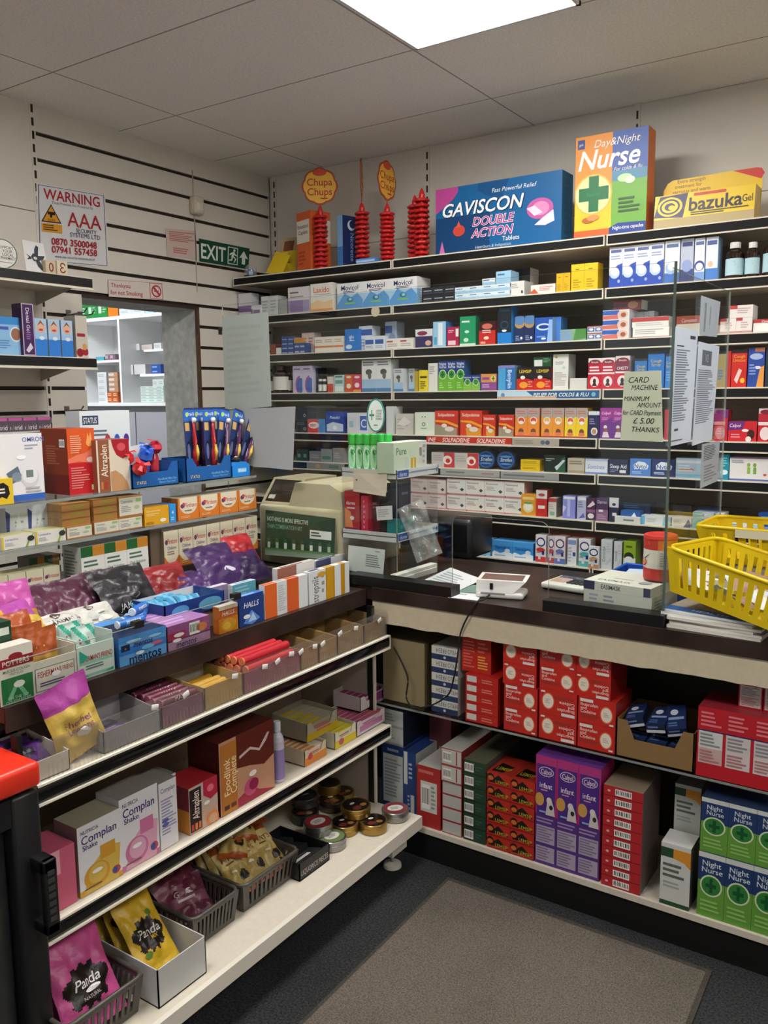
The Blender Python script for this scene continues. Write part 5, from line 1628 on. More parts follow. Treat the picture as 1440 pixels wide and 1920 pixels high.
rail_strip(6, 826, 938, 'a8a6a4', [L(.1, .4, .5, .75, 1, '6a6a6c'), L(.7, .3, .92, .75, 1, 'b07a74'), R(0, 0, 1, .2, '8a8a8a')], 'left grey strip on the sixth shelf rail')
rail_strip(6, 940, 1050, '9c9c9c', [L(.05, .3, .7, .75, 1, '6c6c70'), L(.5, .3, .95, .75, 1, '6c6c70'), R(0, 0, 1, .2, '8a8a8a')], 'right grey strip on the sixth shelf rail')
rail_strip(6, 574, 645, '8c8c88', [E(.3, .5, .06, 'c89a5c', .3), R(.6, .25, .85, .75, '5a7a68')], 'dull grey strip on the sixth shelf rail, left end')
a = U(704, 578, 1, 3.358)
m = MB()
m.lathe([(0, 0, 'd2c4ac'), (.024, 0, 'd2c4ac'), (.024, .0012, 'd2c4ac'), (0, .0012, 'd2c4ac')], 20, 'paper')
o = m.obj('price_sticker', None, (a[0], 3.3575, 1.995), rot=(math.pi / 2, 0, 0))
tag(o, 'round beige sticker on the second shelf rail', 'sticker')

# ================================================================== ON THE COUNTER
ZT = .9505


def paper(desc, plane, val, pts, els, name='paper_notice', c='e8e6df', cat='notice', bend=0):
    """Sheet hung on a vertical plane; pts are photo pixels (bottom left, bottom right, top right, top left)."""
    q = [U(x, y, plane, val) for x, y in pts]
    o = sheet_obj(name, q, els, c, m='thin_paper' if name.startswith('paper') else 'paper', t=.0002)
    return tag(o, desc, cat)


HT = 'i'
paper('white handwritten card payment note on the glass screen', 1, 2.3655, [(1163, 825), (1243, 829), (1240, 695), (1171, 697)], [
    T('CARD', .4, .88, .085, '16181a', .6, HT), T('MACHINE', .56, .77, .075, '16181a', .7, HT), T('MINIMUM', .36, .61, .07, '16181a', .66, HT), T('AMOUNT', .68, .52, .07, '16181a', .6, HT),
    T('for CARD Payment', .5, .41, .07, '16181a', .95, HT), T('£ 5.00', .55, .295, .085, '16181a', .6, HT), T('THANKS', .6, .17, .075, '16181a', .66, HT)], c='edf2e0')
XR = -.6555
paper('long white printed sheet on the side glass, left one', 0, XR, [(1252, 838), (1295, 828), (1309, 620), (1267, 612)], [R(.66, .915, .9, .945, '5a5e68'), R(.1, .84, .4, .85, '44484e'), L(.1, .2, .75, .82, 30, '9297a2'), L(.2, .11, .4, .15, 1, '666'), L(.1, .03, .7, .05, 1, '777')], c='e6ecf6')
paper('long white printed sheet on the side glass, right one', 0, XR, [(1298, 836), (1335, 824), (1349, 650), (1310, 640)], [R(.2, .78, .65, .93, '8a8e96'), T('V3', .42, .855, .08, 'dbe2ee', .4, 'b'), L(.05, .2, .9, .74, 26, '9297a2')], c='e6ecf6')
paper('narrow white sheet with sideways writing at the top of the side glass', 0, XR, [(1311, 628), (1344, 632), (1351, 566), (1315, 554)], [R(.2 + .0, .1, .3, .85, 'b4b8c0'), R(.48, .3, .54, .8, 'bcc0c8')], c='cfd6de')
paper('short white printed slip hanging low on the side glass', 0, XR, [(1313, 916), (1345, 902), (1350, 826), (1317, 833)], [L(.1, .6, .9, .95, 9, '7a7e88'), L(.15, .1, .9, .5, 6, 'a0a4ac')], c='cdd2da')
paper('large blank white sheet at the left end of the glass screen', 1, 2.3655, [(422, 770), (509, 762), (503, 585), (416, 594)], [L(.08, .15, .9, .9, 10, 'd4dbd6')], c='dae2dd', name='paper_sheet', cat='paper')
paper('white sheet with curled edge below the large sheet, behind toothbrushes', 1, 2.3655, [(424, 868), (549, 882), (554, 762), (424, 768)], [], c='dcdee0', name='paper_sheet', cat='paper')

# cash register
YR = 2.47
a, b = U(484, 960, 1, YR), U(640, 960, 1, YR)
rw = b[0] - a[0]
t = thing('cash_register', 'beige cash register with dark display at the counter corner', 'cash register', (a[0], YR, ZT))
BE, BE2 = 'c9bd9c', 'b5a98a'
MB().rbox(0, 0, 0, rw, .40, .235, .015, BE, 'plastic', 3).obj('body', t)
m = MB()
m.prism([(rw * .36, .232), (rw, .232), (rw - .01, .30), (rw - .06, .325), (rw * .45, .325)], .01, .36, 'd0c5a5', 'plastic')
m.obj('printer_cover', t)
m = MB()
m.add([(0, .02, .236), (rw * .36, .02, .236), (rw * .4, .1, .33), (0, .1, .33), (0, .3, .236), (rw * .36, .3, .236), (rw * .4, .3, .33), (0, .3, .33)],
      [(0, 1, 2, 3), (4, 7, 6, 5), (1, 5, 6, 2), (3, 2, 6, 7), (0, 3, 7, 4), (0, 4, 5, 1)], 'bcb090', 'plastic')
o = m.obj('display_housing', t)
m = MB()
sl = lambda u, v, e: (.015 + u * rw * .33, .026 + v * .066 - e * .77, .243 + v * .08 + e * .64 + .001)
m.add([sl(0, 0, 0), sl(1, 0, 0), sl(1, 1, 0), sl(0, 1, 0)], [(0, 1, 2, 3)], '1c1a18', 'gloss')
art(m, sl, rw * .33, .1, [R(.06, .12, .3, .3, 'c8c4b4'), R(.5, .5, .9, .53, '4a4640')], 'gloss')
m.obj('screen', o)
# green poster leaning on the register
q = [U(497, 1040, 1, YR - .045), U(626, 1050, 1, YR - .045), U(628, 972, 1, YR - .012), U(498, 956, 1, YR - .012)]
o = sheet_obj('poster_card', q, [R(0, 0, 1, .12, '8a9a88'), R(0, .3, 1, 1, '24422a'), T('NOTHING IS MORE EFFECTIVE', .03, .82, .1, 'c8d8c4', .6, 'bl'), T('THAN COMBINATION NRT', .03, .66, .1, '6fae90', .52, 'bl'),
                                     R(.66, .46, .96, .66, 'd8dcd4'), L(.68, .5, .86, .63, 2, '444'), R(0, .12, 1, .16, '5a8a4c')] + [E(.06 + .125 * i, .3, .03, '3a5a3c', .1) for i in range(8)] + [R(.05 + .125 * i, .17, .09 + .125 * i, .3, ['c8ccc4', 'a8b49c', 'd8d8d0'][i % 3]) for i in range(8)], '2c4c30', t=.002, m='card')
tag(o, 'dark green printed card standing against the cash register', 'card')

# two tier acrylic display stand
YS = 2.46
a, b = U(640, 885, 1, YS), U(744, 888, 1, YS)
X0_, X1_ = a[0], b[0]
yb2 = U(822, 872, 0, X1_)[1]
sw, sd = X1_ - X0_, min(yb2 - YS, .45)
zt1 = U(744, 884, 1, YS)[2] - ZT
zt2 = U(743, 1003, 1, YS)[2] - ZT
t = stand = thing('display_stand', 'two tier white tray display stand with clear sides on the counter', 'display stand', (X0_, YS, ZT))
for z in (zt2, zt1):
    m = MB()
    m.box(0, 0, z - .012, sw, sd, z - .009, 'd2d2d0', 'plastic')
    m.box(0, 0, z - .028, sw, .003, z + .004, 'c8c8c4', 'plastic')
    m.box(sw - .003, 0, z - .028, sw, sd, z + .004, 'd4d6d8', 'plastic')
    m.box(0, 0, z - .028, .003, sd, z + .004, 'c8c8c4', 'plastic')
    m.box(0, sd - .003, z - .028, sw, sd, z + .004, 'c8c8c4', 'plastic')
    mp = lambda u, v, e, z=z: (sw + e, u * sd, z - .028 + v * .032)
    art(m, mp, sd, .032, [R(.02, .12, .27, .9, '2f55a4'), T('durex', .145, .5, .45, 'd8e0f0', .2, 'b'), L(.33, .35, .85, .75, 1, '8a96b0'), E(.95, .5, .02, '3f6ab0', .25)])
    o = m.obj('tray', stand)
m = MB()
for z0, z1 in ((0, zt2 - .03), (zt2 + .005, zt1 - .03)):
    m.box(.001, .001, z0, .004, sd - .002, z1, 'fff', 'acrylic')
    m.box(.005, sd - .006, z0, sw - .002, sd - .003, z1, 'fff', 'acrylic')
    m.box(sw - .004, .001, z0, sw - .001, .003, z1, 'fff', 'glass_edge')
m.obj('clear_panel', stand)
# things on the stand
for i in range(6):
    px = 660 + i * 13.6
    yo = .035 + .012 * (i % 2)
    p = U(px, 845, 1, YS + yo)
    h = U(px, 814, 1, YS + yo)[2] - (ZT + zt1 - .009)
    t = thing('gel_bottle', '', 'bottle', (p[0], YS + yo, ZT + zt1 - .0085))
    r = .0155
    m = MB()
    m.lathe([(0, 0, '5ab868'), (r * .95, 0, '5ab868'), (r, .006, '6cc878'), (r * .96, h * .5, '7ccf88'), (r * .85, h * .68, '7ccf88'), (r * .6, h * .74, '7ccf88')], 16, 'gloss')
    m.obj('body', t)
    MB().lathe([(r * .88, h * .72, '1fae3c'), (r * .92, h * .74, '1fae3c'), (r * .92, h * .98, '22b840'), (r * .8, h, '22b840'), (0, h, '22b840')], 16, 'plastic').obj('cap', t)
    m = MB()
    mp = cyl_map(r * 1.02, h)
    art(m, lambda u, v, e: mp(.5 + (u - .5) * .4 + .08, v * .62 + .05, e), .03, h * .6, [E(.5, .5, .32, 'e8f0e8', .5), E(.5, .5, .26, 'a8d8b0', .4), E(.6, .75, .18, '2c8a44', .12)], 'paper')
    m.obj('label', t)
    reg(t, 'small green capped gel bottle', None, 'bottle', 'top tray of the counter stand')
SX = Shelf(0, X1_ - .006, ZT + zt1 - .0085, 'top tray of the counter stand')
bx(SX, 'tablet_box', 'pale green and white box with bottle picture', 738, 828, 800, {'*': 'd0dcc4', 'L': 'b8c8ac', 'T': 'd8e0d0'}, [R(.72, 0, 1, 1, 'dad6ce'), T('Pure', .22, .72, .24, '3a7a6a', .4, 'b'), E(.38, .3, .06, 'c8d0c8', .22), R(.5, .1, .66, .45, 'd8a83c'), R(.56, .1, .6, .5, 'e8d08c'), B(.76, .4, .84, .85), L(.87, .2, .97, .9, 4, 'aaa')], s=.0, d=.07)
# oval sign on a rod
c_ = U(704, 779, 1, YS + .14)
ow, oh = .036, .062
t = thing('oval_sign', 'oval white pharmacy sign with teal rim above green bottles', 'sign', (c_[0], YS + .14, c_[2]))
m = MB()
pts = [(ow * math.cos(2 * math.pi * i / 36), oh * math.sin(2 * math.pi * i / 36)) for i in range(36)]
m.prism(pts, 0, .006, '2a8a84', 'plastic')
mp = lambda u, v, e: ((u - .5) * 2 * ow, -e, (v - .5) * 2 * oh)
OV = [E(.52, .5, .44, 'e4e6e2', .455), R(.26, .36, .32, .66, '2e7a68'), R(.15, .48, .43, .54, '2e7a68'), R(.27, .38, .31, .64, '58a890'), T('SUPPORT', .72, .64, .06, '33383a', .34, 'b'), T('YOUR', .69, .56, .06, '33383a', .3, 'b'), T('LOCAL', .69, .48, .06, '33383a', .3, 'b'), T('PHARMACY', .72, .4, .06, '33383a', .38, 'b'), L(.4, .18, .72, .24, 1, '6a7070')]
art(m, mp, 2 * ow, 2 * oh, OV)
m.obj('face_plate', t, rz=.15)
MB().tube([(0, .008, -oh + .01), (0, .008, ZT + zt1 - .008 - c_[2])], .0025, 'bbb', 'metal').obj('rod', t)
ST2 = Shelf(1, YS + .01, ZT + zt2 - .0085, 'lower tray of the counter stand')
bx(ST2, 'condom_box', 'red box with orange flare', 646, 921, 674, {'*': 'a82030', 'R': '8c1826'}, [P([(0, 0), (.6, 0), (.4, .5), (0, .6)], 'd8844c'), R(0, 0, 1, .12, '8a2a5c'), T('durex', .42, .72, .09, 'e8d4d4', .6, 'b'), L(.15, .55, .7, .63, 1, 'd8b0b0'), E(.5, .35, .14, 'e0dcd8', .05)], d=.05, s=.0)
bx(ST2, 'condom_box', 'narrow crimson box', 677, 929, 690, {'*': 'c02440'}, [R(0, 0, 1, 1, 'c42848'), L(.3, .1, .6, .9, 6, 'e08098')], d=.07, s=.0)
bx(ST2, 'condom_box', 'dark maroon box behind', 691, 926, 712, '4a2228', [L(.1, .6, .8, .8, 2, '8a5a60')], d=.06, s=.03)
bx(ST2, 'condom_box', 'black flat box', 714, 945, 739, '26262c', [L(.1, .5, .8, .8, 2, '5a5a64')], d=.05, s=.02)
SX2 = Shelf(0, X1_ - .006, ZT + zt2 - .0085, 'lower tray of the counter stand')
bx(SX2, 'condom_box', 'teal flat box', 748, 970, 778, '1c7a7a', [L(.1, .3, .8, .7, 1, '3a9a98')], s=.0, d=.05)
bx(SX2, 'condom_box', 'tall dark navy box', 748, 905, 770, '1c2438', [T('durex', .5, .72, .1, '8a94b0', .6, 'b'), E(.5, .3, .2, '3a4664', .08)], yb=970, s=.003, d=.05)
o = sheet_obj('price_card', [U(707, 976, 1, YS + .004), U(736, 974, 1, YS + .004), U(735, 948, 1, YS + .004), U(705, 950, 1, YS + .004)], [L(.1, .2, .9, .8, 4, 'b0aeb4')], 'dddcda', t=.001)
tag(o, 'small white card in front of black box on counter stand', 'card')
o = sheet_obj('hang_tag', [U(662, 921, 1, YS - .004), U(723, 931, 1, YS - .012), U(726, 885, 1, YS - .004), U(663, 881, 1, YS - .004)], [E(.1, .55, .03, '5a4a3a', .04)], 'd6c8b4', t=.001)
tag(o, 'blank beige tag hanging from the upper tray of the counter stand', 'tag')
o = sheet_obj('price_card', [U(652, 1069, 1, 2.42), U(718, 1080, 1, 2.42), U(722, 1031, 1, 2.43), U(653, 1022, 1, 2.43)], [L(.5, .25, .92, .75, 6, '7a7e80'), L(.75, .85, .95, .92, 1, '888')], 'ccd0cc', t=.001)
tag(o, 'white printed card standing on the counter below the stand', 'card')
p0, p1 = U(660, 1060, 1, 2.60), U(812, 1060, 1, 2.60)
t = thing('computer_monitor', 'black computer terminal behind the display stand', 'monitor', (p0[0] + .0, 2.93, ZT))
m = MB()
m.rbox(0, -.0, .0, p1[0] - p0[0] - .02, .2, .165, .02, '1a1b1d', 'plastic')
m.obj('housing', t)
MB().box(.02, -.003, .03, p1[0] - p0[0] - .04, .003, .14, '101214', 'gloss').obj('screen', t)

# documents
for nm, ds, pts, z, c, els in (('document', 'white form lying under the other papers by the card terminal', [(840, 1120), (895, 1126), (915, 1100), (850, 1092)], .9515, 'dcdcde', [L(.1, .2, .9, .8, 4, 'a8b4b0')]),
                               ('document', 'green edged leaflet under white forms beside the card terminal', [(820, 1106), (895, 1112), (897, 1098), (830, 1090)], .9535, '7a9488', []),
                               ('document', 'large white printed form on the counter behind left black bar', [(768, 1100), (842, 1116), (905, 1086), (845, 1064)], .9555, 'd8d8da', [L(.1, .15, .9, .85, 8, '9aa0a8')])):
    o = sheet_obj(nm, [U(x, y, 2, z) for x, y in pts], els, c)
    tag(o, ds, 'document')
for i, (y0, y1, z) in enumerate(((1079, 1056, .03), (1086, 1063, .018))):
    a, b = U(745, y0, 2, ZT + z), U(820, y1, 2, ZT + z)
    m = MB()
    d = (b - a)
    n = Vector((-d.y, d.x, 0)).normalized() * .03
    q = [a, b, b + n, a + n]
    m.add([Vector((p.x, p.y, ZT)) for p in q] + q, [(3, 2, 1, 0), (4, 5, 6, 7), (0, 1, 5, 4), (1, 2, 6, 5), (2, 3, 7, 6), (3, 0, 4, 7)], ['c4c2b8', 'd8d6cc', 'd0cec6', 'ccc', 'ccc', 'ccc'], 'paper')
    tag(m.obj('document_folder'), ['rear pale folder lying by the black terminal', 'front pale folder lying by the black terminal'][i], 'folder')

# clear carrier bag hanging from the stand
p = U(815, 985, 1, YS + .1)
m = pouch('x', .10, .21, .03, lambda u, v: 'e8e8ec', [], 11, 12, 18, 'cellophane', .7, .02)
o = lay(m, 'carrier_bag', (p[0] - .02, YS + .1, p[2] - .12), 0, .7, -.35)
tag(o, 'crumpled clear plastic bag hanging beside the display stand', 'bag')

# card terminal with its lead
p = U(940, 1118, 2, ZT)
t = thing('card_terminal', 'white card payment terminal on the counter by the service opening', 'card terminal', (p[0], p[1], ZT), .25)
m = MB()
m.rbox(-.078, -.04, 0, .078, .055, .022, .008, 'd8d6d2', 'plastic')
m.add([(-.075, -.038, .02), (.045, -.038, .02), (.085, -.03, .058), (-.075, -.034, .058), (-.075, .05, .02), (.045, .05, .02), (.085, .05, .066), (-.075, .05, .066)],
      [(0, 1, 2, 3), (4, 7, 6, 5), (3, 2, 6, 7), (1, 5, 6, 2), (0, 3, 7, 4), (0, 4, 5, 1)], 'e2e0dc', 'plastic')
m.obj('body', t)
m = MB()
tp = lambda u, v, e: (-.07 + u * .15, -.03 + v * .075, .0585 + v * .007 + e)
m.add([tp(0.05, .1, .0006), tp(.95, .1, .0006), tp(.95, .9, .0006), tp(.05, .9, .0006)], [(0, 1, 2, 3)], '6a5a54', 'gloss')
m.obj('screen', t)
MB().box(-.03, -.0395, .03, -.02, -.036, .05, '1c1a1a', 'gloss').obj('button', t)
MB().box(-.06, -.0405, .013, .02, -.038, .019, '8c8a88', 'plastic').obj('card_slot', t)
m = MB()
pts = [p + Vector((-.02, -.045, .012)), Vector((U(905, 1130, 1, 2.34)[0], 2.345, .958)), Vector((U(893, 1138, 1, 2.325)[0], 2.326, .950)), U(876, 1158, 1, 2.325), U(866, 1180, 1, 2.328), U(861, 1200, 1, 2.325), U(858, 1230, 1, 2.33), U(850, 1275, 1, 2.33), U(842, 1300, 1, 2.33), U(824, 1315, 1, 2.34), U(800, 1325, 1, 2.345), U(775, 1326, 1, 2.345), U(762, 1308, 1, 2.345), U(765, 1275, 1, 2.345), U(757, 1250, 1, 2.345), U(738, 1213, 1, 2.345)]
fine = []
for i in range(len(pts) - 1):
    p0, p1, p2, p3 = pts[max(i - 1, 0)], pts[i], pts[i + 1], pts[min(i + 2, len(pts) - 1)]
    for k in range(5):
        s_ = k / 5
        fine.append(.5 * ((2 * p1) + (p2 - p0) * s_ + (2 * p0 - 5 * p1 + 4 * p2 - p3) * s_ ** 2 + (3 * p1 - p0 - 3 * p2 + p3) * s_ ** 3))
m.tube(fine + [pts[-1]], .0028, '201d1c', 'rubber', 6)
tag(m.obj('power_cable'), 'thin dark cable trailing from the card terminal down the counter front', 'cable')

# card reader / calculator
p = U(1062, 1108, 2, ZT)
t = thing('calculator', 'white desk calculator with dark keys on the counter', 'calculator', (p[0], p[1] - .01, ZT), -.1)
m = MB()
m.rbox(-.085, -.015, .004, .075, .13, .024, .006, 'cfcfc6', 'plastic')
m.rbox(-.08, -.01, 0, .07, .12, .01, .004, '1c1c1c', 'plastic')
m.obj('body', t)
m = MB()
for i in range(5):
    for j in range(3):
        m.box(-.005 + i * .015, .015 + j * .022, .024, .006 + i * .015, .031 + j * .022, .029, '3a3c40', 'plastic')
m.obj('keypad', t)
MB().box(-.07, .02, .0235, -.015, .085, .0255, 'c8a48c', 'gloss').box(-.07, .09, .0235, .06, .12, .0255, '4a504c', 'gloss').obj('display', t)

# mask boxes
CT = Shelf(1, 2.44, ZT, 'counter behind the right black bar')
MK = lambda w: [L(.08, .25, .25, .85, 3, 'aab'), L(.3, .25, .5, .85, 3, '99a')]
bx(CT, 'mask_box', 'plain lower white mask box', 1094, 1111, 1228, {'*': 'd8d6cc', 'R': 'cfcdc4'}, MK(1), s=.0, d=.19, side=[L(.1, .2, .6, .8, 4, '999')], yaw=-.12)
bx(CT, 'mask_box', 'upper white mask box with dark blue corners', 1094, 1094, 1226, {'*': 'dcdad0', 'R': 'd2d0c6', 'T': 'dedcd0'}, [R(0, 0, .17, 1, '3a3a5c'), R(.9, 0, 1, 1, '4a4a68'), T('EASIMASK', .42, .5, .5, '3a3a4c', .3, 'b')], yb=1111, s=.0, d=.185, top=[T('EASIMASK', .4, .2, .12, '4a4a54', .5, 'b'), L(.3, .36, .65, .44, 1, '8a8a8c'), E(.8, .32, .09, '6a7078', .1), E(.8, .36, .09, 'a8acb0', .1), E(.84, .62, .09, '8a9098', .09)], yaw=-.12)

# blue tray of leaflets
p0, p1 = U(1128, 1095, 1, 2.66), U(1284, 1095, 1, 2.66)
bw = p1[0] - p0[0]
t = thing('blue_tray', 'blue plastic tray holding leaflets behind the mask boxes', 'tray', (p0[0], 2.66, ZT))
m = MB()
hT = .055
for a in ((0, 0, bw, .004), (0, .246, bw, .25), (0, .004, .004, .246), (bw - .004, .004, bw, .246)):
    m.box(a[0], a[1], 0, a[2], a[3], hT, '1c4aa4', 'plastic')
m.box(.004, .004, 0, bw - .004, .246, .004, '1c4aa4', 'plastic')
m.obj('body', t)
m = MB()
m.tube([(0, 0, hT), (bw, 0, hT), (bw, .25, hT), (0, .25, hT)], .005, '2456b8', 'plastic', 6, True)
m.obj('rim', t)
for i, (cc, els, ds) in enumerate((('b8c4d4', [L(.1, .2, .9, .8, 4, '7a8aa8')], 'pale leaflet lying in the blue tray'), ('3a5a9c', [R(.1, .5, .6, .8, '8aa4d4')], 'blue leaflet lying in the blue tray'), ('b03a7c', [P([(0, 0), (1, 0), (.5, .6)], 'd86a9c')], 'pink and purple leaflet sticking out of the blue tray'))):
    x = .02 + i * .085
    z = ZT + .012 + i * .012
    q = [Vector((p0[0] + x, 2.675 + .02 * i, z)), Vector((p0[0] + x + .11, 2.67, z + .01 + .01 * i)), Vector((p0[0] + x + .12, 2.83, z + .05)), Vector((p0[0] + x + .01, 2.85, z + .04))]
    tag(sheet_obj('leaflet', q, els, cc, t=.002), ds, 'leaflet')

# red sweet canister
p = U(1231, 1085, 2, ZT)
py = 2.52
c0 = U(1231, 1090, 1, py)
r = (U(1262, 1050, 1, py)[0] - U(1201, 1050, 1, py)[0]) / 2
h = U(1231, 1004, 1, py)[2] - U(1231, 1104, 1, py)[2]
zb_ = ZT + .0765
t = thing('sweet_tub', 'tall red and orange tub standing on the mask boxes', 'tub', (c0[0], py + .03, ZT + .094))
zr = U(1231, 1000, 1, py + .03)[2] - (ZT + .094)
m = MB()
N_ = 26
segs = [(0, 0, 'b83a34'), (r, 0, 'b83a34'), (r, zr * .28, 'c8302a'), (r, zr * .72, 'c8302a'), (r, zr * .98, 'c82c28')]
m.lathe([(0, 0, 'a8302c'), (r * .97, 0, 'a8302c'), (r, .006, 'b83a34'), (r, zr * .9, 'b83a34')], N_, 'plastic')
mp = cyl_map(r * 1.012, zr)
for k in range(36):
    u0, u1 = .12 + k * .02, .12 + (k + 1) * .02
    red = u0 < .52
    cols = ['c23430', 'dcd6ce', 'c83228'] if red else ['b04a34', 'd0c8bc', 'd8742c']
    for (v0, v1), cc in zip(((.03, .27), (.27, .68), (.68, .9)), cols):
        m.add([mp(u0, v0, 0), mp(u1, v0, 0), mp(u1, v1, 0), mp(u0, v1, 0)], [(0, 1, 2, 3)], cc, 'plastic', True)
lb = lambda u, v, e: mp(.2 + u * .5, v, e + .0012)
art(m, lb, math.pi * r, zr, [E(.28, .4, .13, 'c84a3c', .09), E(.3, .38, .08, 'e08a5c', .05), P([(.1, .62), (.35, .5), (.5, .62), (.36, .46)], '5a5a5a'), L(.1, .8, .5, .86, 2, 'e8c8c4'), P([(.1, .78), (.14, .84), (.12, .88), (.08, .82)], 'f0e8e8'), L(.08, .12, .5, .2, 2, 'd88a84'), L(.68, .32, .9, .64, 6, '9a948c')], 'plastic')
m.obj('body', t)
MB().lathe([(r * 1.03, zr * .9, 'c82826'), (r * 1.04, zr * .92, 'd03028'), (r * 1.0, zr * .985, 'd03028'), (r * .9, zr, 'd03028'), (r * .75, zr * .975, 'c02824'), (0, zr * .975, 'c02824')], N_, 'plastic').obj('lid', t)

# magazines
for i in range(6):
    c = ['d8d2c8', 'e0d8d4', 'd4a8b4', 'dcdad4', 'b8c4d0', '2f6ab0'][i]
    m = MB()
    w, d = .25, .20
    top = None
    th = .0075
    m.box(-w / 2, -d / 2, 0, w / 2, d / 2, th, {'*': 'e2ded6', 'T': c, 'F': 'e6e2da'}, 'paper')
    m.box(-w / 2 - .0006, -d / 2 - .0006, th - .0008, w / 2, d / 2, th + .0002, c, 'card')
    if i == 5:
        art(m, lambda u, v, e: (-w / 2 + u * w, -d / 2 + v * d, th + .0004 + e), w, d, [R(0, 0, 1, .2, '2f6ab0'), T('HEALTH', .5, .1, .1, 'dfe8f0', .6, 'b'), R(0, .2, 1, 1, 'b8a89c'), E(.5, .55, .22, 'c89a84', .25)])
    pp = U(1345, 1190, 1, 2.36)
    o = m.obj('magazine', None, (-.505 + .012 * (i % 2) - .004 * i, 2.445 + .006 * (i % 3), ZT + .0002 + i * .0082), rz=-.08 - .05 * (i % 3))
    tag(o, 'magazine in the stack under the yellow basket, %s from the bottom' % ORD[i] if i < 5 else 'blue topped magazine on top of the stack under the yellow basket', 'magazine', 'magazines stacked on the counter')
o = sheet_obj('leaflet', [U(1245, 1158, 2, ZT + .0012), U(1262, 1168, 2, ZT + .0012), U(1290, 1160, 2, ZT + .0012), U(1265, 1148, 2, ZT + .0012)], [R(0, .3, 1, 1, '5a9a84'), R(0, 0, 1, .3, 'd8b43c')], '5a9a84')
tag(o, 'green and yellow leaflet corner beside the magazine stack', 'leaflet')

# yellow baskets
YEL = 'e3c414'


def yellow_basket(desc, p, rot, w=.36, d=.24, h=.115):
    t = thing('yellow_basket', desc, 'basket', p)
    t.rotation_euler = rot
    b_, r_ = basket(w, d, h, YEL, .035, 15, 9, .88, .6)
    b_.obj('slotted_body', t)
    r_.obj('rim', t)
    return t


yellow_basket('front yellow slotted basket tilted over the magazines', (-.425, 2.42, 1.018), (.0, .17, -.33), .43, .25, .125)
yellow_basket('rear yellow slotted basket with white label standing behind', (-.395, 2.80, 1.085), (0, -.0, -.03), .5, .26, .11)
m = MB()
m.box(-.07, -.0012, -.012, .07, 0, .012, 'd8d4b8', 'paper')
o = m.obj('basket_label', None, (-.46, 2.664, 1.182), rz=-.03)
tag(o, 'white label strip on the rear yellow basket', 'label')
t = thing('storage_box', 'plain white carton under the rear yellow basket', 'box', (-.39, 2.80, ZT))
MB().box(-.2, -.1, 0, .2, .1, .133, 'c9c2b4', 'card').obj('body', t)
for i in range(18):
    x, y = .0, -.07 + .055 * (i // 6) + .01 * rnd.random()
    m = pouch('q', .075, .06, .018, (lambda c1: (lambda u, v: c1))(rnd.choice(['e0e0dc', 'c8dce0', 'a8897c', 'd8e4e8', 'e8e6e0'])), [], 40 + i, 6, 6, 'film', .4)
    M0 = Matrix.Translation((-.425, 2.42, 1.018)) @ Matrix.Rotation(-.33, 4, 'Z') @ Matrix.Rotation(.17, 4, 'Y')
    q = M0 @ Vector((-.15 + .058 * (i % 6) + .01 * rnd.random(), y, .022 + .008 * (i % 3)))
    o = lay(m, 'sweet_sachet', q, -1.3 + .5 * rnd.random(), 3 * rnd.random(), .2)
    REG.append((o, 'small shiny sachet', 'inside of front yellow basket'))
    o['category'] = 'sachet'

# ================================================================== UNDER THE COUNTER
CM = Shelf(1, 2.362, .5352, 'under counter glass shelf')
CB = Shelf(1, 2.362, .1172, 'counter base shelf')
m = MB()
a0, a1 = CM.span(722, 798, 1280, .03)
o = bx(CM, 'cardboard_carton', 'plain brown cardboard carton at the left end', 718, 1201, 796, {'*': '8f8062', 'R': '75684e'}, None, s=.03, d=.25, mat='kraft', cat='carton')
HY = [R(0, .0, 1, .42, '2a3a60'), T('HYLO FRESH', .58, .7, .34, '5a6070', .8, 'b', 2), E(.5, .22, .05, 'c8ccd4', .1)]
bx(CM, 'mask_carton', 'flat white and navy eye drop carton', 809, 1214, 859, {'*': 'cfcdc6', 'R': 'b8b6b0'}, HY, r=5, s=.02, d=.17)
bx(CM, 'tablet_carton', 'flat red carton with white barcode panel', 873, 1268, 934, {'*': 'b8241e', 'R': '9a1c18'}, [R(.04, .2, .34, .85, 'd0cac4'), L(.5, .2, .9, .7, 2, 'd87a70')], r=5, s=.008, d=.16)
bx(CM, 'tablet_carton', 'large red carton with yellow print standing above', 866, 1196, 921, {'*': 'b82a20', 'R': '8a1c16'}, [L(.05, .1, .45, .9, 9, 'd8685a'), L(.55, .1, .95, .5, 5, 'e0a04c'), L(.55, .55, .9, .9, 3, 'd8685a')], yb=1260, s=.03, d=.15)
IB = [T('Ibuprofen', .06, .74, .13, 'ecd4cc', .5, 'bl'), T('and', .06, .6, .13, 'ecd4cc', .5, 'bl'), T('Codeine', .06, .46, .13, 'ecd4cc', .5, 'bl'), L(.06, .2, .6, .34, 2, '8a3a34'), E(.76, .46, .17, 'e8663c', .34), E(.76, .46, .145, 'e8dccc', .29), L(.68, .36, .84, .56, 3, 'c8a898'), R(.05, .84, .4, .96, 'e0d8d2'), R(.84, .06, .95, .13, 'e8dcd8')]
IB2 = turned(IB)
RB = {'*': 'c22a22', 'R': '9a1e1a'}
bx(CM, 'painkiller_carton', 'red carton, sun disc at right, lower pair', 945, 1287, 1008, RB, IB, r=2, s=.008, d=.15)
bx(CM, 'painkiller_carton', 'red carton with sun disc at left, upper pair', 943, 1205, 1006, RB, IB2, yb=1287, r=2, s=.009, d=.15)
bx(CM, 'painkiller_carton', 'red carton with sun disc at left, lower pair', 1011, 1296, 1082, RB, IB2, r=2, s=.008, d=.15)
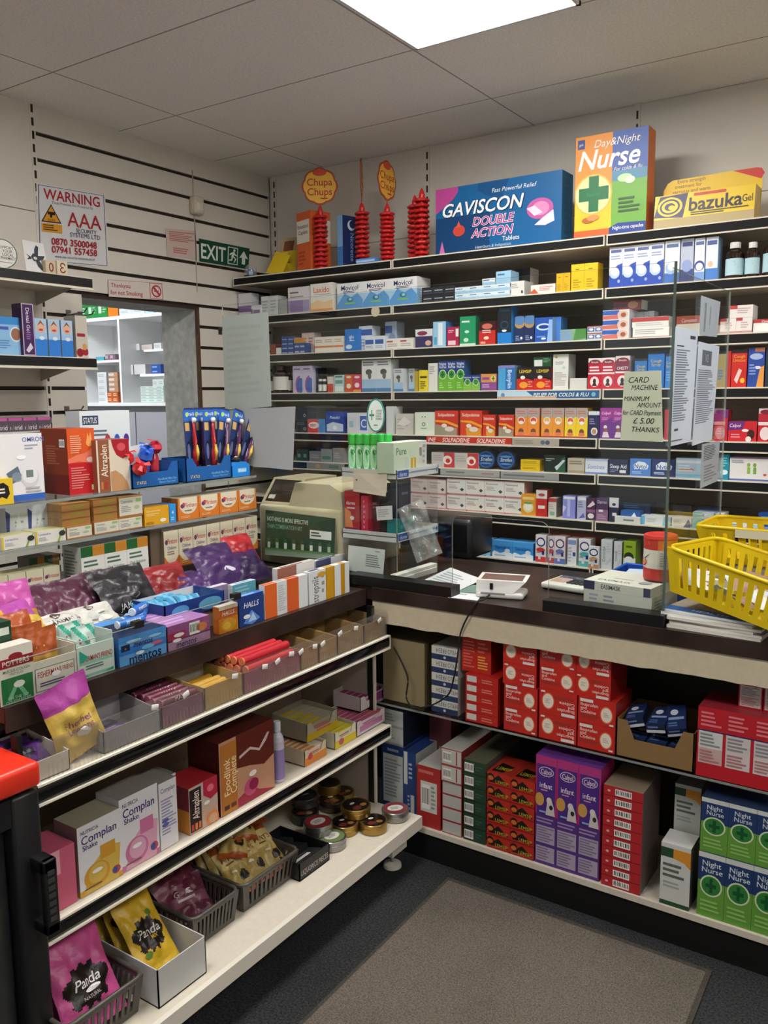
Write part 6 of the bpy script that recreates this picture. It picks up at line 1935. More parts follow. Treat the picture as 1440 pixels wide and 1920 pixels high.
bx(CM, 'painkiller_carton', 'red carton, sun disc at right, upper pair', 1012, 1212, 1080, RB, IB, yb=1296, r=2, s=.01, d=.15)
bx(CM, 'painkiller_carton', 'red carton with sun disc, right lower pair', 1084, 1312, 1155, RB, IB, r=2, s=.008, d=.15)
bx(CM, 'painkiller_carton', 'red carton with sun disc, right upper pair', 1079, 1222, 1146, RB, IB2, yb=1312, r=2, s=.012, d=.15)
# cardboard tray with navy boxes
a0, a1 = CM.span(1155, 1302, 1390, .004)
tw = a1 - a0
t = thing('cardboard_tray', 'open brown cardboard tray full of navy boxes under the counter', 'tray', (a0, 2.366, CM.z + .0005))
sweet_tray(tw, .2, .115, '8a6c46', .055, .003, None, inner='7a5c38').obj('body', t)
for i in range(9):
    w, d, h = .055, .11, .025
    c = {'*': '1c2844', 'T': '22305a'}
    m = MB()
    carton(m, w, d, h, dict(c, art=[R(0, 0, 1, .35, 'c8ccd0'), L(.1, .5, .8, .9, 1, '6a84b0')], top=[R(.1, .4, .9, .5, '8aa0c8'), E(.4, .7, .2, 'c8d0dc', .12), L(.1, .1, .6, .3, 2, '5a78a8')]))
    r_, k = divmod(i, 3)
    x = a0 + .02 + k * (tw - .04) / 3 + .004
    o = m.obj('tablet_box', None, (x, 2.366 + .018, CM.z + .006 + r_ * .028), rot=(rnd.uniform(-.02, .06), rnd.uniform(-.04, .04), rnd.uniform(-.06, .06)) if r_ < 2 else (rnd.uniform(.0, .35), rnd.uniform(-.3, .3), rnd.uniform(-.3, .3)))
    if r_ == 2:
        o.location.z += .022
    o['category'] = 'box'
    REG.append((o, 'navy blue tablet box heaped', 'cardboard tray'))
RP = [R(0, .0, 1, .2, 'b81c28'), R(.02, .2, .31, .62, 'c8a8a4'), R(.02, .42, .31, .66, 'd0d0d0'), R(.35, .2, .64, .66, 'd0c4c4'), R(.68, .2, .97, .66, 'd0c4c4'), R(.0, .66, 1, .68, '3a2a5c'), L(.04, .72, .3, .95, 4, 'e07880'), L(.37, .72, .62, .95, 4, 'e07880'), L(.7, .72, .95, .95, 4, 'e07880'), L(.04, .44, .29, .64, 4, '8a8a8c'), L(.37, .44, .62, .64, 4, '8a8a8c'), L(.7, .44, .95, .64, 4, '8a8a8c'), L(.04, .22, .29, .4, 4, 'b07874'), L(.37, .22, .62, .4, 4, 'b07874'), L(.7, .22, .95, .4, 4, 'b07874')]
bx(CM, 'child_medicine_carton', 'wide crimson carton with three white panels', 1308, 1338, 1470, {'*': 'b8202c', 'T': '9a2a34'}, RP, s=.0, d=.16)
bx(CM, 'child_medicine_carton', 'crimson carton with white panel standing on the wide one', 1384, 1282, 1430, {'*': 'b8202c', 'L': '8c1822'}, [R(.06, .06, .94, .9, 'cfc9c6'), L(.12, .5, .88, .86, 6, '8a8a8c'), L(.12, .1, .88, .45, 6, 'c07a78')], yb=1345, n=1, s=.05, d=.1)
bx(CM, 'child_medicine_carton', 'second crimson carton on the wide one at picture edge', 1431, 1290, 1478, {'*': 'b8202c', 'L': '8c1822'}, [R(.06, .06, .94, .9, 'cfc9c6'), L(.12, .5, .88, .86, 6, '8a8a8c'), L(.12, .1, .88, .45, 6, 'c07a78')], yb=1353, n=1, s=.05, d=.1)

# base shelf
NVW = {'*': 'c8c8c4', 'R': '22346a', 'T': '5a6070'}
bx(CB, 'glove_carton', 'large white and navy carton standing at left end', 716, 1398, 758, {'*': '24386c', 'T': '24386c', 'R': '24386c'}, [R(.06, .12, .94, .86, 'bcc0be'), R(.25, .91, .75, .95, '8a98b8'), L(.12, .2, .9, .8, 12, '8a9294'), R(.25, .03, .75, .07, '8a98b8')], s=.04, d=.2)
bx(CB, 'glove_carton', 'flat white and black carton, one of two atop', 716, 1331, 756, {'*': 'b8bab6', 'R': '1c2236', 'T': '1a1d2a'}, [R(0, .0, 1, .12, '9a9c98'), L(.1, .3, .8, .8, 3, '8c9090')], yb=1398, r=2, s=.045, d=.19)
bx(CB, 'glove_carton', 'blue and white upright carton', 757, 1411, 780, {'*': '2a4078', 'R': 'b8bcb8', 'T': '24386c'}, [R(.0, .5, .3, 1, 'c8ccc8'), R(.55, .0, .85, .35, 'c0c4c0'), L(.4, .58, .7, .85, 4, 'a8b4cc'), L(.3, .1, .5, .35, 4, 'a8b4cc')], s=.03, d=.2)
bx(CB, 'tablet_carton', 'dull maroon cartons behind', 805, 1338, 846, '5a2a2e', [R(0, 0, .35, .7, '8a8480'), R(.45, 0, 1, .65, '8a8480')], yb=None, s=.16, d=.1)
bx(CB, 'first_aid_carton', 'red carton with white label and barcode', 782, 1438, 826, {'*': 'a82a2a', 'T': 'b4b4ac', 'R': '7a2020'}, [R(.15, .25, .85, .75, 'c8c8c2'), B(.2, .3, .55, .7), L(.6, .3, .82, .7, 6, '8a8a88'), L(.05, .85, .9, .95, 1, 'c86a68')], s=.005, d=.2)
bx(CB, 'first_aid_carton', 'white faced red edged carton', 829, 1467, 866, {'*': '9a3030', 'R': '7a2020'}, [R(.03, .06, .97, .94, 'b4b4ae')], r=4, s=.005, d=.17)
bx(CB, 'first_aid_carton', 'white carton with barcode atop red edged stack', 827, 1405, 866, {'*': 'a03434', 'T': 'a8a69e', 'R': '842424'}, [R(.03, .06, .97, .94, 'bcbcb4'), B(.1, .2, .5, .8), R(.72, .1, .78, .9, '9a3030')], yb=1467, r=2, s=.0, d=.22)
GN = [B(.05, .15, .46, .8), R(0, 0, 1, .08, '1a2c22'), L(.55, .3, .9, .7, 2, '3a5a48')]
bx(CB, 'tablet_carton', 'flat dark green carton with barcode', 869, 1428, 911, {'*': '24402e', 'T': '5a5a48', 'R': '5c5450'}, GN, r=6, s=.005, d=.26)
LM = [P([(.05, .2), (.5, .88), (.95, .2)], '1c1412'), T('LEMSIP', .64, .34, .26, 'b8a42c', .6, 'b'), E(.16, .62, .15, '201614', .3), E(.16, .55, .12, 'c86a2c', .18), R(0, 0, 1, .1, '8a1c16')]
bx(CB, 'hot_drink_remedy_carton', 'red and black hot lemon remedy carton', 913, 1457, 1003, {'*': 'b42c1e', 'T': '9a2c20', 'R': '6a1a14'}, LM, n=2, r=6, s=.004, d=.14, top=[P([(.1, .1), (.6, .1), (.8, .5), (.2, .6)], '1c1412'), T('LEMSIP', .5, .3, .2, 'b8a42c', .6, 'b')])
CP = [R(0, 0, 1, .46, '54307c'), R(.06, .2, .94, .36, 'a89cb0'), R(.06, .03, .94, .17, 'a89cb0'), L(.1, .21, .9, .35, 6, '7a6c8c'), L(.1, .04, .9, .16, 5, '7a6c8c'), L(.06, .38, .9, .44, 2, '9a84b0'), P([(0, .46), (1, .46), (1, .95), (0, .95)], '4a2a80'), R(0, .46, .06, 1, 'b02a6c'), R(.94, .46, 1, 1, 'b02a6c'), R(0, .92, 1, 1, 'b0387c'),
      E(.5, .86, .36, 'd8c0d8', .045), E(.5, .86, .33, '54307c', .038), T('Calpol', .5, .86, .045, 'ecdcec', .5, 'b'), T('infant', .5, .735, .05, 'ecdcec', .6, 'b'), L(.25, .68, .8, .7, 1, 'd88ab0'), E(.2, .6, .22, 'c8984c', .06), P([(.5, .47), (.95, .47), (.9, .55), (.75, .63), (.6, .62), (.55, .55)], 'ccc2c0'), E(.76, .545, .09, '2c2020', .022), E(.66, .605, .12, 'd8d0cc', .03), R(.2, .485, .5, .5, '8ab0d0')]
bx(CB, 'infant_medicine_carton', 'tall purple infant medicine carton', 1005, 1428, 1128, {'*': '54307c', 'T': '6a3a90', 'R': 'a02a64'}, CP, n=3, s=.004, d=.12)
bx(CB, 'tablet_carton', 'flat crimson carton with white barcode', 1131, 1479, 1206, {'*': 'b0242c', 'T': '8a7a68', 'R': '6a5a58'}, [B(.3, .15, .72, .8), E(.14, .5, .04, 'd8a8a8', .12), R(0, 0, 1, .06, '7a161c')], r=10, s=.0, d=.18)
CL = [R(0, .78, .42, .93, '22482e'), P([(.42, .93), (1, .93), (1, .66), (.8, .74), (.42, .78)], 'd08a2c'), L(.08, .44, .85, .7, 3, '5a605c'), L(.1, .28, .7, .4, 2, '9aa09c'), R(0, 0, 1, .07, '22482e')]
bx(CB, 'tablet_carton', 'white green and orange carton in front', 1239, 1585, 1296, {'*': 'c8c8c2', 'R': '4a4c48', 'T': 'd0d0cc'}, CL, s=.0, d=.09)
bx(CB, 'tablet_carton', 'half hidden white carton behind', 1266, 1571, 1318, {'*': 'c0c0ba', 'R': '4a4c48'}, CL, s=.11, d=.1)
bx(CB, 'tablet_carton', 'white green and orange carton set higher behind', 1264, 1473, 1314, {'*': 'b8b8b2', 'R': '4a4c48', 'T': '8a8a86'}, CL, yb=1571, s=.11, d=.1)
N2 = [R(0, 0, 1, .56, '63983a'), R(0, .56, 1, 1, '1f3766'), R(0, .92, 1, 1, 'c8ccc8'), T('Night', .5, .84, .085, 'd0d8dc', .75, 'b'), T('Nurse', .52, .74, .085, 'd0d8dc', .8, 'b'), E(.5, .5, .42, 'c8d8b0', .17), E(.5, .5, .36, '2f7a34', .145), R(.44, .39, .56, .61, '12502c'), R(.3, .47, .7, .53, '12502c'), L(.12, .08, .9, .28, 3, '8abc64')]
for r_, (yt, yb, x0, x1) in enumerate(((1616, None, 1309, 1468), (1512, 1616, 1313, 1474))):
    bx(CB, 'cold_remedy_carton', 'blue and green carton with green cross', x0, yt, x1, {'*': '4f8034', 'T': '2a3a5c', 'L': '3a6030'}, N2, yb=yb, n=3, s=.003 + .004 * r_, d=.1)

# ================================================================== SIGNS ON THE LEFT WALL
XS = XW + .0035
RD, RD2 = 'a8242c', 'b0303a'
paper('white security warning sign with red lettering on the slatted wall', 0, XS, [(72, 491), (204, 501), (197, 365), (68, 343)], [
    R(.02, .015, .98, .985, '2a3352'), R(.03, .022, .97, .978, 'd9d8da'), T('WARNING', .5, .885, .135, RD, .88, 'B'), T('These Premises Are Protected By', .5, .785, .035, '444a58', .6),
    P([(.05, .52), (.33, .52), (.19, .76)], '2a2014'), P([(.075, .535), (.305, .535), (.19, .735)], 'd8962c'), R(.14, .62, .24, .66, '2a2014'), R(.17, .585, .2, .63, '2a2014'), T('CCTV', .19, .555, .03, '2a2014', .15, 'b'),
    R(.05, .395, .33, .505, 'd8962c'), L(.07, .41, .31, .495, 3, '5a4014'), T('AAA', .66, .6, .2, RD, .56, ''), T('SECURITY', .68, .46, .055, '3a4a68', .5), T('SYSTEMS LTD', .66, .395, .06, '3a4a68', .58),
    T('0870 3500048', .5, .285, .09, RD, .9, 'B'), T('07941 557458', .5, .18, .09, RD, .9, 'B'), T('www.aaa-security-systems.co.uk', .5, .09, .035, '3a4258', .62)], name='warning_sign', c='dedde0', cat='sign')
paper('pale pink notice with red small print left of the EXIT sign', 0, XS, [(314, 479), (370, 488), (367, 433), (310, 428)], [L(.1, .55, .95, .92, 6, 'b8706c'), L(.2, .12, .9, .35, 3, 'b8706c')], name='camera_notice', c='cdb9b0', cat='notice')
EX = [T('EXIT', .275, .5, .66, 'dfe6dc', .48, 'B'), R(.555, .1, .76, .9, 'dfe6dc'), R(.57, .14, .745, .86, '1a4a38'), E(.685, .76, .022, 'dfe6dc', .06), P([(.66, .7), (.7, .66), (.665, .42), (.62, .44)], 'dfe6dc'), P([(.66, .69), (.6, .6), (.585, .52), (.605, .52), (.65, .6)], 'dfe6dc'),
      P([(.69, .62), (.735, .55), (.73, .5), (.68, .56)], 'dfe6dc'), P([(.66, .45), (.7, .36), (.67, .2), (.69, .2), (.725, .37), (.68, .48)], 'dfe6dc'), P([(.63, .45), (.62, .32), (.575, .3), (.575, .25), (.64, .27), (.655, .44)], 'dfe6dc'),
      P([(.78, .45), (.875, .82), (.97, .45), (.91, .5), (.91, .18), (.84, .18), (.84, .5)], 'dfe6dc')]
paper('green EXIT sign with running figure and arrow beside the corner', 0, XS, [(374, 490), (466, 505), (468, 466), (373, 447)], EX, name='exit_sign', c='1a4a38', cat='sign')
paper('white no smoking sign with red lettering above the doorway', 0, XS + .004, [(204, 556), (307, 563), (305, 531), (203, 524)], [R(.0, .97, 1, 1, 'c08a88'), T('Thankyou', .04, .7, .26, RD2, .44, 'bl'), T('for not Smoking', .03, .28, .26, RD2, .66, 'bl'), R(.74, .03, .985, .97, RD2), R(.75, .06, .975, .94, 'd8cdc6'), E(.863, .5, .095, RD2, .36), E(.863, .5, .072, 'd8cdc6', .27), R(.815, .46, .9, .54, '8a5a58'), P([(.80, .66), (.83, .74), (.925, .34), (.9, .27)], RD2)], name='no_smoking_sign', c='d8cdc6', cat='sign')
p = U(363, 386, 0, XW)
t = thing('motion_sensor', 'cream motion sensor on the slatted wall above the EXIT sign', 'sensor', (XW + .0005, p[1], p[2]))
MB().rbox(0, -.033, -.045, .045, .033, .042, .012, 'd0c6b2', 'plastic', 3).obj('body', t)
MB().rbox(.04, -.02, -.03, .05, .022, .012, .006, 'dcd4c4', 'plastic').obj('lens', t)
m = MB()
m.box(0, -.004, .042, .003, .002, .17, 'b8ac9a', 'plastic').box(0, -.002, -.42, .003, .003, -.046, 'b8ac9a', 'plastic')
m.obj('wire', t)

# hooks on the slats near the doorway
for i, (x, y, L_) in enumerate(((128, 590, .13), (150, 593, .10), (125, 770, .12), (412, 620, .05))):
    q = U(x, y, 0, XW)
    m = MB()
    m.box(XW, q[1] - .012, q[2] - .02, XW + .004, q[1] + .012, q[2] + .02, '8a8a84', 'metal')
    m.tube([(XW + .002, q[1], q[2]), (XW + L_ * .85, q[1], q[2] + .004), (XW + L_, q[1], q[2] + .02)], .003, '6a6862', 'metal', 6)
    tag(m.obj('wall_hook'), ['metal slat hook under upper left wall shelf, nearer the shelf end', 'metal slat hook under upper left wall shelf, nearer the doorway', 'metal slat hook below the middle left wall shelf', 'small metal slat hook right of the doorway'][i], 'hook')

# ================================================================== LEFT WALL SHELF GOODS
WA = Shelf(0, -2.905, 2.0765, 'upper left wall shelf')
WB = Shelf(0, -2.905, 1.7635, 'middle left wall shelf')
WC = Shelf(0, -2.955, 1.4795, 'lower left wall shelf')
a0, a1 = WA.span(-22, 34, 477, .02)
t = thing('oval_sign', 'oval white sign with green rim at left end of upper wall shelf', 'sign', (-2.93, (a0 + a1) / 2, WA.z))
rw_ = (a1 - a0) / 2
hh = .052
m = MB()
m.prism([(rw_ * math.cos(2 * math.pi * i / 32), hh + hh * math.sin(2 * math.pi * i / 32)) for i in range(32)], 0, .004, '3a5a48')
mp = lambda u, v, e: ((u - .5) * 2 * rw_, -e, v * 2 * hh)
art(m, mp, 2 * rw_, 2 * hh, [E(.5, .5, .47, 'dcdad4', .47), T('SUPPORT', .62, .72, .1, '4a4a4a', .5, 'b'), T('YOUR', .66, .6, .1, '4a4a4a', .4, 'b'), T('LOCAL', .68, .48, .1, '4a4a4a', .4, 'b'), T('PHARMACY', .68, .36, .1, '4a4a4a', .5, 'b'), R(.3, .2, .8, .22, '777')])
m.obj('face_plate', t, rz=math.pi / 2, loc=(0, 0, 0))
MB().box(-.04, -.015, 0, 0, .015, .004, '999', 'plastic').box(-.008, -.004, 0, -.005, .004, .03, '999', 'plastic').obj('stand', t)
a0, a1 = WA.span(48, 90, 480, .03)
q = [Vector((-2.935, a0, WA.z + .0005)), Vector((-2.935, a1, WA.z + .0005)), Vector((-2.955, a1 - .004, WA.z + .115)), Vector((-2.955, a0 + .002, WA.z + .118))]
o = sheet_obj('bird_card', q, [P([(.3, .5), (.42, .62), (.6, .55), (.95, .58), (.85, .45), (.6, .38), (.4, .36)], '2a2e38'), P([(.45, .5), (.5, .75), (.62, .9), (.72, .85), (.66, .66), (.62, .5)], '2a2e38'), P([(.45, .45), (.55, .2), (.7, .08), (.78, .12), (.72, .3), (.62, .45)], '2a2e38'), P([(.3, .48), (.1, .56), (.2, .48), (.1, .38), (.32, .42)], '2a2e38'), E(.48, .46, .08, 'd8cdbc', .05)], 'd6d6d6', t=.002, m='card')
tag(o, 'white card with dark swallow on the upper left wall shelf', 'card')
for x0, x1, ch, c in ((86, 106, '0', 'c8b89c'), (107, 128, '3', 'd4c6ac')):
    a0, a1 = WA.span(x0, x1, 500, .012)
    w = a1 - a0
    m = MB()
    m.rbox(0, 0, 0, w - .002, w, w * 1.05, .003, c, 'board')
    art(m, face('F', w, w, w * 1.05)[0], w, w, [T(ch, .5, .5, .7, '7a2a22', .7, 'b')] if ch == '0' else [('t', '3', .5, .5, .7, '7a2a22', -.7, 'b', 0)] if 0 else [T('Ɛ', .5, .5, .7, '7a2a22', .7, 'b')], 'board')
    o = m.obj('number_block', None, (-2.917, a0, WA.z + .0005), rz=math.pi / 2)
    tag(o, 'wooden calendar block with dark red %s on the upper left wall shelf' % ('zero' if ch == '0' else 'reversed three'), 'block')

FACE = [R(0, 0, 1, .45, '2f7cd0'), R(0, .45, 1, .62, '9ac0e4'), E(.5, .76, .36, 'd8b098', .15), P([(.2, .8), (.5, .96), (.8, .8), (.5, .88)], '8a5034'), E(.5, .7, .18, 'c03a40', .03), E(.55, .48, .22, 'e0e4ea', .05)]
bx(WB, 'denture_cleaner_box', 'wide light blue box with face roundel', -8, 594, 38, {'*': '4a94d8', 'F': '8ab8e0'}, [R(0, .8, 1, 1, '3a8ad0'), E(.8, .55, .26, 'd0e0ec', .2), E(.8, .55, .2, '9a6a50', .16), R(.05, .66, .5, .74, '4a5aa8'), L(.1, .15, .6, .4, 4, '5a8ac0')], d=.07)
bx(WB, 'gel_box', 'tall purple gel box with sideways white lettering', 40, 569, 63, {'*': '3c1c4c', 'L': '341842'}, [R(0, 0, 1, 1, 'b8a8b8'), R(.08, .02, .92, .98, '44205a'), T('Dental Gel', .5, .68, .3, 'd8d0dc', .5, 'b', -1), L(.3, .3, .7, .5, 5, '8a6a9c'), P([(.2, .1), (.6, .25), (.8, .15), (.4, .05)], 'd0c8d4')], d=.06, s=.002)
bx(WB, 'denture_cleaner_box', 'tall blue box with pink cheeked face', 64, 599, 137, {'*': 'a8b0c0', 'F': 'a8c4e0', 'L': '9aa0b0'}, FACE, n=3, d=.06, s=.003, gap=.006)
bx(WB, 'remedy_box', 'cream box with red label and fruit picture', 141, 592, 163, {'*': 'b8b0a4', 'F': 'c4bdb0'}, [R(.1, .5, .8, .58, '9a2030'), E(.3, .12, .3, '8a1c24', .1), E(.75, .14, .28, '9a242c', .09), E(.7, .26, .2, 'c8945c', .08)], d=.07)
bx(WC, 'nit_treatment_box', 'grey and pink box with white lettering', -12, 783, 98, {'*': '6a5a64', 'F': '5a4e58', 'T': '7a6a74'}, [R(0, .78, .9, 1, 'c05a9c'), T('nitrid', .5, .3, .34, 'd8d4d8', .8, 'b'), T('nit', .28, .3, .34, '241c24', .28, 'b')], n=4, d=.06, s=.004)

# ================================================================== GLASS CASE, TOP GLASS
XG = -2.163
C3 = Shelf(0, XG, .94 + .3732, 'top glass shelf')
C2 = Shelf(0, XG, .94 + .2462, 'lower glass shelf')
C1 = Shelf(0, XG - .01, .94 + .0902, 'bottom of glass case')
bx(C3, 'snack_box', 'yellow box with black splash', -20, 898, 25, 'd8b82c', [P([(.1, .3), (.3, .2), (.5, .3), (.7, .2), (.85, .4), (.8, .7), (.6, .85), (.3, .8), (.15, .6)], '1c1814'), L(.2, .4, .75, .65, 2, 'e0dcd0')], s=.0, d=.035)
bx(C3, 'blood_pressure_monitor_box', 'white box with blood pressure monitor picture', -48, 814, 79, {'*': 'd0ced0', 'F': 'dad9dc', 'T': 'b8b6b8'}, [R(0, 0, 1, .09, '2c5cb0'), T('OMRON', .86, .91, .07, '3a5a9c', .36, 'b'), L(.72, .75, .95, .84, 2, '9a9aa4'), P([(.42, .42), (.6, .52), (.66, .34), (.5, .26)], '5a6a78'), E(.58, .36, .08, '7a8a98', .07), E(.78, .34, .14, 'c8c8cc', .15), E(.78, .37, .12, 'dcdcde', .12), R(.72, .34, .83, .45, '6a7a74'), E(.66, .65, .07, 'ececec', .035), L(.7, .1, .95, .2, 2, 'aaa')], s=.04, d=.12)
bx(C3, 'nutrition_shake_box', 'tall orange and red box with pineapple print', 125, 803, 177, {'*': '8a3a20', 'F': 'd05420', 'L': '7a3018', 'T': 'a84420'}, [
    R(0, 0, 1, .48, 'b81c24'), P([(0, .48), (0, .54), (.3, .6), (.6, .62), (1, .72), (1, .45), (.4, .5)], 'e0745c'), E(.8, .78, .12, 'e8a05c', .06), P([(.7, .82), (.75, .93), (.8, .85), (.85, .95), (.9, .83)], 'e8a05c'), L(.1, .62, .6, .9, 9, 'e8a080'), L(.08, .08, .75, .42, 9, 'd87a74'), R(.8, .05, .95, .13, 'd8c890'), E(.8, .52, .14, 'e4c8b8', .04)], s=.03, d=.13,
   left=[L(.2, .45, .7, .75, 8, '9a5a44'), B(.7, .72, .9, .84), R(0, 0, 1, .3, '6a1c18')])
bx(C3, 'nutrition_shake_box', 'cream brown and red box with sideways lettering', 180, 824, 242, {'*': 'a06a4c', 'F': 'd0c4b0', 'L': '8a4a34', 'T': '8a2424'}, [
    R(.05, 0, .38, 1, '8a5434'), T('Altraplen', .21, .6, .2, 'e0d4c4', .62, 'b', 1), R(.1, .06, .16, .2, 'c87a44'), R(.2, .06, .3, .2, 'a8382c'), P([(.45, 1), (1, 1), (1, .7), (.8, .62), (.6, .7), (.5, .85)], 'a01c24'), E(.75, .85, .13, 'c8505c', .08), P([(.4, 0), (.95, 0), (.9, .15), (.75, .3), (.55, .4), (.4, .38)], 'b88a60')], s=.008, d=.09)
bx(C3, 'fan_carton', 'white carton with red blue and purple fan pictures', 149, 770, 243, {'*': 'c4ccd2', 'F': 'd0d8dc'}, [R(.05, .82, .36, .94, '2c4058'), T('STATUS', .2, .88, .09, 'dde4ea', .26, 'b'), L(.05, .66, .6, .76, 2, '5a6a78')] + [el for i, c in enumerate(('a8303c', '2c58b4', '4a2c8c')) for el in (E(.53 + .19 * i, .62, .055, c, .07), P([(.50 + .19 * i, .58), (.56 + .19 * i, .58), (.6 + .19 * i, .4), (.46 + .19 * i, .4)], c), R(.5 + .19 * i, .12, .56 + .19 * i, .42, c))], s=.15, d=.07)


def blue_display(x0, x1, yt, desc, back_white, s):
    a0, a1 = C3.span(x0, x1, 885, s)
    w = a1 - a0
    h = C3.height((x0 + x1) / 2, yt, s) - C3.z
    t = thing('blue_display_tray', desc, 'tray', C3.loc(a0, s, C3.z + .0005), math.pi / 2)
    els = [R(.08, .14, .3, .3, '1a2c4c'), T('STATUS', .19, .22, .13, 'dbe6f0', .2, 'b'), T('Handheld Mini Fan', .74, .3, .1, '7ab8e4', .42, 'b'), T('Battery Operated', .74, .17, .09, '7ab8e4', .4)]
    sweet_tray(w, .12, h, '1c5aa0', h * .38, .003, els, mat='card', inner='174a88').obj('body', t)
    if back_white:
        m = MB()
        m.prism([(.01, .02), (w - .01, .02), (w, h * 1.5), (w * .82, h * 1.75), (w * .12, h * 1.55)], .112, .115, 'd8dadc')
        m.obj('header_card', t)
    return a0, w, h


a0, w1, h1 = blue_display(247, 335, 868, 'left blue display tray of mini fans with white header on top glass shelf', True, .0)


def mini_fan(c, c2, ds, p, rx, rz, k=1.25):
    t = thing('mini_fan', ds, 'fan', p, 0)
    t.rotation_euler = (rx, 0, rz)
    t.scale = (k, k, k)
    MB().lathe([(0, 0, c), (.012, .002, c), (.014, .02, c2), (.012, .05, c), (.008, .064, c), (0, .066, c)], 14, 'gloss').obj('handle', t)
    m = MB()
    m.lathe([(0, .062, c), (.012, .066, c), (.02, .078, c2), (.017, .09, c), (.008, .098, c), (0, .1, c)], 16, 'gloss')
    m.obj('fan_head', t)
    m = MB()
    for k in range(3):
        a = k * 2.094
        m.add([(.006 * math.cos(a - .5), .006 * math.sin(a - .5), .101), (.022 * math.cos(a - .25), .022 * math.sin(a - .25), .103), (.022 * math.cos(a + .35), .022 * math.sin(a + .35), .100), (.006 * math.cos(a + .5), .006 * math.sin(a + .5), .1)], [(0, 1, 2, 3)], c2, 'plastic')
    m.obj('blades', t)


fz = C3.z + .012
for i, (f, dx, c, c2, ds, rx, rz, up) in enumerate(((.1, .06, 'b81c24', 'd0343a', 'red mini fan at the left of the left blue tray', .55, 1.3, .03), (.27, .045, 'b01c24', 'c8343a', 'red mini fan lying low in the left blue tray', 1.0, 1.2, .03), (.45, .06, '1c4cb4', '3a6cd0', 'blue mini fan in the middle of the left blue tray', .5, 1.5, .03), (.63, .075, '183c9c', '2c5cc4', 'dark blue mini fan at the back of the left blue tray', .2, 1.8, .03), (.84, .07, 'b02030', 'c83a44', 'red mini fan at the right of the left blue tray', .1, 1.9, .04))):
    mini_fan(c, c2, ds, (XG - dx - .02, a0 + w1 * f, fz + up - .03), rx, rz)
a0, w2, h2 = blue_display(349, 434, 857, 'right blue display tray below the toothbrush packs on top glass shelf', False, .0)
m = MB()
m.box(0, 0, 0, .05, .004, .03, 'd8dcde', 'paper')
tag(m.obj('price_card', None, (XG - .03, a0 + .04, C3.z + .005), rot=(-.9, 0, math.pi / 2)), 'small white card lying in the right blue display tray', 'card')
a0, a1 = C3.span(436, 468, 875, .0)
t = thing('dental_display', 'small bright blue display box at far end of top glass shelf', 'display box', C3.loc(a0, .0, C3.z + .0005), math.pi / 2)
m = MB()
w = a1 - a0
m.prism([(0, 0), (w, 0), (w, .04), (w * .8, .052), (w * .2, .052), (0, .04)], 0, .05, '2284d8', 'plastic')
art(m, lambda u, v, e: (u * w, -e, v * .05), w, .05, [R(.3, .3, .8, .6, '8ac0ec'), T('Wisdom', .55, .45, .2, 'e4f0fa', .45, 'b')])
m.obj('body', t)
m = MB()
m.lathe([(0, .05, '111'), (.016, .052, '1c1a1c'), (.018, .062, '2a2628'), (.008, .07, 'd0b8a0'), (0, .074, 'd0b8a0')], 12, 'plastic', (w * .5, .025))
m.obj('sample_head', t)


# toothbrush packs
def brush_pack(c1, c2):
    t = bpy.data.objects.new('toothbrush_pack', None)
    C.objects.link(t)
    w, h = .056, .235
    m = MB()
    pts = [(-w / 2, 0), (w / 2, 0), (w / 2, h - .012), (w / 2 - .008, h), (-w / 2 + .008, h), (-w / 2, h - .012)]
    m.prism(pts, 0, .0012, '243468')
    mp = lambda u, v, e: ((u - .5) * w, -e, v * h)
    art(m, mp, w, h, [R(0, .8, 1, .97, '2a62b8'), T('Oral-B', .6, .91, .05, 'dce8f4', .6, 'b'), E(.3, .9, .12, 'a8cc5c', .035), R(.08, .66, .42, .78, 'c8a468'), P([(0, .3), (.5, .6), (1, .5), (1, 0), (0, 0)], '1a2244'), E(.25, .35, .16, '10142c', .16), E(.25, .35, .12, '5a6494', .12), R(.1, .05, .4, .14, 'b8885c')])
    m.obj('backing_card', t)
    m = MB()
    m.tube([(.008, -.006, .03), (.008, -.009, .08), (.009, -.008, .115), (.011, -.006, .16), (.012, -.006, .185)], [.009, .011, .009, .0055, .005], c1, 'gloss', 8)
    o = m.obj('brush_handle', t)
    MB().tube([(.008, -.016, .05), (.008, -.0195, .08), (.009, -.016, .105)], [.005, .007, .004], c2, 'plastic', 8).obj('grip', o)
    MB().tube([(.012, -.013, .192), (.012, -.004, .192)], .009, 'e4e4e8', 'plastic', 10).obj('brush_head', t)
    m = MB()
    m.rbox(-.008, -.0175, .02, .025, -.0005, .205, .006, 'fff', 'glass')
    m.obj('blister', t)
    return t


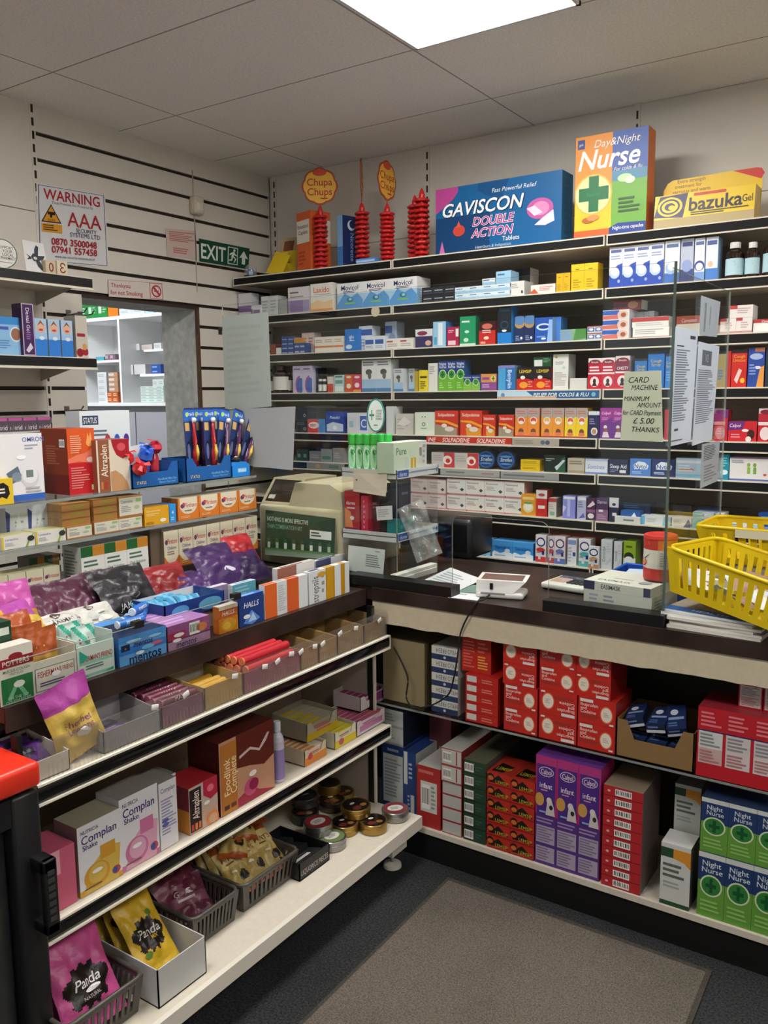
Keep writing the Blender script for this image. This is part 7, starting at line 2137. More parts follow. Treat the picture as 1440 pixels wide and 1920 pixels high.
prot = {'red': brush_pack('b82030', 'd8a83c'), 'purple': brush_pack('5c2a5c', 'd0b04c')}
specs = [(362, 848, .05, .0, 'red', 'toothbrush pack standing upright at the left of the bunch'), (378, 846, .06, .02, 'purple', 'second toothbrush pack from the left, behind the red brush'), (396, 850, .02, .03, 'red', 'toothbrush pack with bright red and yellow brush in front'),
         (410, 846, .085, .06, 'purple', 'toothbrush pack standing at the back centre of the bunch'), (413, 853, .03, .2, 'purple', 'dark toothbrush pack leaning slightly right, front centre'), (432, 856, .045, .3, 'purple', 'toothbrush pack leaning right with purple and yellow brush'),
         (440, 850, .075, .38, 'red', 'toothbrush pack leaning behind the purple one'), (450, 860, .03, .48, 'purple', 'second toothbrush pack from the right, leaning strongly'), (461, 862, .055, .62, 'red', 'rightmost toothbrush pack, leaning most')]
used = set()
for i, (x, y, s, ang, k, ds) in enumerate(specs):
    src = prot[k]
    o = src if k not in used else copy_tree(src)
    used.add(k)
    q = U(x, y, 0, XG - s)
    o.location = (XG - s, q[1], C3.z + .018)
    o.rotation_euler = (-.06, ang, math.pi / 2)
    tag(o, ds, 'toothbrush', 'toothbrush packs in the right blue tray')

# ------------------------------------------------------------------ lower glass
bx(C2, 'wrapped_pack', 'white plastic wrapped pack', 10, 946, 92, {'*': 'b8bcc4', 'F': 'c8ccd2'}, [P([(.1, 0), (.2, .8), (.0, .9), (0, 0)], '3a4a7c'), L(.4, .4, .8, .6, 2, '8a90a0'), P([(.3, .1), (.6, .9), (.7, .3)], 'd4d8dc')], s=.08, d=.06, mat='film', n=2)
LO = [R(.0, 0, .06, 1, 'c8b030'), T('Loratadine', .3, .74, .18, '5a6a9c', .4), L(.1, .2, .5, .5, 3, '9aa0a8'), P([(.7, 0), (.8, .5), (.95, 1), (1, 1), (.85, .5), (.78, 0)], '8aa03c'), E(.88, .62, .11, '2a2a24', .22)]
bx(C2, 'allergy_tablet_box', 'low white box with black dot and green curve', 3, 1003, 66, {'*': 'c8c4b8', 'F': 'd2cfc6', 'T': 'c4be8c'}, LO, s=.002, d=.07)
bx(C2, 'allergy_tablet_box', 'low white box with black dot, further one', 67, 993, 124, {'*': 'c8c4b8', 'F': 'd2cfc6', 'T': 'c4be8c'}, LO, s=.002, d=.07)
KL = [R(.0, .08, 1, .92, 'c8c4b4'), T('Cetirizine', .08, .74, .14, '4a4c4a', .5, 'bl'), L(.08, .22, .5, .55, 4, '8a8a84'), E(.75, .42, .13, '9ab08a', .1), R(.72, .68, .95, .84, '8ab06c')]
KB = {'*': '9c6c38', 'F': '9c6c38', 'T': 'b08048'}
bx(C2, 'tablet_tray', 'brown tray with white label, single one below lids', 126, 985, 173, KB, KL, s=.002, d=.1)
KT = [R(.3, .3, .8, .7, '8a7a30'), R(0, .85, 1, 1, '7c5428')]
bx(C2, 'tablet_tray', 'brown tray seen edge on', 115, 943, 169, KB, KT, yb=980, r=3, s=.01, d=.09)
bx(C2, 'tablet_tray', 'brown tray with white label', 177, 972, 267, KB, KL, n=2, s=.002, d=.1)
bx(C2, 'tablet_tray', 'brown tray edge on, second column', 175, 934, 220, KB, KT, yb=972, r=3, s=.008, d=.09)
bx(C2, 'tablet_tray', 'brown tray with white label set on top', 223, 929, 267, KB, KL, yb=966, s=.002, d=.1)
bx(C2, 'allergy_tablet_box', 'mustard yellow box', 271, 949, 317, {'*': 'c8901c', 'F': 'd09a20', 'T': 'a87818'}, [T('Chlorphenamine', .08, .78, .1, 'e8d4a0', .7, 'bl'), L(.08, .5, .6, .65, 2, 'e0c480'), E(.75, .22, .13, 'e4dccc', .1), L(.05, .05, .4, .2, 2, '8a6414')], s=.004, d=.07)
bx(C2, 'allergy_tablet_box', 'narrow bright blue box end', 318, 945, 330, {'*': '2c8cd4'}, [T('4', .5, .55, .2, 'dce8f4', .5, 'b'), L(.2, .1, .8, .3, 2, '9accf0')], s=.004, d=.07)
PI = [E(.5, .66, .42, 'd8cdb4', .4), R(.08, .6, .92, 1, 'd8cdb4'), T('Piriton', .58, .66, .2, 'b02c30', .62, 'bi'), E(.2, .64, .09, '5a3a6c', .1), E(.26, .72, .06, 'c83c34', .07), L(.3, .36, .7, .46, 1, '7a6a5c'), L(.1, .08, .6, .2, 2, 'e8b080'), E(.62, .5, .06, 'e4e4e8', .03)]
bx(C2, 'allergy_tablet_box', 'orange box with cream roundel', 333, 925, 481, {'*': 'c8742c', 'F': 'cc7428', 'T': 'b8a890', 'L': 'b46420'}, PI, n=4, s=.002, d=.08, gap=.002)
# ------------------------------------------------------------------ bottom of the case
PS = [R(0, .3, 1, 1, 'd2c8ae'), E(.5, .34, .44, 'd2c8ae', .22), T('Piriton', .55, .72, .14, 'b03038', .7, 'bi'), E(.17, .7, .1, '6a3a5c', .07), T('Children', .52, .54, .1, '3a4a7c', .6), L(.2, .34, .8, .46, 2, '8a7a6c'), L(.15, .05, .7, .14, 2, 'e8b080')]
bx(C1, 'allergy_syrup_box', 'tall cream and orange syrup box', 306, 982, 483, {'*': 'b8a078', 'F': 'c8702c', 'T': 'b8a890', 'L': '7a6850'}, PS, n=7, s=.004, d=.09, gap=.002)
bx(C1, 'allergy_syrup_box', 'dark brown sleeve left of the syrup boxes', 281, 990, 304, {'*': '5a4c40', 'F': '6a5a4c'}, None, s=.02, d=.1)
CAL = [R(0, .74, .5, 1, '22602e'), R(.5, .74, 1, 1, 'c8842c'), E(.5, .5, .62, 'd8d8d2', .24), L(.1, .46, .75, .66, 2, '4a6a58'), T('Oral Solution', .1, .38, .08, '4a6a58', .75, 'bl'), L(.1, .1, .7, .3, 4, '7a9484')]
bx(C1, 'tablet_carton', 'tall white green and orange carton', 151, 1016, 278, {'*': 'd0d0ca', 'F': 'd8d8d2', 'T': '7c7a74', 'L': 'd0d0ca'}, CAL, n=3, s=.0, d=.09, left=[L(.1, .1, .8, .9, 10, '8a8c8a')])
PG = [R(0, 0, 1, .2, '7a8a3c'), R(0, .2, 1, 1, 'd0c8ae'), E(.5, .24, .44, 'd0c8ae', .2), T('Piriteze', .55, .68, .15, 'b03048', .75, 'bi'), E(.16, .66, .1, '6a3a6c', .07), L(.2, .3, .8, .5, 3, '7a7a6c')]
bx(C1, 'allergy_syrup_box', 'tall cream and olive syrup box', -20, 1072, 114, {'*': '8a9448', 'F': '8a9448', 'T': 'b8b48c'}, PG, n=4, s=.01, d=.07, gap=.002)
bx(C1, 'tablet_carton', 'dark green and orange carton end behind', 55, 1042, 112, {'*': '4a4038'}, [R(0, .6, .45, 1, '2c4a2c'), R(.55, .6, 1, 1, '9a6420')], n=2, s=.1, d=.06)

# ================================================================== TIER GOODS (cough sweets)
TT = Shelf(0, -1.664, .9405, 'sweet tier')
for k in range(7):
    bx(TT, 'lozenge_packet', 'white packet with orange stripes, %s deep' % (ORD[k]), 496, 1087, 577, {'*': 'd4d6d6', 'F': 'd6d8da'}, [R(0, 0, .27, 1, 'd8642a'), R(.5, 0, .78, 1, 'd05c28'), L(.3, .1, .48, .9, 12, 'b8bcc0')], s=.012 + .024 * k, d=.0228, top=[R(0, .1, .27, .9, 'd06028'), R(.5, .1, .78, .9, 'c85a28'), R(.3, .2, .45, .8, '9a9a9a')])
    bx(TT, 'lozenge_packet', 'white packet with gold stripes, %s deep' % (ORD[k]), 579, 1063, 655, {'*': 'd4d6d6', 'F': 'd6d8da', 'T': 'e0e0de'}, [T('strepsils', .14, .42, .2, '4a4e50', .8, '', 1), L(.3, .2, .38, .9, 3, '8a8e90'), E(.3, .85, .1, 'c8982c', .08), R(.4, 0, .62, 1, 'b8860c'), R(.42, 0, .58, .98, 'c4941c'), R(.78, .0, .88, 1, 'b8860c')], s=.012 + .024 * k, d=.0228, top=[R(.4, .1, .62, .9, 'b8860c'), R(.78, .1, .88, .9, 'b8860c'), R(.05, .2, .3, .8, '3a4a6a')])
for k in range(6):
    bx(TT, 'lozenge_packet', 'white and brown packet, %s deep' % (ORD[k]), 520, 1058, 590, {'*': 'd8d6d4', 'F': 'd4d0cc', 'T': 'd8d6d4'}, [R(0, 0, .5, 1, '8a5a4c')], s=.19 + .024 * k, d=.0228, top=[R(.1, .1, .7, .5, '8a4a3c')])
    bx(TT, 'lozenge_packet', 'white and navy packet, %s deep' % (ORD[k]), 592, 1045, 648, {'*': 'd8d8da', 'F': 'd4d4d8', 'T': 'dcdcde'}, [R(0, 0, .5, 1, '3a4468')], s=.19 + .024 * k, d=.0228, top=[R(.1, .1, .7, .7, '3a4468')])
    bx(TT, 'lozenge_packet', 'white and teal packet, %s deep' % (ORD[k]), 436, 1092, 480, {'*': 'c8d0d4', 'F': '5a9cb0', 'T': 'd4dadc'}, [L(.1, .1, .9, .9, 5, '8ac0d0')], s=.2 + .024 * k, d=.0228, top=[R(.2, .2, .8, .8, '7ab8cc')])
    if k < 4:
        bx(TT, 'lozenge_packet', 'white and lilac packet, %s deep' % (ORD[k]), 396, 1098, 428, {'*': 'c8c4d0', 'F': '8a7a9c', 'T': 'd0ccd8'}, [L(.1, .1, .9, .9, 5, 'b0a0c0')], s=.22 + .024 * k, d=.0228)
HB = [T('HALLS', .5, .68, .18, 'dfe6f0', .85, 'bi'), P([(.15, .1), (.5, .48), (.85, .15), (.5, .0)], '5a8cd0'), P([(.35, .1), (.55, .4), (.7, .12)], 'a8c8ec'), E(.3, .3, .14, 'e4e8ee', .07)]
for k in range(5):
    bx(TT, 'cough_sweet_packet', 'dark blue cough sweet packet, %s deep' % (ORD[k]), 448, 1114, 494, {'*': '1c3c80', 'T': '3a74c8'}, HB, s=.012 + .024 * k, d=.0228, top=[R(.1, .2, .7, .6, '8ab4e0')])
HO = [R(0, .0, 1, .55, 'c87a1c'), T('HALLS', .5, .72, .16, 'e8e0d4', .85, 'bi'), E(.5, .28, .4, 'd89a2c', .24), E(.4, .25, .2, 'e8b84c', .14), R(.0, .86, 1, 1, 'c8b8a4')]
for k in range(3):
    bx(TT, 'cough_sweet_packet', 'orange honey cough sweet packet, %s deep' % (ORD[k]), 410, 1134, 446, {'*': 'b8641c', 'F': 'b85a1c', 'T': 'c8c0b0'}, HO, s=.012 + .024 * k, d=.0228)
MN = [R(0, .36, 1, .62, '2f74c4'), T('mentos', .54, .18, .34, '0e1a44', .84, 'B'), T('mentos', .5, .66, .2, '12265c', .6, 'Bi'), R(.04, .5, .22, .72, '14244c'), T('n', .13, .6, .1, 'c8b040', .1, 'b'), E(.6, .45, .14, '6ab8e0', .08), E(.8, .5, .12, 'c05a6c', .06), E(.42, .32, .09, 'e4e8ee', .06), R(0, .84, 1, 1, '3c88d0'), E(.3, .8, .16, 'a8cce8', .05), E(.75, .78, .14, '8abce4', .05)]
bx(TT, 'mint_roll_carton', 'blue mint carton with dark lettering', 222, 1185, 312, {'*': '3a7cc8', 'F': '5a98d4', 'T': '16284c', 'L': '2c5c9c'}, MN, s=.01, d=.17, top=[R(.0, .75, 1, 1, '4a90d8')])
MP = [R(0, .4, 1, 1, '8a4a7c'), R(0, 0, 1, .34, 'a07898'), T('mentos', .42, .17, .26, '20204c', .74, 'Bi'), B(.5, .4, .75, .9), E(.8, .62, .13, 'c87a4c', .18), R(0, .4, .4, .7, '9a2a4c'), E(.25, .56, .12, 'e0dcdc', .08), E(.2, .36, .1, 'e4e0e0', .07)]
bx(TT, 'mint_roll_carton', 'purple fruit sweet carton with barcode', 314, 1164, 394, {'*': '6a3a5c', 'F': '5a3450', 'T': 'a878b0', 'L': '5a3450'}, MP, s=.01, d=.15, top=[L(.1, .1, .9, .9, 5, 'd0a8d8')])


def roll(name, L_, r, c, c2, txt, tc):
    """Paper wrapped roll of sweets lying along x."""
    m = MB()
    m.lathe([(0, 0, c2), (r * .9, 0, c2), (r, .003, c), (r, L_ * .12, c), (r, L_ - .003, c), (r * .9, L_, c2), (0, L_, c2)], 12, 'film')
    M0 = Matrix.Rotation(math.pi / 2, 4, 'Y')
    m.xf(M0)
    mp = lambda u, v, e: (u * L_, -(r + e) * math.cos((v - .5) * 2.4 + .5), (r + e) * math.sin((v - .5) * 2.4 + .5))
    art(m, mp, L_, r * 2.4, [T(txt, .55, .5, .42, tc, .6, 'b')], 'film', e=.0004)
    return m


for i, (f, dx, dz) in enumerate(((.15, .04, 0), (.2, .06, 0), (.05, .08, .0), (.3, .05, .02))):
    o = roll('r', .085, .011, '2c6cc0', 'd0dce8', 'mentos', 'dce8f4').obj('mint_roll')
    a0, _ = TT.span(215 + 10 * i, 230, 1180, dx)
    o.location = (-1.664 - .03 - dx, a0 + .03, .9405 + .085 + dz + .004)
    o.rotation_euler = (0, 0, math.pi / 2 + .15 * i)
    o['category'] = 'roll'
    REG.append((o, 'blue and white mint roll', 'blue mint carton'))

# lozenge bags in cartons at the near end
def bag_carton(x0, x1, yt, h, desc, els, c='c8c2b4', left=None):
    a0, a1 = TT.span(x0, x1, yt + 60, .012)
    w = a1 - a0
    t = thing('lozenge_carton', desc, 'carton', TT.loc(a0, .012, .9405), math.pi / 2)
    m = MB()
    carton(m, w, .003, h, {'c': c, 'art': els})
    m.box(0, .003, 0, .003, .13, h * 1.2, c)
    m.box(w - .003, .003, 0, w, .13, h * 1.25, c)
    m.box(.003, .127, 0, w - .003, .13, h * 1.3, c)
    m.box(.003, .003, 0, w - .003, .127, .002, c)
    m.obj('body', t)
    return a0, w


FF = [R(.05, .06, .95, .78, '5a5a68'), R(.07, .08, .93, .76, 'cdc7ba'), T('FISHERMAN', .36, .58, .2, '9a2428', .5, 'b'), T("'S FRIEND", .76, .6, .2, '9a2428', .32, 'b'), L(.15, .18, .85, .34, 2, '4a4a6a'), E(.52, .5, .1, 'e4e4e4', .08)]
a0, w = bag_carton(62, 146, 1225, .075, 'white cough lozenge carton holding brown bags', FF)


def orange_zone(u, v): return '9c4a20' if v > .55 else ('a8843c' if v > .1 else '8a6a30')


for i in range(2):
    m = pouch('b', .082, .135, .02, orange_zone, [L(.25, .64, .75, .72, 1, 'd8c8b0'), T('VOICE', .5, .4, .075, '7a5a1c', .6, 'b'), T('TABLETS', .5, .28, .075, '7a5a1c', .7, 'b')] if i == 0 else [], 21 + i)
    o = lay(m, 'lozenge_bag', (-1.664 - .045 - .055 * i, a0 + w / 2, .9415 + .002), -.12, math.pi / 2)
    tag(o, 'orange and gold throat tablet bag standing in %s' % ('front of the white carton' if i == 0 else 'the white carton, rear one'), 'bag')
FM = [R(.04, .04, .96, .5, '8ab8a8'), P([(.04, .42), (.96, .42), (.96, .12), (.04, .12)], 'c8d0c8'), P([(.04, .04), (.3, .04), (.16, .14), (.04, .14)], '2a9a80'), P([(.7, .04), (.96, .04), (.96, .14)], '2a9a80'), T("FISHERMAN'S FRIEND", .5, .6, .19, '9a2428', .9, 'b'), L(.2, .24, .8, .4, 2, '5a6a6c'), P([(.05, .5), (.3, .62), (.05, .9)], '2a9a80')]
a0, w = bag_carton(148, 217, 1222, .08, 'white and mint green lozenge carton holding mint bags', FM, 'c4ccc4', None)
for i in range(2):
    m = pouch('b', .066, .115, .018, lambda u, v: ('b8ccc4' if (int(u * 5 + v * 6) % 3) else '3aa088'), [L(.2, .6, .8, .75, 2, 'b03a3c')], 31 + i)
    o = lay(m, 'lozenge_bag', (-1.664 - .045 - .05 * i, a0 + w / 2, .9415 + .002), -.12, math.pi / 2)
    tag(o, 'white and mint green lozenge bag, %s in the mint carton' % ('front one' if i == 0 else 'rear one'), 'bag')
PT = [R(0, .78, 1, 1, 'd0ccc0'), R(0, .64, 1, .8, '8a1c28'), E(.5, .82, .2, '8a1c28', .06), T('POTTERS', .5, .72, .09, 'e0d8d0', .86, 'b'), T('MUCUS COUGH', .5, .58, .05, '2a5a40', .85, 'b'), T('PASTILLES', .5, .52, .04, '2a5a40', .5), R(.05, .02, .95, .46, '1c6a38'), P([(.2, .1), (.5, .4), (.8, .1), (.7, .06), (.5, .28), (.3, .06)], '6ab088'), E(.55, .32, .16, 'd8dcd4', .06), T('ON THE GO', .5, .1, .05, 'a8d0b4', .7, 'b'), T('COUGH RELIEF', .5, .04, .05, 'a8d0b4', .8, 'b')]
bx(TT, 'pastille_carton', 'white and green cough pastille carton', -6, 1210, 62, {'*': 'ccc8bc', 'T': 'd0ccc0', 'L': '1c5a34'}, PT, s=.008, d=.04)
bx(TT, 'pastille_carton', 'small dark green pastille box', -25, 1168, 22, '173c2a', [R(.5, .3, .9, .7, 'c8ccc4')], r=4, s=.052, d=.05)

# blue box of throat sweets behind
a0, a1 = TT.span(302, 425, 1115, .10)
t = thing('sweet_box', 'open dark blue box of throat sweets in the middle of the tier', 'box', TT.loc(a0 + .01, .1, .9405 + .045), math.pi / 2)
sweet_tray(a1 - a0 - .02, .13, .05, '15357c', 0, .003, [E(.25, .5, .14, '4a90bc', .3), E(.75, .5, .2, '5a9cc4', .35)], mat='card', inner='c8ccd0').obj('body', t)
t2 = thing('support_carton', 'plain carton under the open dark blue box on the tier', 'carton', TT.loc(a0 + .01, .1, .9405), math.pi / 2)
MB().box(.002, .002, 0, a1 - a0 - .024, .128, .044, '9a8a74', 'kraft').obj('body', t2)
for i in range(6):
    m = pouch('b', .075, .05, .014, lambda u, v: '6ab0d0' if (int(u * 6) % 2) else '3a88b4', [], 60 + i, 8, 6)
    o = lay(m, 'sweet_sachet', (-1.664 - .13 - .035 * (i % 3), a0 + .05 + .085 * (i // 3), .9405 + .075 + .004 * (i % 2)), -1.35, math.pi / 2 + .4 * (i % 3 - 1))
    o['category'] = 'sachet'
    REG.append((o, 'light blue sweet sachet lying', 'open dark blue box'))


def tier_bag(name, desc, x, y, X, z, w, h, t_, zone, els, seed, rx=-1.0, rz=0., ry=0., cat='bag', mat='film'):
    q = U(x, y, 0, X)
    m = pouch('b', w, h, t_, zone, els, seed)
    o = lay(m, name, (X, q[1], z), rx, math.pi / 2 + rz, ry)
    return tag(o, desc, cat)


def two(a, b, cut=.72): return lambda u, v: a if v > cut else b


# foil sweet bags along the back of the tier
DP, DR, BK_, BU = '3a2050', '8a2228', '1e1c20', '4a2438'
tier_bag('sweet_bag', 'purple foil bag with peaked top behind the stripe packets', 432, 1085, -1.99, .975, .2, .17, .05, two(DP, '42265a'), [E(.6, .3, .16, 'c8c4d0', .07)], 71, -.75)
tier_bag('sweet_bag', 'dark purple foil bag lying furthest along the tier', 486, 1075, -1.98, .97, .17, .14, .045, two(DP, '2c1a40'), [], 72, -.9)
tier_bag('sweet_bag', 'red foil bag peeking over the purple ones at far end', 470, 1060, -2.07, .99, .14, .14, .04, two('a8242c', '982028'), [], 73, -.6)
tier_bag('sweet_bag', 'dark red foil bag left of the purple ones', 335, 1118, -2.0, .97, .19, .14, .045, two(DR, '7a1c22'), [], 74, -.8)
tier_bag('sweet_bag', 'purple foil bag slumped between dark red and peaked purple bags', 388, 1100, -1.96, .96, .16, .13, .045, two('3c2254', '4a2c62'), [], 75, -.95)
tier_bag('sweet_bag', 'black foil bag with round seal in the middle of the tier', 262, 1165, -1.93, .975, .20, .17, .05, two(BK_, '26242a'), [E(.5, .34, .1, '5a5a5c', .06), T('JAKEMANS', .5, .2, .1, 'b8b8b8', .7, 'b')], 76, -.7)
for i, (x, y, X, ds) in enumerate(((160, 1180, -1.98, 'burgundy foil bag with peaked top'), (92, 1192, -1.98, 'burgundy foil bag half hidden at the left'), (222, 1168, -2.0, 'burgundy foil bag beside the black bag'))):
    tier_bag('sweet_bag', ds, x, y, X, .975, .15, .16, .04, two(BU, '54283e'), [], 77 + i, -.75)
for i, (x, y, ds) in enumerate(((143, 1197, 'white fronted throat sweet bag with dark lettering'), (205, 1190, 'white fronted throat sweet bag with round portrait'))):
    tier_bag('sweet_bag', ds, x, y, -1.86, .985, .12, .1, .03, lambda u, v: 'c4c2bc', [T('JAKEMANS', .5, .6, .16, '3a3a3c', .8, 'b') if i == 0 else L(.2, .3, .8, .55, 3, '6a6a6a'), E(.4, .86, .1, '4a3c34', .12), E(.55, .3, .2, 'e4e2de', .1)], 84 + i, -1.0)
tier_bag('sweet_bag', 'pink topped foil bag standing at back left of the tier', 35, 1210, -1.96, .98, .18, .17, .05, two('b04a94', 'c89a40', .45), [], 90, -.55)
tier_bag('sweet_bag', 'pink and yellow lemon sherbet bag lying at left of the tier', 75, 1215, -1.87, .985, .15, .15, .045, two('a8489c', 'c8a848', .6), [T('Sherbet', .5, .4, .14, '9a4a7c', .8, 'b'), T('Lemons', .5, .25, .12, '9a4a7c', .7, 'b')], 91, -.85, .25)
tier_bag('sweet_bag', 'bright yellow foil bag at the left picture edge', 3, 1188, -1.85, 1.0, .11, .12, .05, lambda u, v: 'd8a020', [], 92, -.8)
tier_bag('sweet_bag', 'crumpled orange brown bag behind the throat tablet bags', 18, 1240, -1.81, .985, .13, .13, .045, two('9c4820', '884018'), [], 93, -.8, -.2)
tier_bag('sweet_bag', 'orange brown bag with folded top left of the throat tablet bags', 46, 1250, -1.77, .975, .12, .14, .04, two('9c4820', 'a8763c', .5), [], 94, -.5)

# ================================================================== SWEET SHELF BEHIND THE CLEAR LIP
XB, ZB = -1.574, .7905
SB1 = Shelf(0, XB, ZB, 'sweet shelf')


def bin_tray(x0, x1, h, c, inner, desc, y=1300, back=None, d=.15, mat='kraft', els=None, cut=0):
    a0, a1 = U(x0, y, 0, XB)[1], U(x1, y, 0, XB)[1]
    t = thing('carton_tray', desc, 'tray', (XB, a0 + .001, ZB), math.pi / 2)
    sweet_tray(a1 - a0 - .002, d, h, c, cut, .002, els, mat=mat, inner=inner, back=back).obj('body', t)
    return a0, a1 - a0


def fill_rolls(a0, w, n, rows, name, desc, where, c, c2, txt, tc, r=.011, L_=None):
    L_ = L_ or w * .82
    src = None
    k = 0
    for j in range(rows):
        for i in range(n - (j % 2)):
            if src is None:
                o = src = roll('r', L_, r, c, c2, txt, tc).obj(name)
            else:
                o = src.copy()
                C.objects.link(o)
            o.location = (XB - .018 - (i + .5 * (j % 2)) * r * 2.08, a0 + (w - L_) / 2 + rnd.uniform(-.004, .004), ZB + .003 + r + j * r * 1.75)
            o.rotation_euler = (0, 0, math.pi / 2 + rnd.uniform(-.03, .03))
            o['category'] = 'roll'
            REG.append((o, desc, where))


a0, w = bin_tray(25, 128, .045, 'c8c0b4', 'b8b0a4', 'white carton tray with purple packs at the near end', 1370, .06)
for i in range(3):
    m = pouch('b', .11, .07, .03, lambda u, v: '4a2466' if (u - .5) ** 2 + (v - .5) ** 2 > .05 else '1a1420', [], 100 + i, 10, 8)
    o = lay(m, 'throat_sweet_pack', (XB - .04 - .045 * i, a0 + w * .5, ZB + .018 + .004 * i), -1.1, math.pi / 2)
    tag(o, ['front', 'middle', 'rear'][i] + ' shiny purple sweet pack in the white near end tray', 'pack')
a0, w = bin_tray(190, 300, .052, '8a8688', '9a9698', 'grey carton tray with a few dark purple packs', 1330, .075)
for i in range(3):
    m = MB()
    carton(m, .1, .03, .016, {'*': '2c2040', 'T': '3a2c54', 'art': [L(.1, .3, .9, .7, 1, '8a80a8')], 'top': [L(.1, .2, .9, .8, 2, '8a80a8')]})
    o = m.obj('throat_sweet_pack', None, (XB - .02 - .034 * i, a0 + .02, ZB + .0035), rz=math.pi / 2 + .06 * i)
    tag(o, ['front', 'middle', 'rear'][i] + ' dark purple pack lying in the grey carton tray', 'pack')
a0, w = bin_tray(301, 381, .055, '7a4a5c', '8a7a80', 'maroon carton tray of dark red sweet rolls', 1310, .06)
fill_rolls(a0, w, 5, 3, 'sweet_roll', 'dark maroon sweet roll', 'maroon carton tray', '5a1c30', '8a4a5c', 'HALLS', 'c8b0b8', .012)
a0, w = bin_tray(382, 455, .062, 'a88a4c', '9a9080', 'yellow fronted carton tray of yellow sweet rolls', 1280, .07)
fill_rolls(a0, w, 5, 2, 'sweet_roll', 'yellow sweet roll', 'yellow fronted carton tray', 'c89a2c', 'd8b860', '', 'a87820', .012)
a0, w = bin_tray(456, 563, .06, '8a5058', '9a8a84', 'pinkish carton tray heaped with red sweet rolls', 1250, .07)
fill_rolls(a0, w, 5, 4, 'sweet_roll', 'red sweet roll', 'pinkish carton tray', 'b0202c', 'd07a4c', '', 'e0b8a8', .0125)
for i, (x0, x1, ds) in enumerate(((564, 597, 'empty cardboard tray with gold lip right of the red sweet rolls'), (598, 632, 'empty cardboard tray, second one right of the red sweet rolls'), (633, 682, 'empty cardboard tray, next to last at the far end'), (683, 723, 'empty cardboard tray at the far end of the sweet shelf'))):
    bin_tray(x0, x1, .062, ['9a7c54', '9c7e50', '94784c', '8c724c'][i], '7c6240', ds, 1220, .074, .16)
for i, (x, y) in enumerate(((497, 1250), (521, 1240), (547, 1226), (565, 1222), (591, 1212), (606, 1207), (441, 1268), (349, 1302), (291, 1326), (638, 1188), (668, 1178), (712, 1163))):
    q = U(x, y, 0, -1.560)
    m = MB()
    m.rbox(-.0006, -.011, -.007, .0006, .011, .007, .0004, 'dddcd8', 'paper', 1)
    o = m.obj('price_sticker', None, (-1.5605, q[1], q[2]), rot=(.35 * (1 if i % 2 else -.5), 0, 0))
    o['category'] = 'sticker'
    REG.append((o, 'small white price sticker', 'clear sweet shelf lip'))
q = U(150, 1400, 0, -1.585)
m = pouch('b', .13, .18, .035, two('a04090', 'c8aa50', .66), [T('Sherbet', .52, .46, .09, '8a4a78', .7, 'b'), T('Lemons', .52, .37, .08, '8a4a78', .6, 'b'), E(.55, .3, .12, 'e0dcd8', .06)], 110)
o = lay(m, 'sweet_bag', (-1.597, U(162, 1390, 0, -1.59)[1], ZB + .012), -.1, math.pi / 2, -.24)
tag(o, 'pink topped yellow sherbet bag standing behind the clear lip', 'bag')

# ================================================================== MIDDLE GONDOLA SHELF (nutrition drinks)
SM = Shelf(0, -1.583, .4705, 'middle gondola shelf')
CW = 'd4d2d6'


def complan(c, c2):
    return [R(0, 0, 1, .08, c2), P([(.1, 0), (.9, 0), (.98, .5), (.7, .56), (.5, .48), (.2, .32)], c), E(.4, .22, .3, c2, .18), E(.42, .24, .22, c, .14), R(.5, .4, .85, .6, c2), T('NUTRICIA', .08, .9, .055, '4a4a74', .4, 'l'), T('Complan', .08, .79, .12, '34306c', .82, 'bl'), T('Shake', .1, .68, .075, '34306c', .45, 'bl'), E(.85, .14, .1, 'b03a4c', .06), E(.82, .14, .06, '3a4a8c', .05), L(.1, .06, .6, .1, 1, '5a5044'), E(.4, .28, .12, 'e4e2de', .03)]


bx(SM, 'milkshake_box', 'white box with pink drink splash and text panel', 222, 1484, 296, {'*': CW, 'T': '8a8480'}, complan('cf9cb4', 'c06a94'), d=.085, s=.004)
bx(SM, 'milkshake_box', 'narrow white text side panel box', 297, 1463, 331, {'*': CW, 'T': '8a8480'}, [L(.1, .2, .95, .75, 12, '8a8aac'), T('Complan', .1, .88, .07, '4a4a84', .8, 'bl'), E(.3, .42, .2, '5a5a9c', .03), E(.3, .36, .2, '5a5a9c', .03)], d=.085, s=.004)
bx(SM, 'milkshake_box', 'white box with yellow drink splash', 143, 1534, 226, {'*': CW, 'T': '96907c', 'L': '9a7a80'}, complan('c8a84c', 'c4902c'), d=.085, s=.0, left=[R(0, 0, 1, .06, 'c08a2c'), L(.2, .2, .8, .8, 9, 'b89aa0')])
for i, (x0, x1, yt) in enumerate(((150, 226, 1530), (228, 331, 1472))):
    bx(SM, 'milkshake_box', 'grey topped white box in second rank behind the %s box' % ('yellow' if i == 0 else 'pink'), x0, yt, x1, {'*': CW, 'T': '7c7874'}, None, d=.085, s=.093)
bx(SM, 'milkshake_box', 'pink box half hidden by the fridge handle', 92, 1590, 141, {'*': 'c05a74', 'L': 'b04a64'}, [R(0, .6, .4, 1, 'd8a0a8')], d=.1, s=.0)
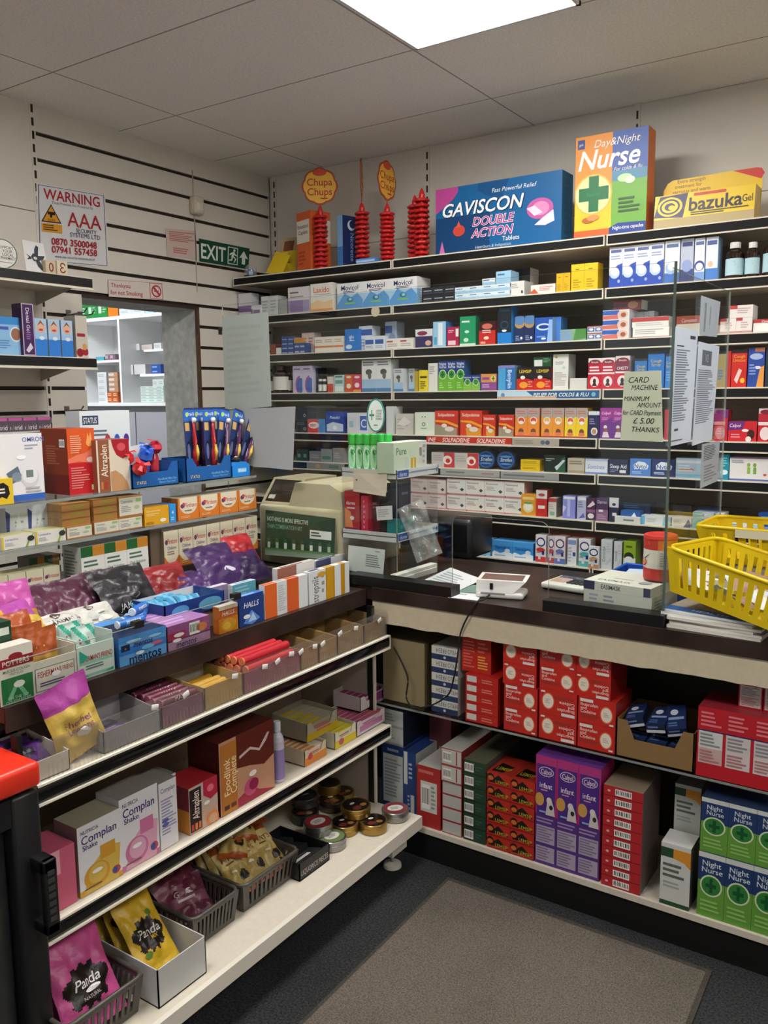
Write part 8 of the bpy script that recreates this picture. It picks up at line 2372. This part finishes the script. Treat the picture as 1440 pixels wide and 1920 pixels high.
bx(SM, 'nutrition_shake_box', 'red pink and orange box with dark lettering band', 353, 1466, 408, {'*': 'a82c3c', 'F': 'c4a08c', 'L': '9c6424', 'T': 'a0242c'}, [R(0, .4, 1, 1, 'b8a49c'), P([(.5, 1), (1, 1), (1, .62), (.75, .55), (.5, .7)], 'b02440'), E(.75, .8, .12, 'd8687c', .08), R(.02, .03, .42, .95, '2c1c1c'), T('Altraplen', .22, .58, .24, 'e4d8cc', .6, 'b', 1), R(.06, .06, .14, .2, 'b83c34'), R(.18, .06, .26, .2, 'd0743c'), R(.3, .06, .38, .2, 'c86a34'), E(.8, .12, .22, 'd88a4c', .16), E(.8, .12, .14, 'c8a084', .1), E(.6, .52, .1, 'e4e0dc', .04)], d=.1, s=.0, left=[R(0, 0, 1, .5, 'c0802c'), R(0, .5, 1, 1, '7a2430')])
bx(SM, 'nutrition_shake_box', 'large brown and peach box with gold lettering band', 409, 1371, 513, {'*': '6a1c18', 'F': 'b8886c', 'L': '4a1814', 'T': '4c1a14'}, [P([(.3, 1), (1, 1), (1, .5), (.8, .42), (.55, .5), (.3, .55)], '5c2014'), P([(.35, .66), (.55, .72), (.65, .68), (.72, .64), (.85, .74), (.92, .84), (.88, .85), (.8, .77), (.72, .68), (.55, .76), (.35, .7)], 'c8b4b4'), P([(.3, 0), (1, 0), (.7, .1), (.55, .2), (.3, .12)], '98203c'), E(.55, .2, .13, 'b84a70', .12), E(.6, .22, .09, '8a1c44', .08), R(.02, .0, .3, .96, 'b0702c'), T('Foodlink', .12, .5, .11, 'e8d0a4', .5, 'b', 1), T('Complete', .23, .5, .11, 'e8d0a4', .5, 'b', 1), R(.06, .06, .15, .12, '4a2414'), R(.18, .06, .27, .12, '5a2c18'), E(.58, .38, .07, 'e4dcd4', .04)], d=.12, s=.0, left=[R(0, 0, .15, .5, '8a5a44')])
put_bottle(SM, 'shake_bottle', 'small white and purple shake bottle', 511, 1352, 528, 'b8b4c4', 'c8ccd4', '8a7aa8', off=.02, lb=(.05, .55), mat='plastic', capr=.55)


def packet_tray(x0, x1, s, z, h, d, c, desc, pc, pdesc, n, y=1420, side=None, els=None, lift=0):
    X = -1.583 - s
    a0, a1 = U(x0, y, 0, X)[1], U(x1, y, 0, X)[1]
    w = a1 - a0
    t = thing('carton_tray', desc, 'tray', (X, a0, z), math.pi / 2)
    sweet_tray(w, d, h, c, h * .45, .002, els, inner='8a8278', back=h * 1.1, mat='card').obj('body', t)
    src = None
    for i in range(n):
        dd = (d - .01) / n
        if src is None:
            m = MB()
            carton(m, w - .012, dd - .002, h * .8, {'*': pc[0], 'F': pc[1], 'T': pc[2], 'art': [R(.0, .0, 1, .4, pc[0]), L(.1, .5, .8, .8, 2, 'a85a50')], 'top': [R(.1, .2, .6, .8, pc[0])]})
            o = src = m.obj('energy_sweet_packet')
        else:
            o = src.copy()
            C.objects.link(o)
        o.location = (X - .005 - i * dd, a0 + .006, z + .0025)
        o.rotation_euler = (0, 0, math.pi / 2)
        o['category'] = 'packet'
        o['label'] = '%s, %s from the front of its tray' % (pdesc, ORD[i])
        o['group'] = pdesc + 's in a carton tray'
    return a0, w


z0 = .4705
packet_tray(571, 612, .01, z0, .05, .16, 'c8b8a0', 'orange and white carton tray of packets on the middle shelf', ('c87a2c', 'd0b8a0', 'c8c0b0'), 'orange and white glucose packet', 7, 1410, els=[R(0, 0, 1, .5, 'c87a2c'), E(.25, .5, .1, 'b0303c', .2)])
packet_tray(575, 633, .045, z0 + .0505, .06, .15, '9c9480', 'grey and yellow carton tray stacked on the orange tray', ('b8a020', '8a8470', '9a9480'), 'dull yellow packet in the stacked tray', 4, 1360, els=[R(0, 0, 1, .4, 'b89c20'), L(.3, .3, .9, .6, 2, 'b05a4c')])
packet_tray(628, 668, .01, z0, .055, .13, 'd0ccb8', 'bright yellow and white carton tray of packets on the middle shelf', ('d0b81c', 'd8d0b0', 'd8c830'), 'bright yellow glucose packet', 5, 1390, els=[R(0, 0, 1, .45, 'd0b81c'), E(.3, .3, .12, 'b04a64', .2)])
packet_tray(669, 722, .01, z0, .05, .15, 'cbbfc2', 'pink and white carton tray of packets at the far end', ('a84a7c', 'd0b8c4', 'b05a5c'), 'pink and white glucose packet', 6, 1370, els=[R(.1, .2, .9, .6, 'b07098')])
packet_tray(676, 724, .055, z0 + .0505, .05, .12, 'c8c0c0', 'purple and white carton tray stacked on the pink tray', ('7a2458', 'c0a8b8', '8a3460'), 'purple and white glucose packet', 4, 1330, els=[R(.4, .2, 1, .8, '8a3c7c')])

# ================================================================== BASE GONDOLA SHELF
ZS = .1715


def dark_basket(desc, corner, zr, w, d, c='4a4640'):
    """Basket whose right front rim corner is seen at the photo pixel corner; w runs along the shelf."""
    q = U(corner[0], corner[1], 2, ZS + zr)
    t = thing('storage_basket', desc, 'basket', (q[0] - d / 2, q[1] - w / 2, ZS), math.pi / 2)
    b_, r_ = basket(w, d, zr, c, .022, 12, 14, .9, .5)
    b_.obj('slotted_body', t)
    r_.obj('rim', t)
    return q[0] - d / 2, q[1] - w / 2


def liq(c, dark='17120f'):
    return lambda u, v: dark if ((u - .5) / .38) ** 2 + ((v - .42) / .2) ** 2 < 1 + .25 * math.sin(9 * math.atan2(v - .42, u - .5)) else c


bx_, by_ = dark_basket('near dark slotted basket with pink liquorice bags', (269, 1826), .095, .21, .26)
for i in range(3):
    m = pouch('b', .165, .225, .035, liq('b84a84'), [T('Panda', .5, .46, .1, 'dcd4d8', .62, 'bi'), E(.55, .37, .14, 'e4e0e2', .025), T('NATURAL', .5, .31, .035, 'a8a0a4', .4, 'b'), E(.25, .18, .07, '7a9a4c', .04)] if i == 0 else [], 120 + i, 40, 50)
    o = lay(m, 'liquorice_bag', (bx_ + .10 - .05 * i, by_ + .0 + .008 * i, ZS + .018 + .008 * i), -.55 - .05 * i, math.pi / 2 + .05, .04)
    tag(o, ['front pink liquorice bag with black flower in the near basket', 'middle pink liquorice bag in the near basket', 'rear pink liquorice bag in the near basket'][i], 'bag')
q0, q1 = U(300, 1893, 2, ZS), U(386, 1822, 2, ZS)
w = max(.15, q1[1] - q0[1])
t = thing('white_carton', 'open white carton with yellow liquorice bags on the base shelf', 'carton', ((q0[0] + q1[0]) / 2, q0[1], ZS), math.pi / 2)
sweet_tray(w, .27, .098, 'bdbdbb', 0, .003, None, mat='card', inner='a8a28c').obj('body', t)
yc = q0[1] + w / 2
xc = (q0[0] + q1[0]) / 2
for i in range(3):
    m = pouch('b', .12, .2, .03, liq('c4a028'), [T('Panda', .5, .46, .11, 'd8d2c8', .62, 'bi'), T('MIX', .6, .37, .05, 'c8a030', .3, 'b'), E(.3, .2, .08, '5a7a34', .04), E(.7, .66, .07, '5a7a34', .04)] if i < 2 else [], 130 + i, 40, 50)
    o = lay(m, 'liquorice_bag', (xc - .07 - .075 * i, yc - .004, ZS + .035 + .014 * i), -.72, math.pi / 2 - .06 * i, .03)
    tag(o, ['front yellow liquorice bag in the open white carton', 'middle yellow liquorice bag in the open white carton', 'rear yellow liquorice bag in the open white carton'][i], 'bag')
bx_, by_ = dark_basket('middle dark slotted basket with maroon sweet bags', (448, 1668), .09, .17, .25)
for i in range(5):
    m = pouch('b', .12, .13, .035, lambda u, v: '5a2436' if (v > .55 or v < .3) else '7a4a5a', [T('GUMS', .4, .6, .12, 'c0a8b0', .5, 'b'), L(.2, .4, .7, .5, 1, 'c0a8b0'), E(.55, .6, .12, 'd8d4d4', .06)] if i in (0, 3) else [], 140 + i)
    o = lay(m, 'sweet_bag', (bx_ + .06 - .032 * i, by_ + .025 * (i % 2) - .012, ZS + .03 + .012 * i), -.95 + .1 * (i % 3), math.pi / 2 + .3 * (i % 3 - 1), .1 * (i % 2))
    o['category'] = 'bag'
    REG.append((o, 'maroon sweet bag heaped', 'middle dark basket'))
bx_, by_ = dark_basket('far dark slotted basket heaped with golden bags', (560, 1592), .085, .24, .24)
for i in range(12):
    m = pouch('b', .085, .165, .034, lambda u, v: '9c4a20' if (v > .86 or v < .12) else ('2a241c' if (u - .72) ** 2 / .03 + (v - .3) ** 2 / .008 < 1 else ('c8b478' if v > .5 else 'b09858')), [T('MINTS', .5, .68, .1, '7a4a18', .7, 'b'), L(.25, .54, .75, .6, 1, '7a4a18'), E(.4, .4, .12, 'dcd8cc', .03)], 150 + i, 24, 36)
    o = lay(m, 'golden_sweet_bag', (bx_ + .085 - .06 * (i % 3), by_ - .07 + .07 * (i // 3), ZS + .03 + .012 * (i % 3)), -1.0 + .03 * (i % 3), math.pi / 2 - .28 + .06 * (i // 3), .05 * (i // 3 - 1))
    if i > 8:
        o.location = (bx_ + .015 - .01 * (i - 9), by_ - .05 + .06 * (i - 9), ZS + .105 + .022 * (i - 9))
        o.rotation_euler = (-1.3, .05, math.pi / 2 - .8 + .25 * (i - 9))
    o['category'] = 'bag'
    REG.append((o, 'golden bag with brown ends heaped', 'far dark basket'))
q0, q1 = U(566, 1655, 2, ZS), U(618, 1612, 2, ZS)
t = thing('black_tray', 'black liquorice carton tray between golden bags and tins', 'tray', (q1[0], q0[1], ZS), math.pi / 2)
w = q1[1] - q0[1]
sweet_tray(w, .2, .055, '1a191a', 0, .003, [T('LIQUORICE PIECES', .5, .4, .3, 'a8a4a0', .9, 'b')], mat='card', inner='1a191a').obj('body', t)
for i in range(3):
    m = MB()
    carton(m, w * .8, .05, .03, {'*': '201e20', 'T': '2a282a', 'top': [R(.1, .3, .7, .6, 'c8c4be'), L(.1, .7, .9, .9, 1, '6a6662')]})
    o = m.obj('liquorice_packet', None, (q1[0] - .012 - .058 * i, q0[1] + w * .1, ZS + .012), rot=(-.25, 0, math.pi / 2))
    tag(o, ['front', 'middle', 'rear'][i] + ' black and white liquorice packet in the black tray', 'packet')

# sweet tins
def tin(px, py, z, body, lid, lab, els, desc, r=.046, h=.034):
    q = U(px, py, 2, z + h)
    t = thing('sweet_tin', desc, 'tin', (q[0], q[1], z + .0004), rnd.uniform(-.4, .4) + 1.1)
    m = MB()
    m.lathe([(0, 0, body), (r * .97, 0, body), (r, .002, body), (r, h * .5, body), (r * 1.025, h * .52, body), (r * 1.025, h * .58, body), (r, h * .6, body)], 28, 'metal')
    m.obj('base', t)
    m = MB()
    m.lathe([(r * 1.0, h * .6, lid), (r * 1.02, h * .62, lid), (r * 1.02, h * .95, lid), (r * .98, h, lid), (r * .93, h * .985, lid), (0, h * .985, lid)], 28, 'metal')
    o = m.obj('lid', t)
    m = MB()
    m.lathe([(0, h * .985 + .0004, lab), (r * .9, h * .985 + .0004, lab)], 28, 'gloss')
    art(m, lambda u, v, e: ((u - .5) * 2 * r, (v - .5) * 2 * r, h * .985 + .0006 + e), 2 * r, 2 * r, els, 'gloss')
    m.obj('label', o)
    return t


GD, SV = 'a88a4c', '9a9a98'
DK = [E(.5, .5, .42, '1c1512'), E(.35, .3, .16, '6a2a24', .12), E(.65, .3, .12, '8a5a2c', .1), E(.45, .62, .1, 'd8d4cc', .06)]
WL = lambda c: [E(.5, .5, .44, c), E(.5, .5, .3, 'd4d0c8', .22), L(.32, .4, .68, .6, 3, '7a7a7a')]
ZH = .0346
tin(741, 1515, ZS, SV, SV, '8a7a50', WL('7a3038'), 'silver tin with white label at the far front corner of the base shelf')
tin(700, 1537, ZS, GD, GD, '1c1512', DK, 'gold tin with black lid and fruit print in front')
tin(646, 1540, ZS, GD, GD, '2a1c14', DK, 'gold tin underneath the gold fruit tin')
tin(667, 1508, ZS + ZH, GD, GD, '1c1512', DK, 'gold tin with black lid stacked on another gold tin', .05)
tin(622, 1567, ZS, SV, SV, '5a6a44', WL('6a7a4c'), 'silver and green tin underneath the red labelled tin')
tin(596, 1540, ZS + ZH, SV, SV, '7a2428', WL('8a2c30'), 'silver tin with red rim and white label stacked in front')
tin(622, 1497, ZS, '6a6458', '5a554c', '1c1814', DK, 'dark tin in the middle beneath the others')
tin(572, 1520, ZS, '5a5a58', '5a5a58', '1c1814', DK, 'dark silver tin underneath the dark lidded tin')
tin(571, 1490, ZS + ZH, '6a6a68', '6a6a68', '20201e', [E(.5, .5, .4, '2a2a28'), E(.55, .5, .16, 'a8a8a4', .05)], 'dark silver tin stacked at the left of the tins')
tin(640, 1483, ZS, GD, GD, '2a1c14', DK, 'gold tin at the back right of the tins')
tin(617, 1467, ZS + ZH, GD, GD, '15110e', [E(.5, .5, .42, '15110e')], 'gold tin with plain black lid stacked at the back', .042)

# ================================================================== SIDE ROOM GOODS
SR = lambda z, w_: Shelf(1, SY + .02, z, w_)
ra, rb, rc_, rd_, re_ = SR(2.206, 'top of side room shelves'), SR(1.571, 'lower side room shelf'), SR(1.7785, 'middle side room shelf'), SR(1.9605, 'upper side room shelf'), SR(1.889, 'left side room shelf')
rc_.val = SY + .07
rd_.val = SY + .15
bx(ra, 'pharmacy_box', 'green box with white panel', 146, 570, 202, '1f8a3c', [R(.1, .3, .4, .8, 'c8e0cc'), L(.5, .3, .9, .8, 3, 'a8d4b0')], n=3, d=.1, s=.0)
bx(ra, 'pharmacy_box', 'orange box', 203, 575, 222, 'dc7c1c', None, d=.1, s=.0)
bx(ra, 'pharmacy_box', 'pale grey box', 224, 577, 272, 'd0d4d4', [L(.2, .3, .8, .7, 2, 'b0b8b8')], n=2, d=.1, s=.0)
bx(ra, 'pharmacy_box', 'pale blue box', 273, 582, 290, 'a8d4dc', None, d=.1, s=.0)
LS_ = [L(.1, .2, .8, .7, 2, 'a8b0b0')]
bx(rd_, 'pharmacy_box', 'flat white box', 239, 645, 262, 'dcdcdc', LS_, s=.0, d=.1)
bx(rd_, 'pharmacy_box', 'flat beige box', 263, 646, 286, 'c8bcb4', LS_, s=.02, d=.1)
bx(rd_, 'pharmacy_box', 'small white box end', 289, 643, 303, 'd8d8d8', LS_, s=.0, d=.1)
bx(rc_, 'pharmacy_box', 'upright white file', 235, 684, 250, 'd8d8da', None, n=3, s=.02, d=.1)
bx(rc_, 'pharmacy_box', 'square grey white box', 252, 683, 273, 'cfcdcc', None, s=.01, d=.1)
bx(rc_, 'pharmacy_box', 'deep blue box', 284, 683, 302, '2c50a0', [R(.1, .3, .6, .6, '8aa8dc')], r=2, s=.01, d=.1)
bx(rb, 'pharmacy_box', 'small white and green box', 264, 724, 307, 'd4dcd8', [R(0, 0, 1, .2, '9ac4b0'), L(.1, .35, .8, .8, 2, '9aa8a4')], n=3, r=5, s=.02, d=.1)
bx(rb, 'pharmacy_box', 'upper white and green box', 286, 711, 307, 'd4dcd8', LS_, yb=724, n=2, s=.02, d=.1)
bx(rb, 'pharmacy_box', 'orange brown box', 202, 735, 222, 'b85a24', [L(.1, .2, .8, .8, 2, 'e0b890')], n=2, r=2, s=.02, d=.1)
bx(rb, 'pharmacy_box', 'tan and white box', 204, 698, 221, 'b88a68', [R(0, .3, .6, .8, 'd4ccc4')], yb=735, r=4, s=.02, d=.1)
bx(rb, 'pharmacy_box', 'white box stacked', 183, 698, 200, 'd8dadc', LS_, r=5, s=.02, d=.1)
bx(re_, 'pharmacy_box', 'small purple and brown pack', 198, 664, 217, '7a5a6c', [R(0, .3, .5, .8, 'b0a0a8')], n=2, s=.02, d=.06)
bx(re_, 'pharmacy_box', 'flat teal pack', 180, 669, 196, '4a9ab0', None, s=.02, d=.06)

finish_labels()
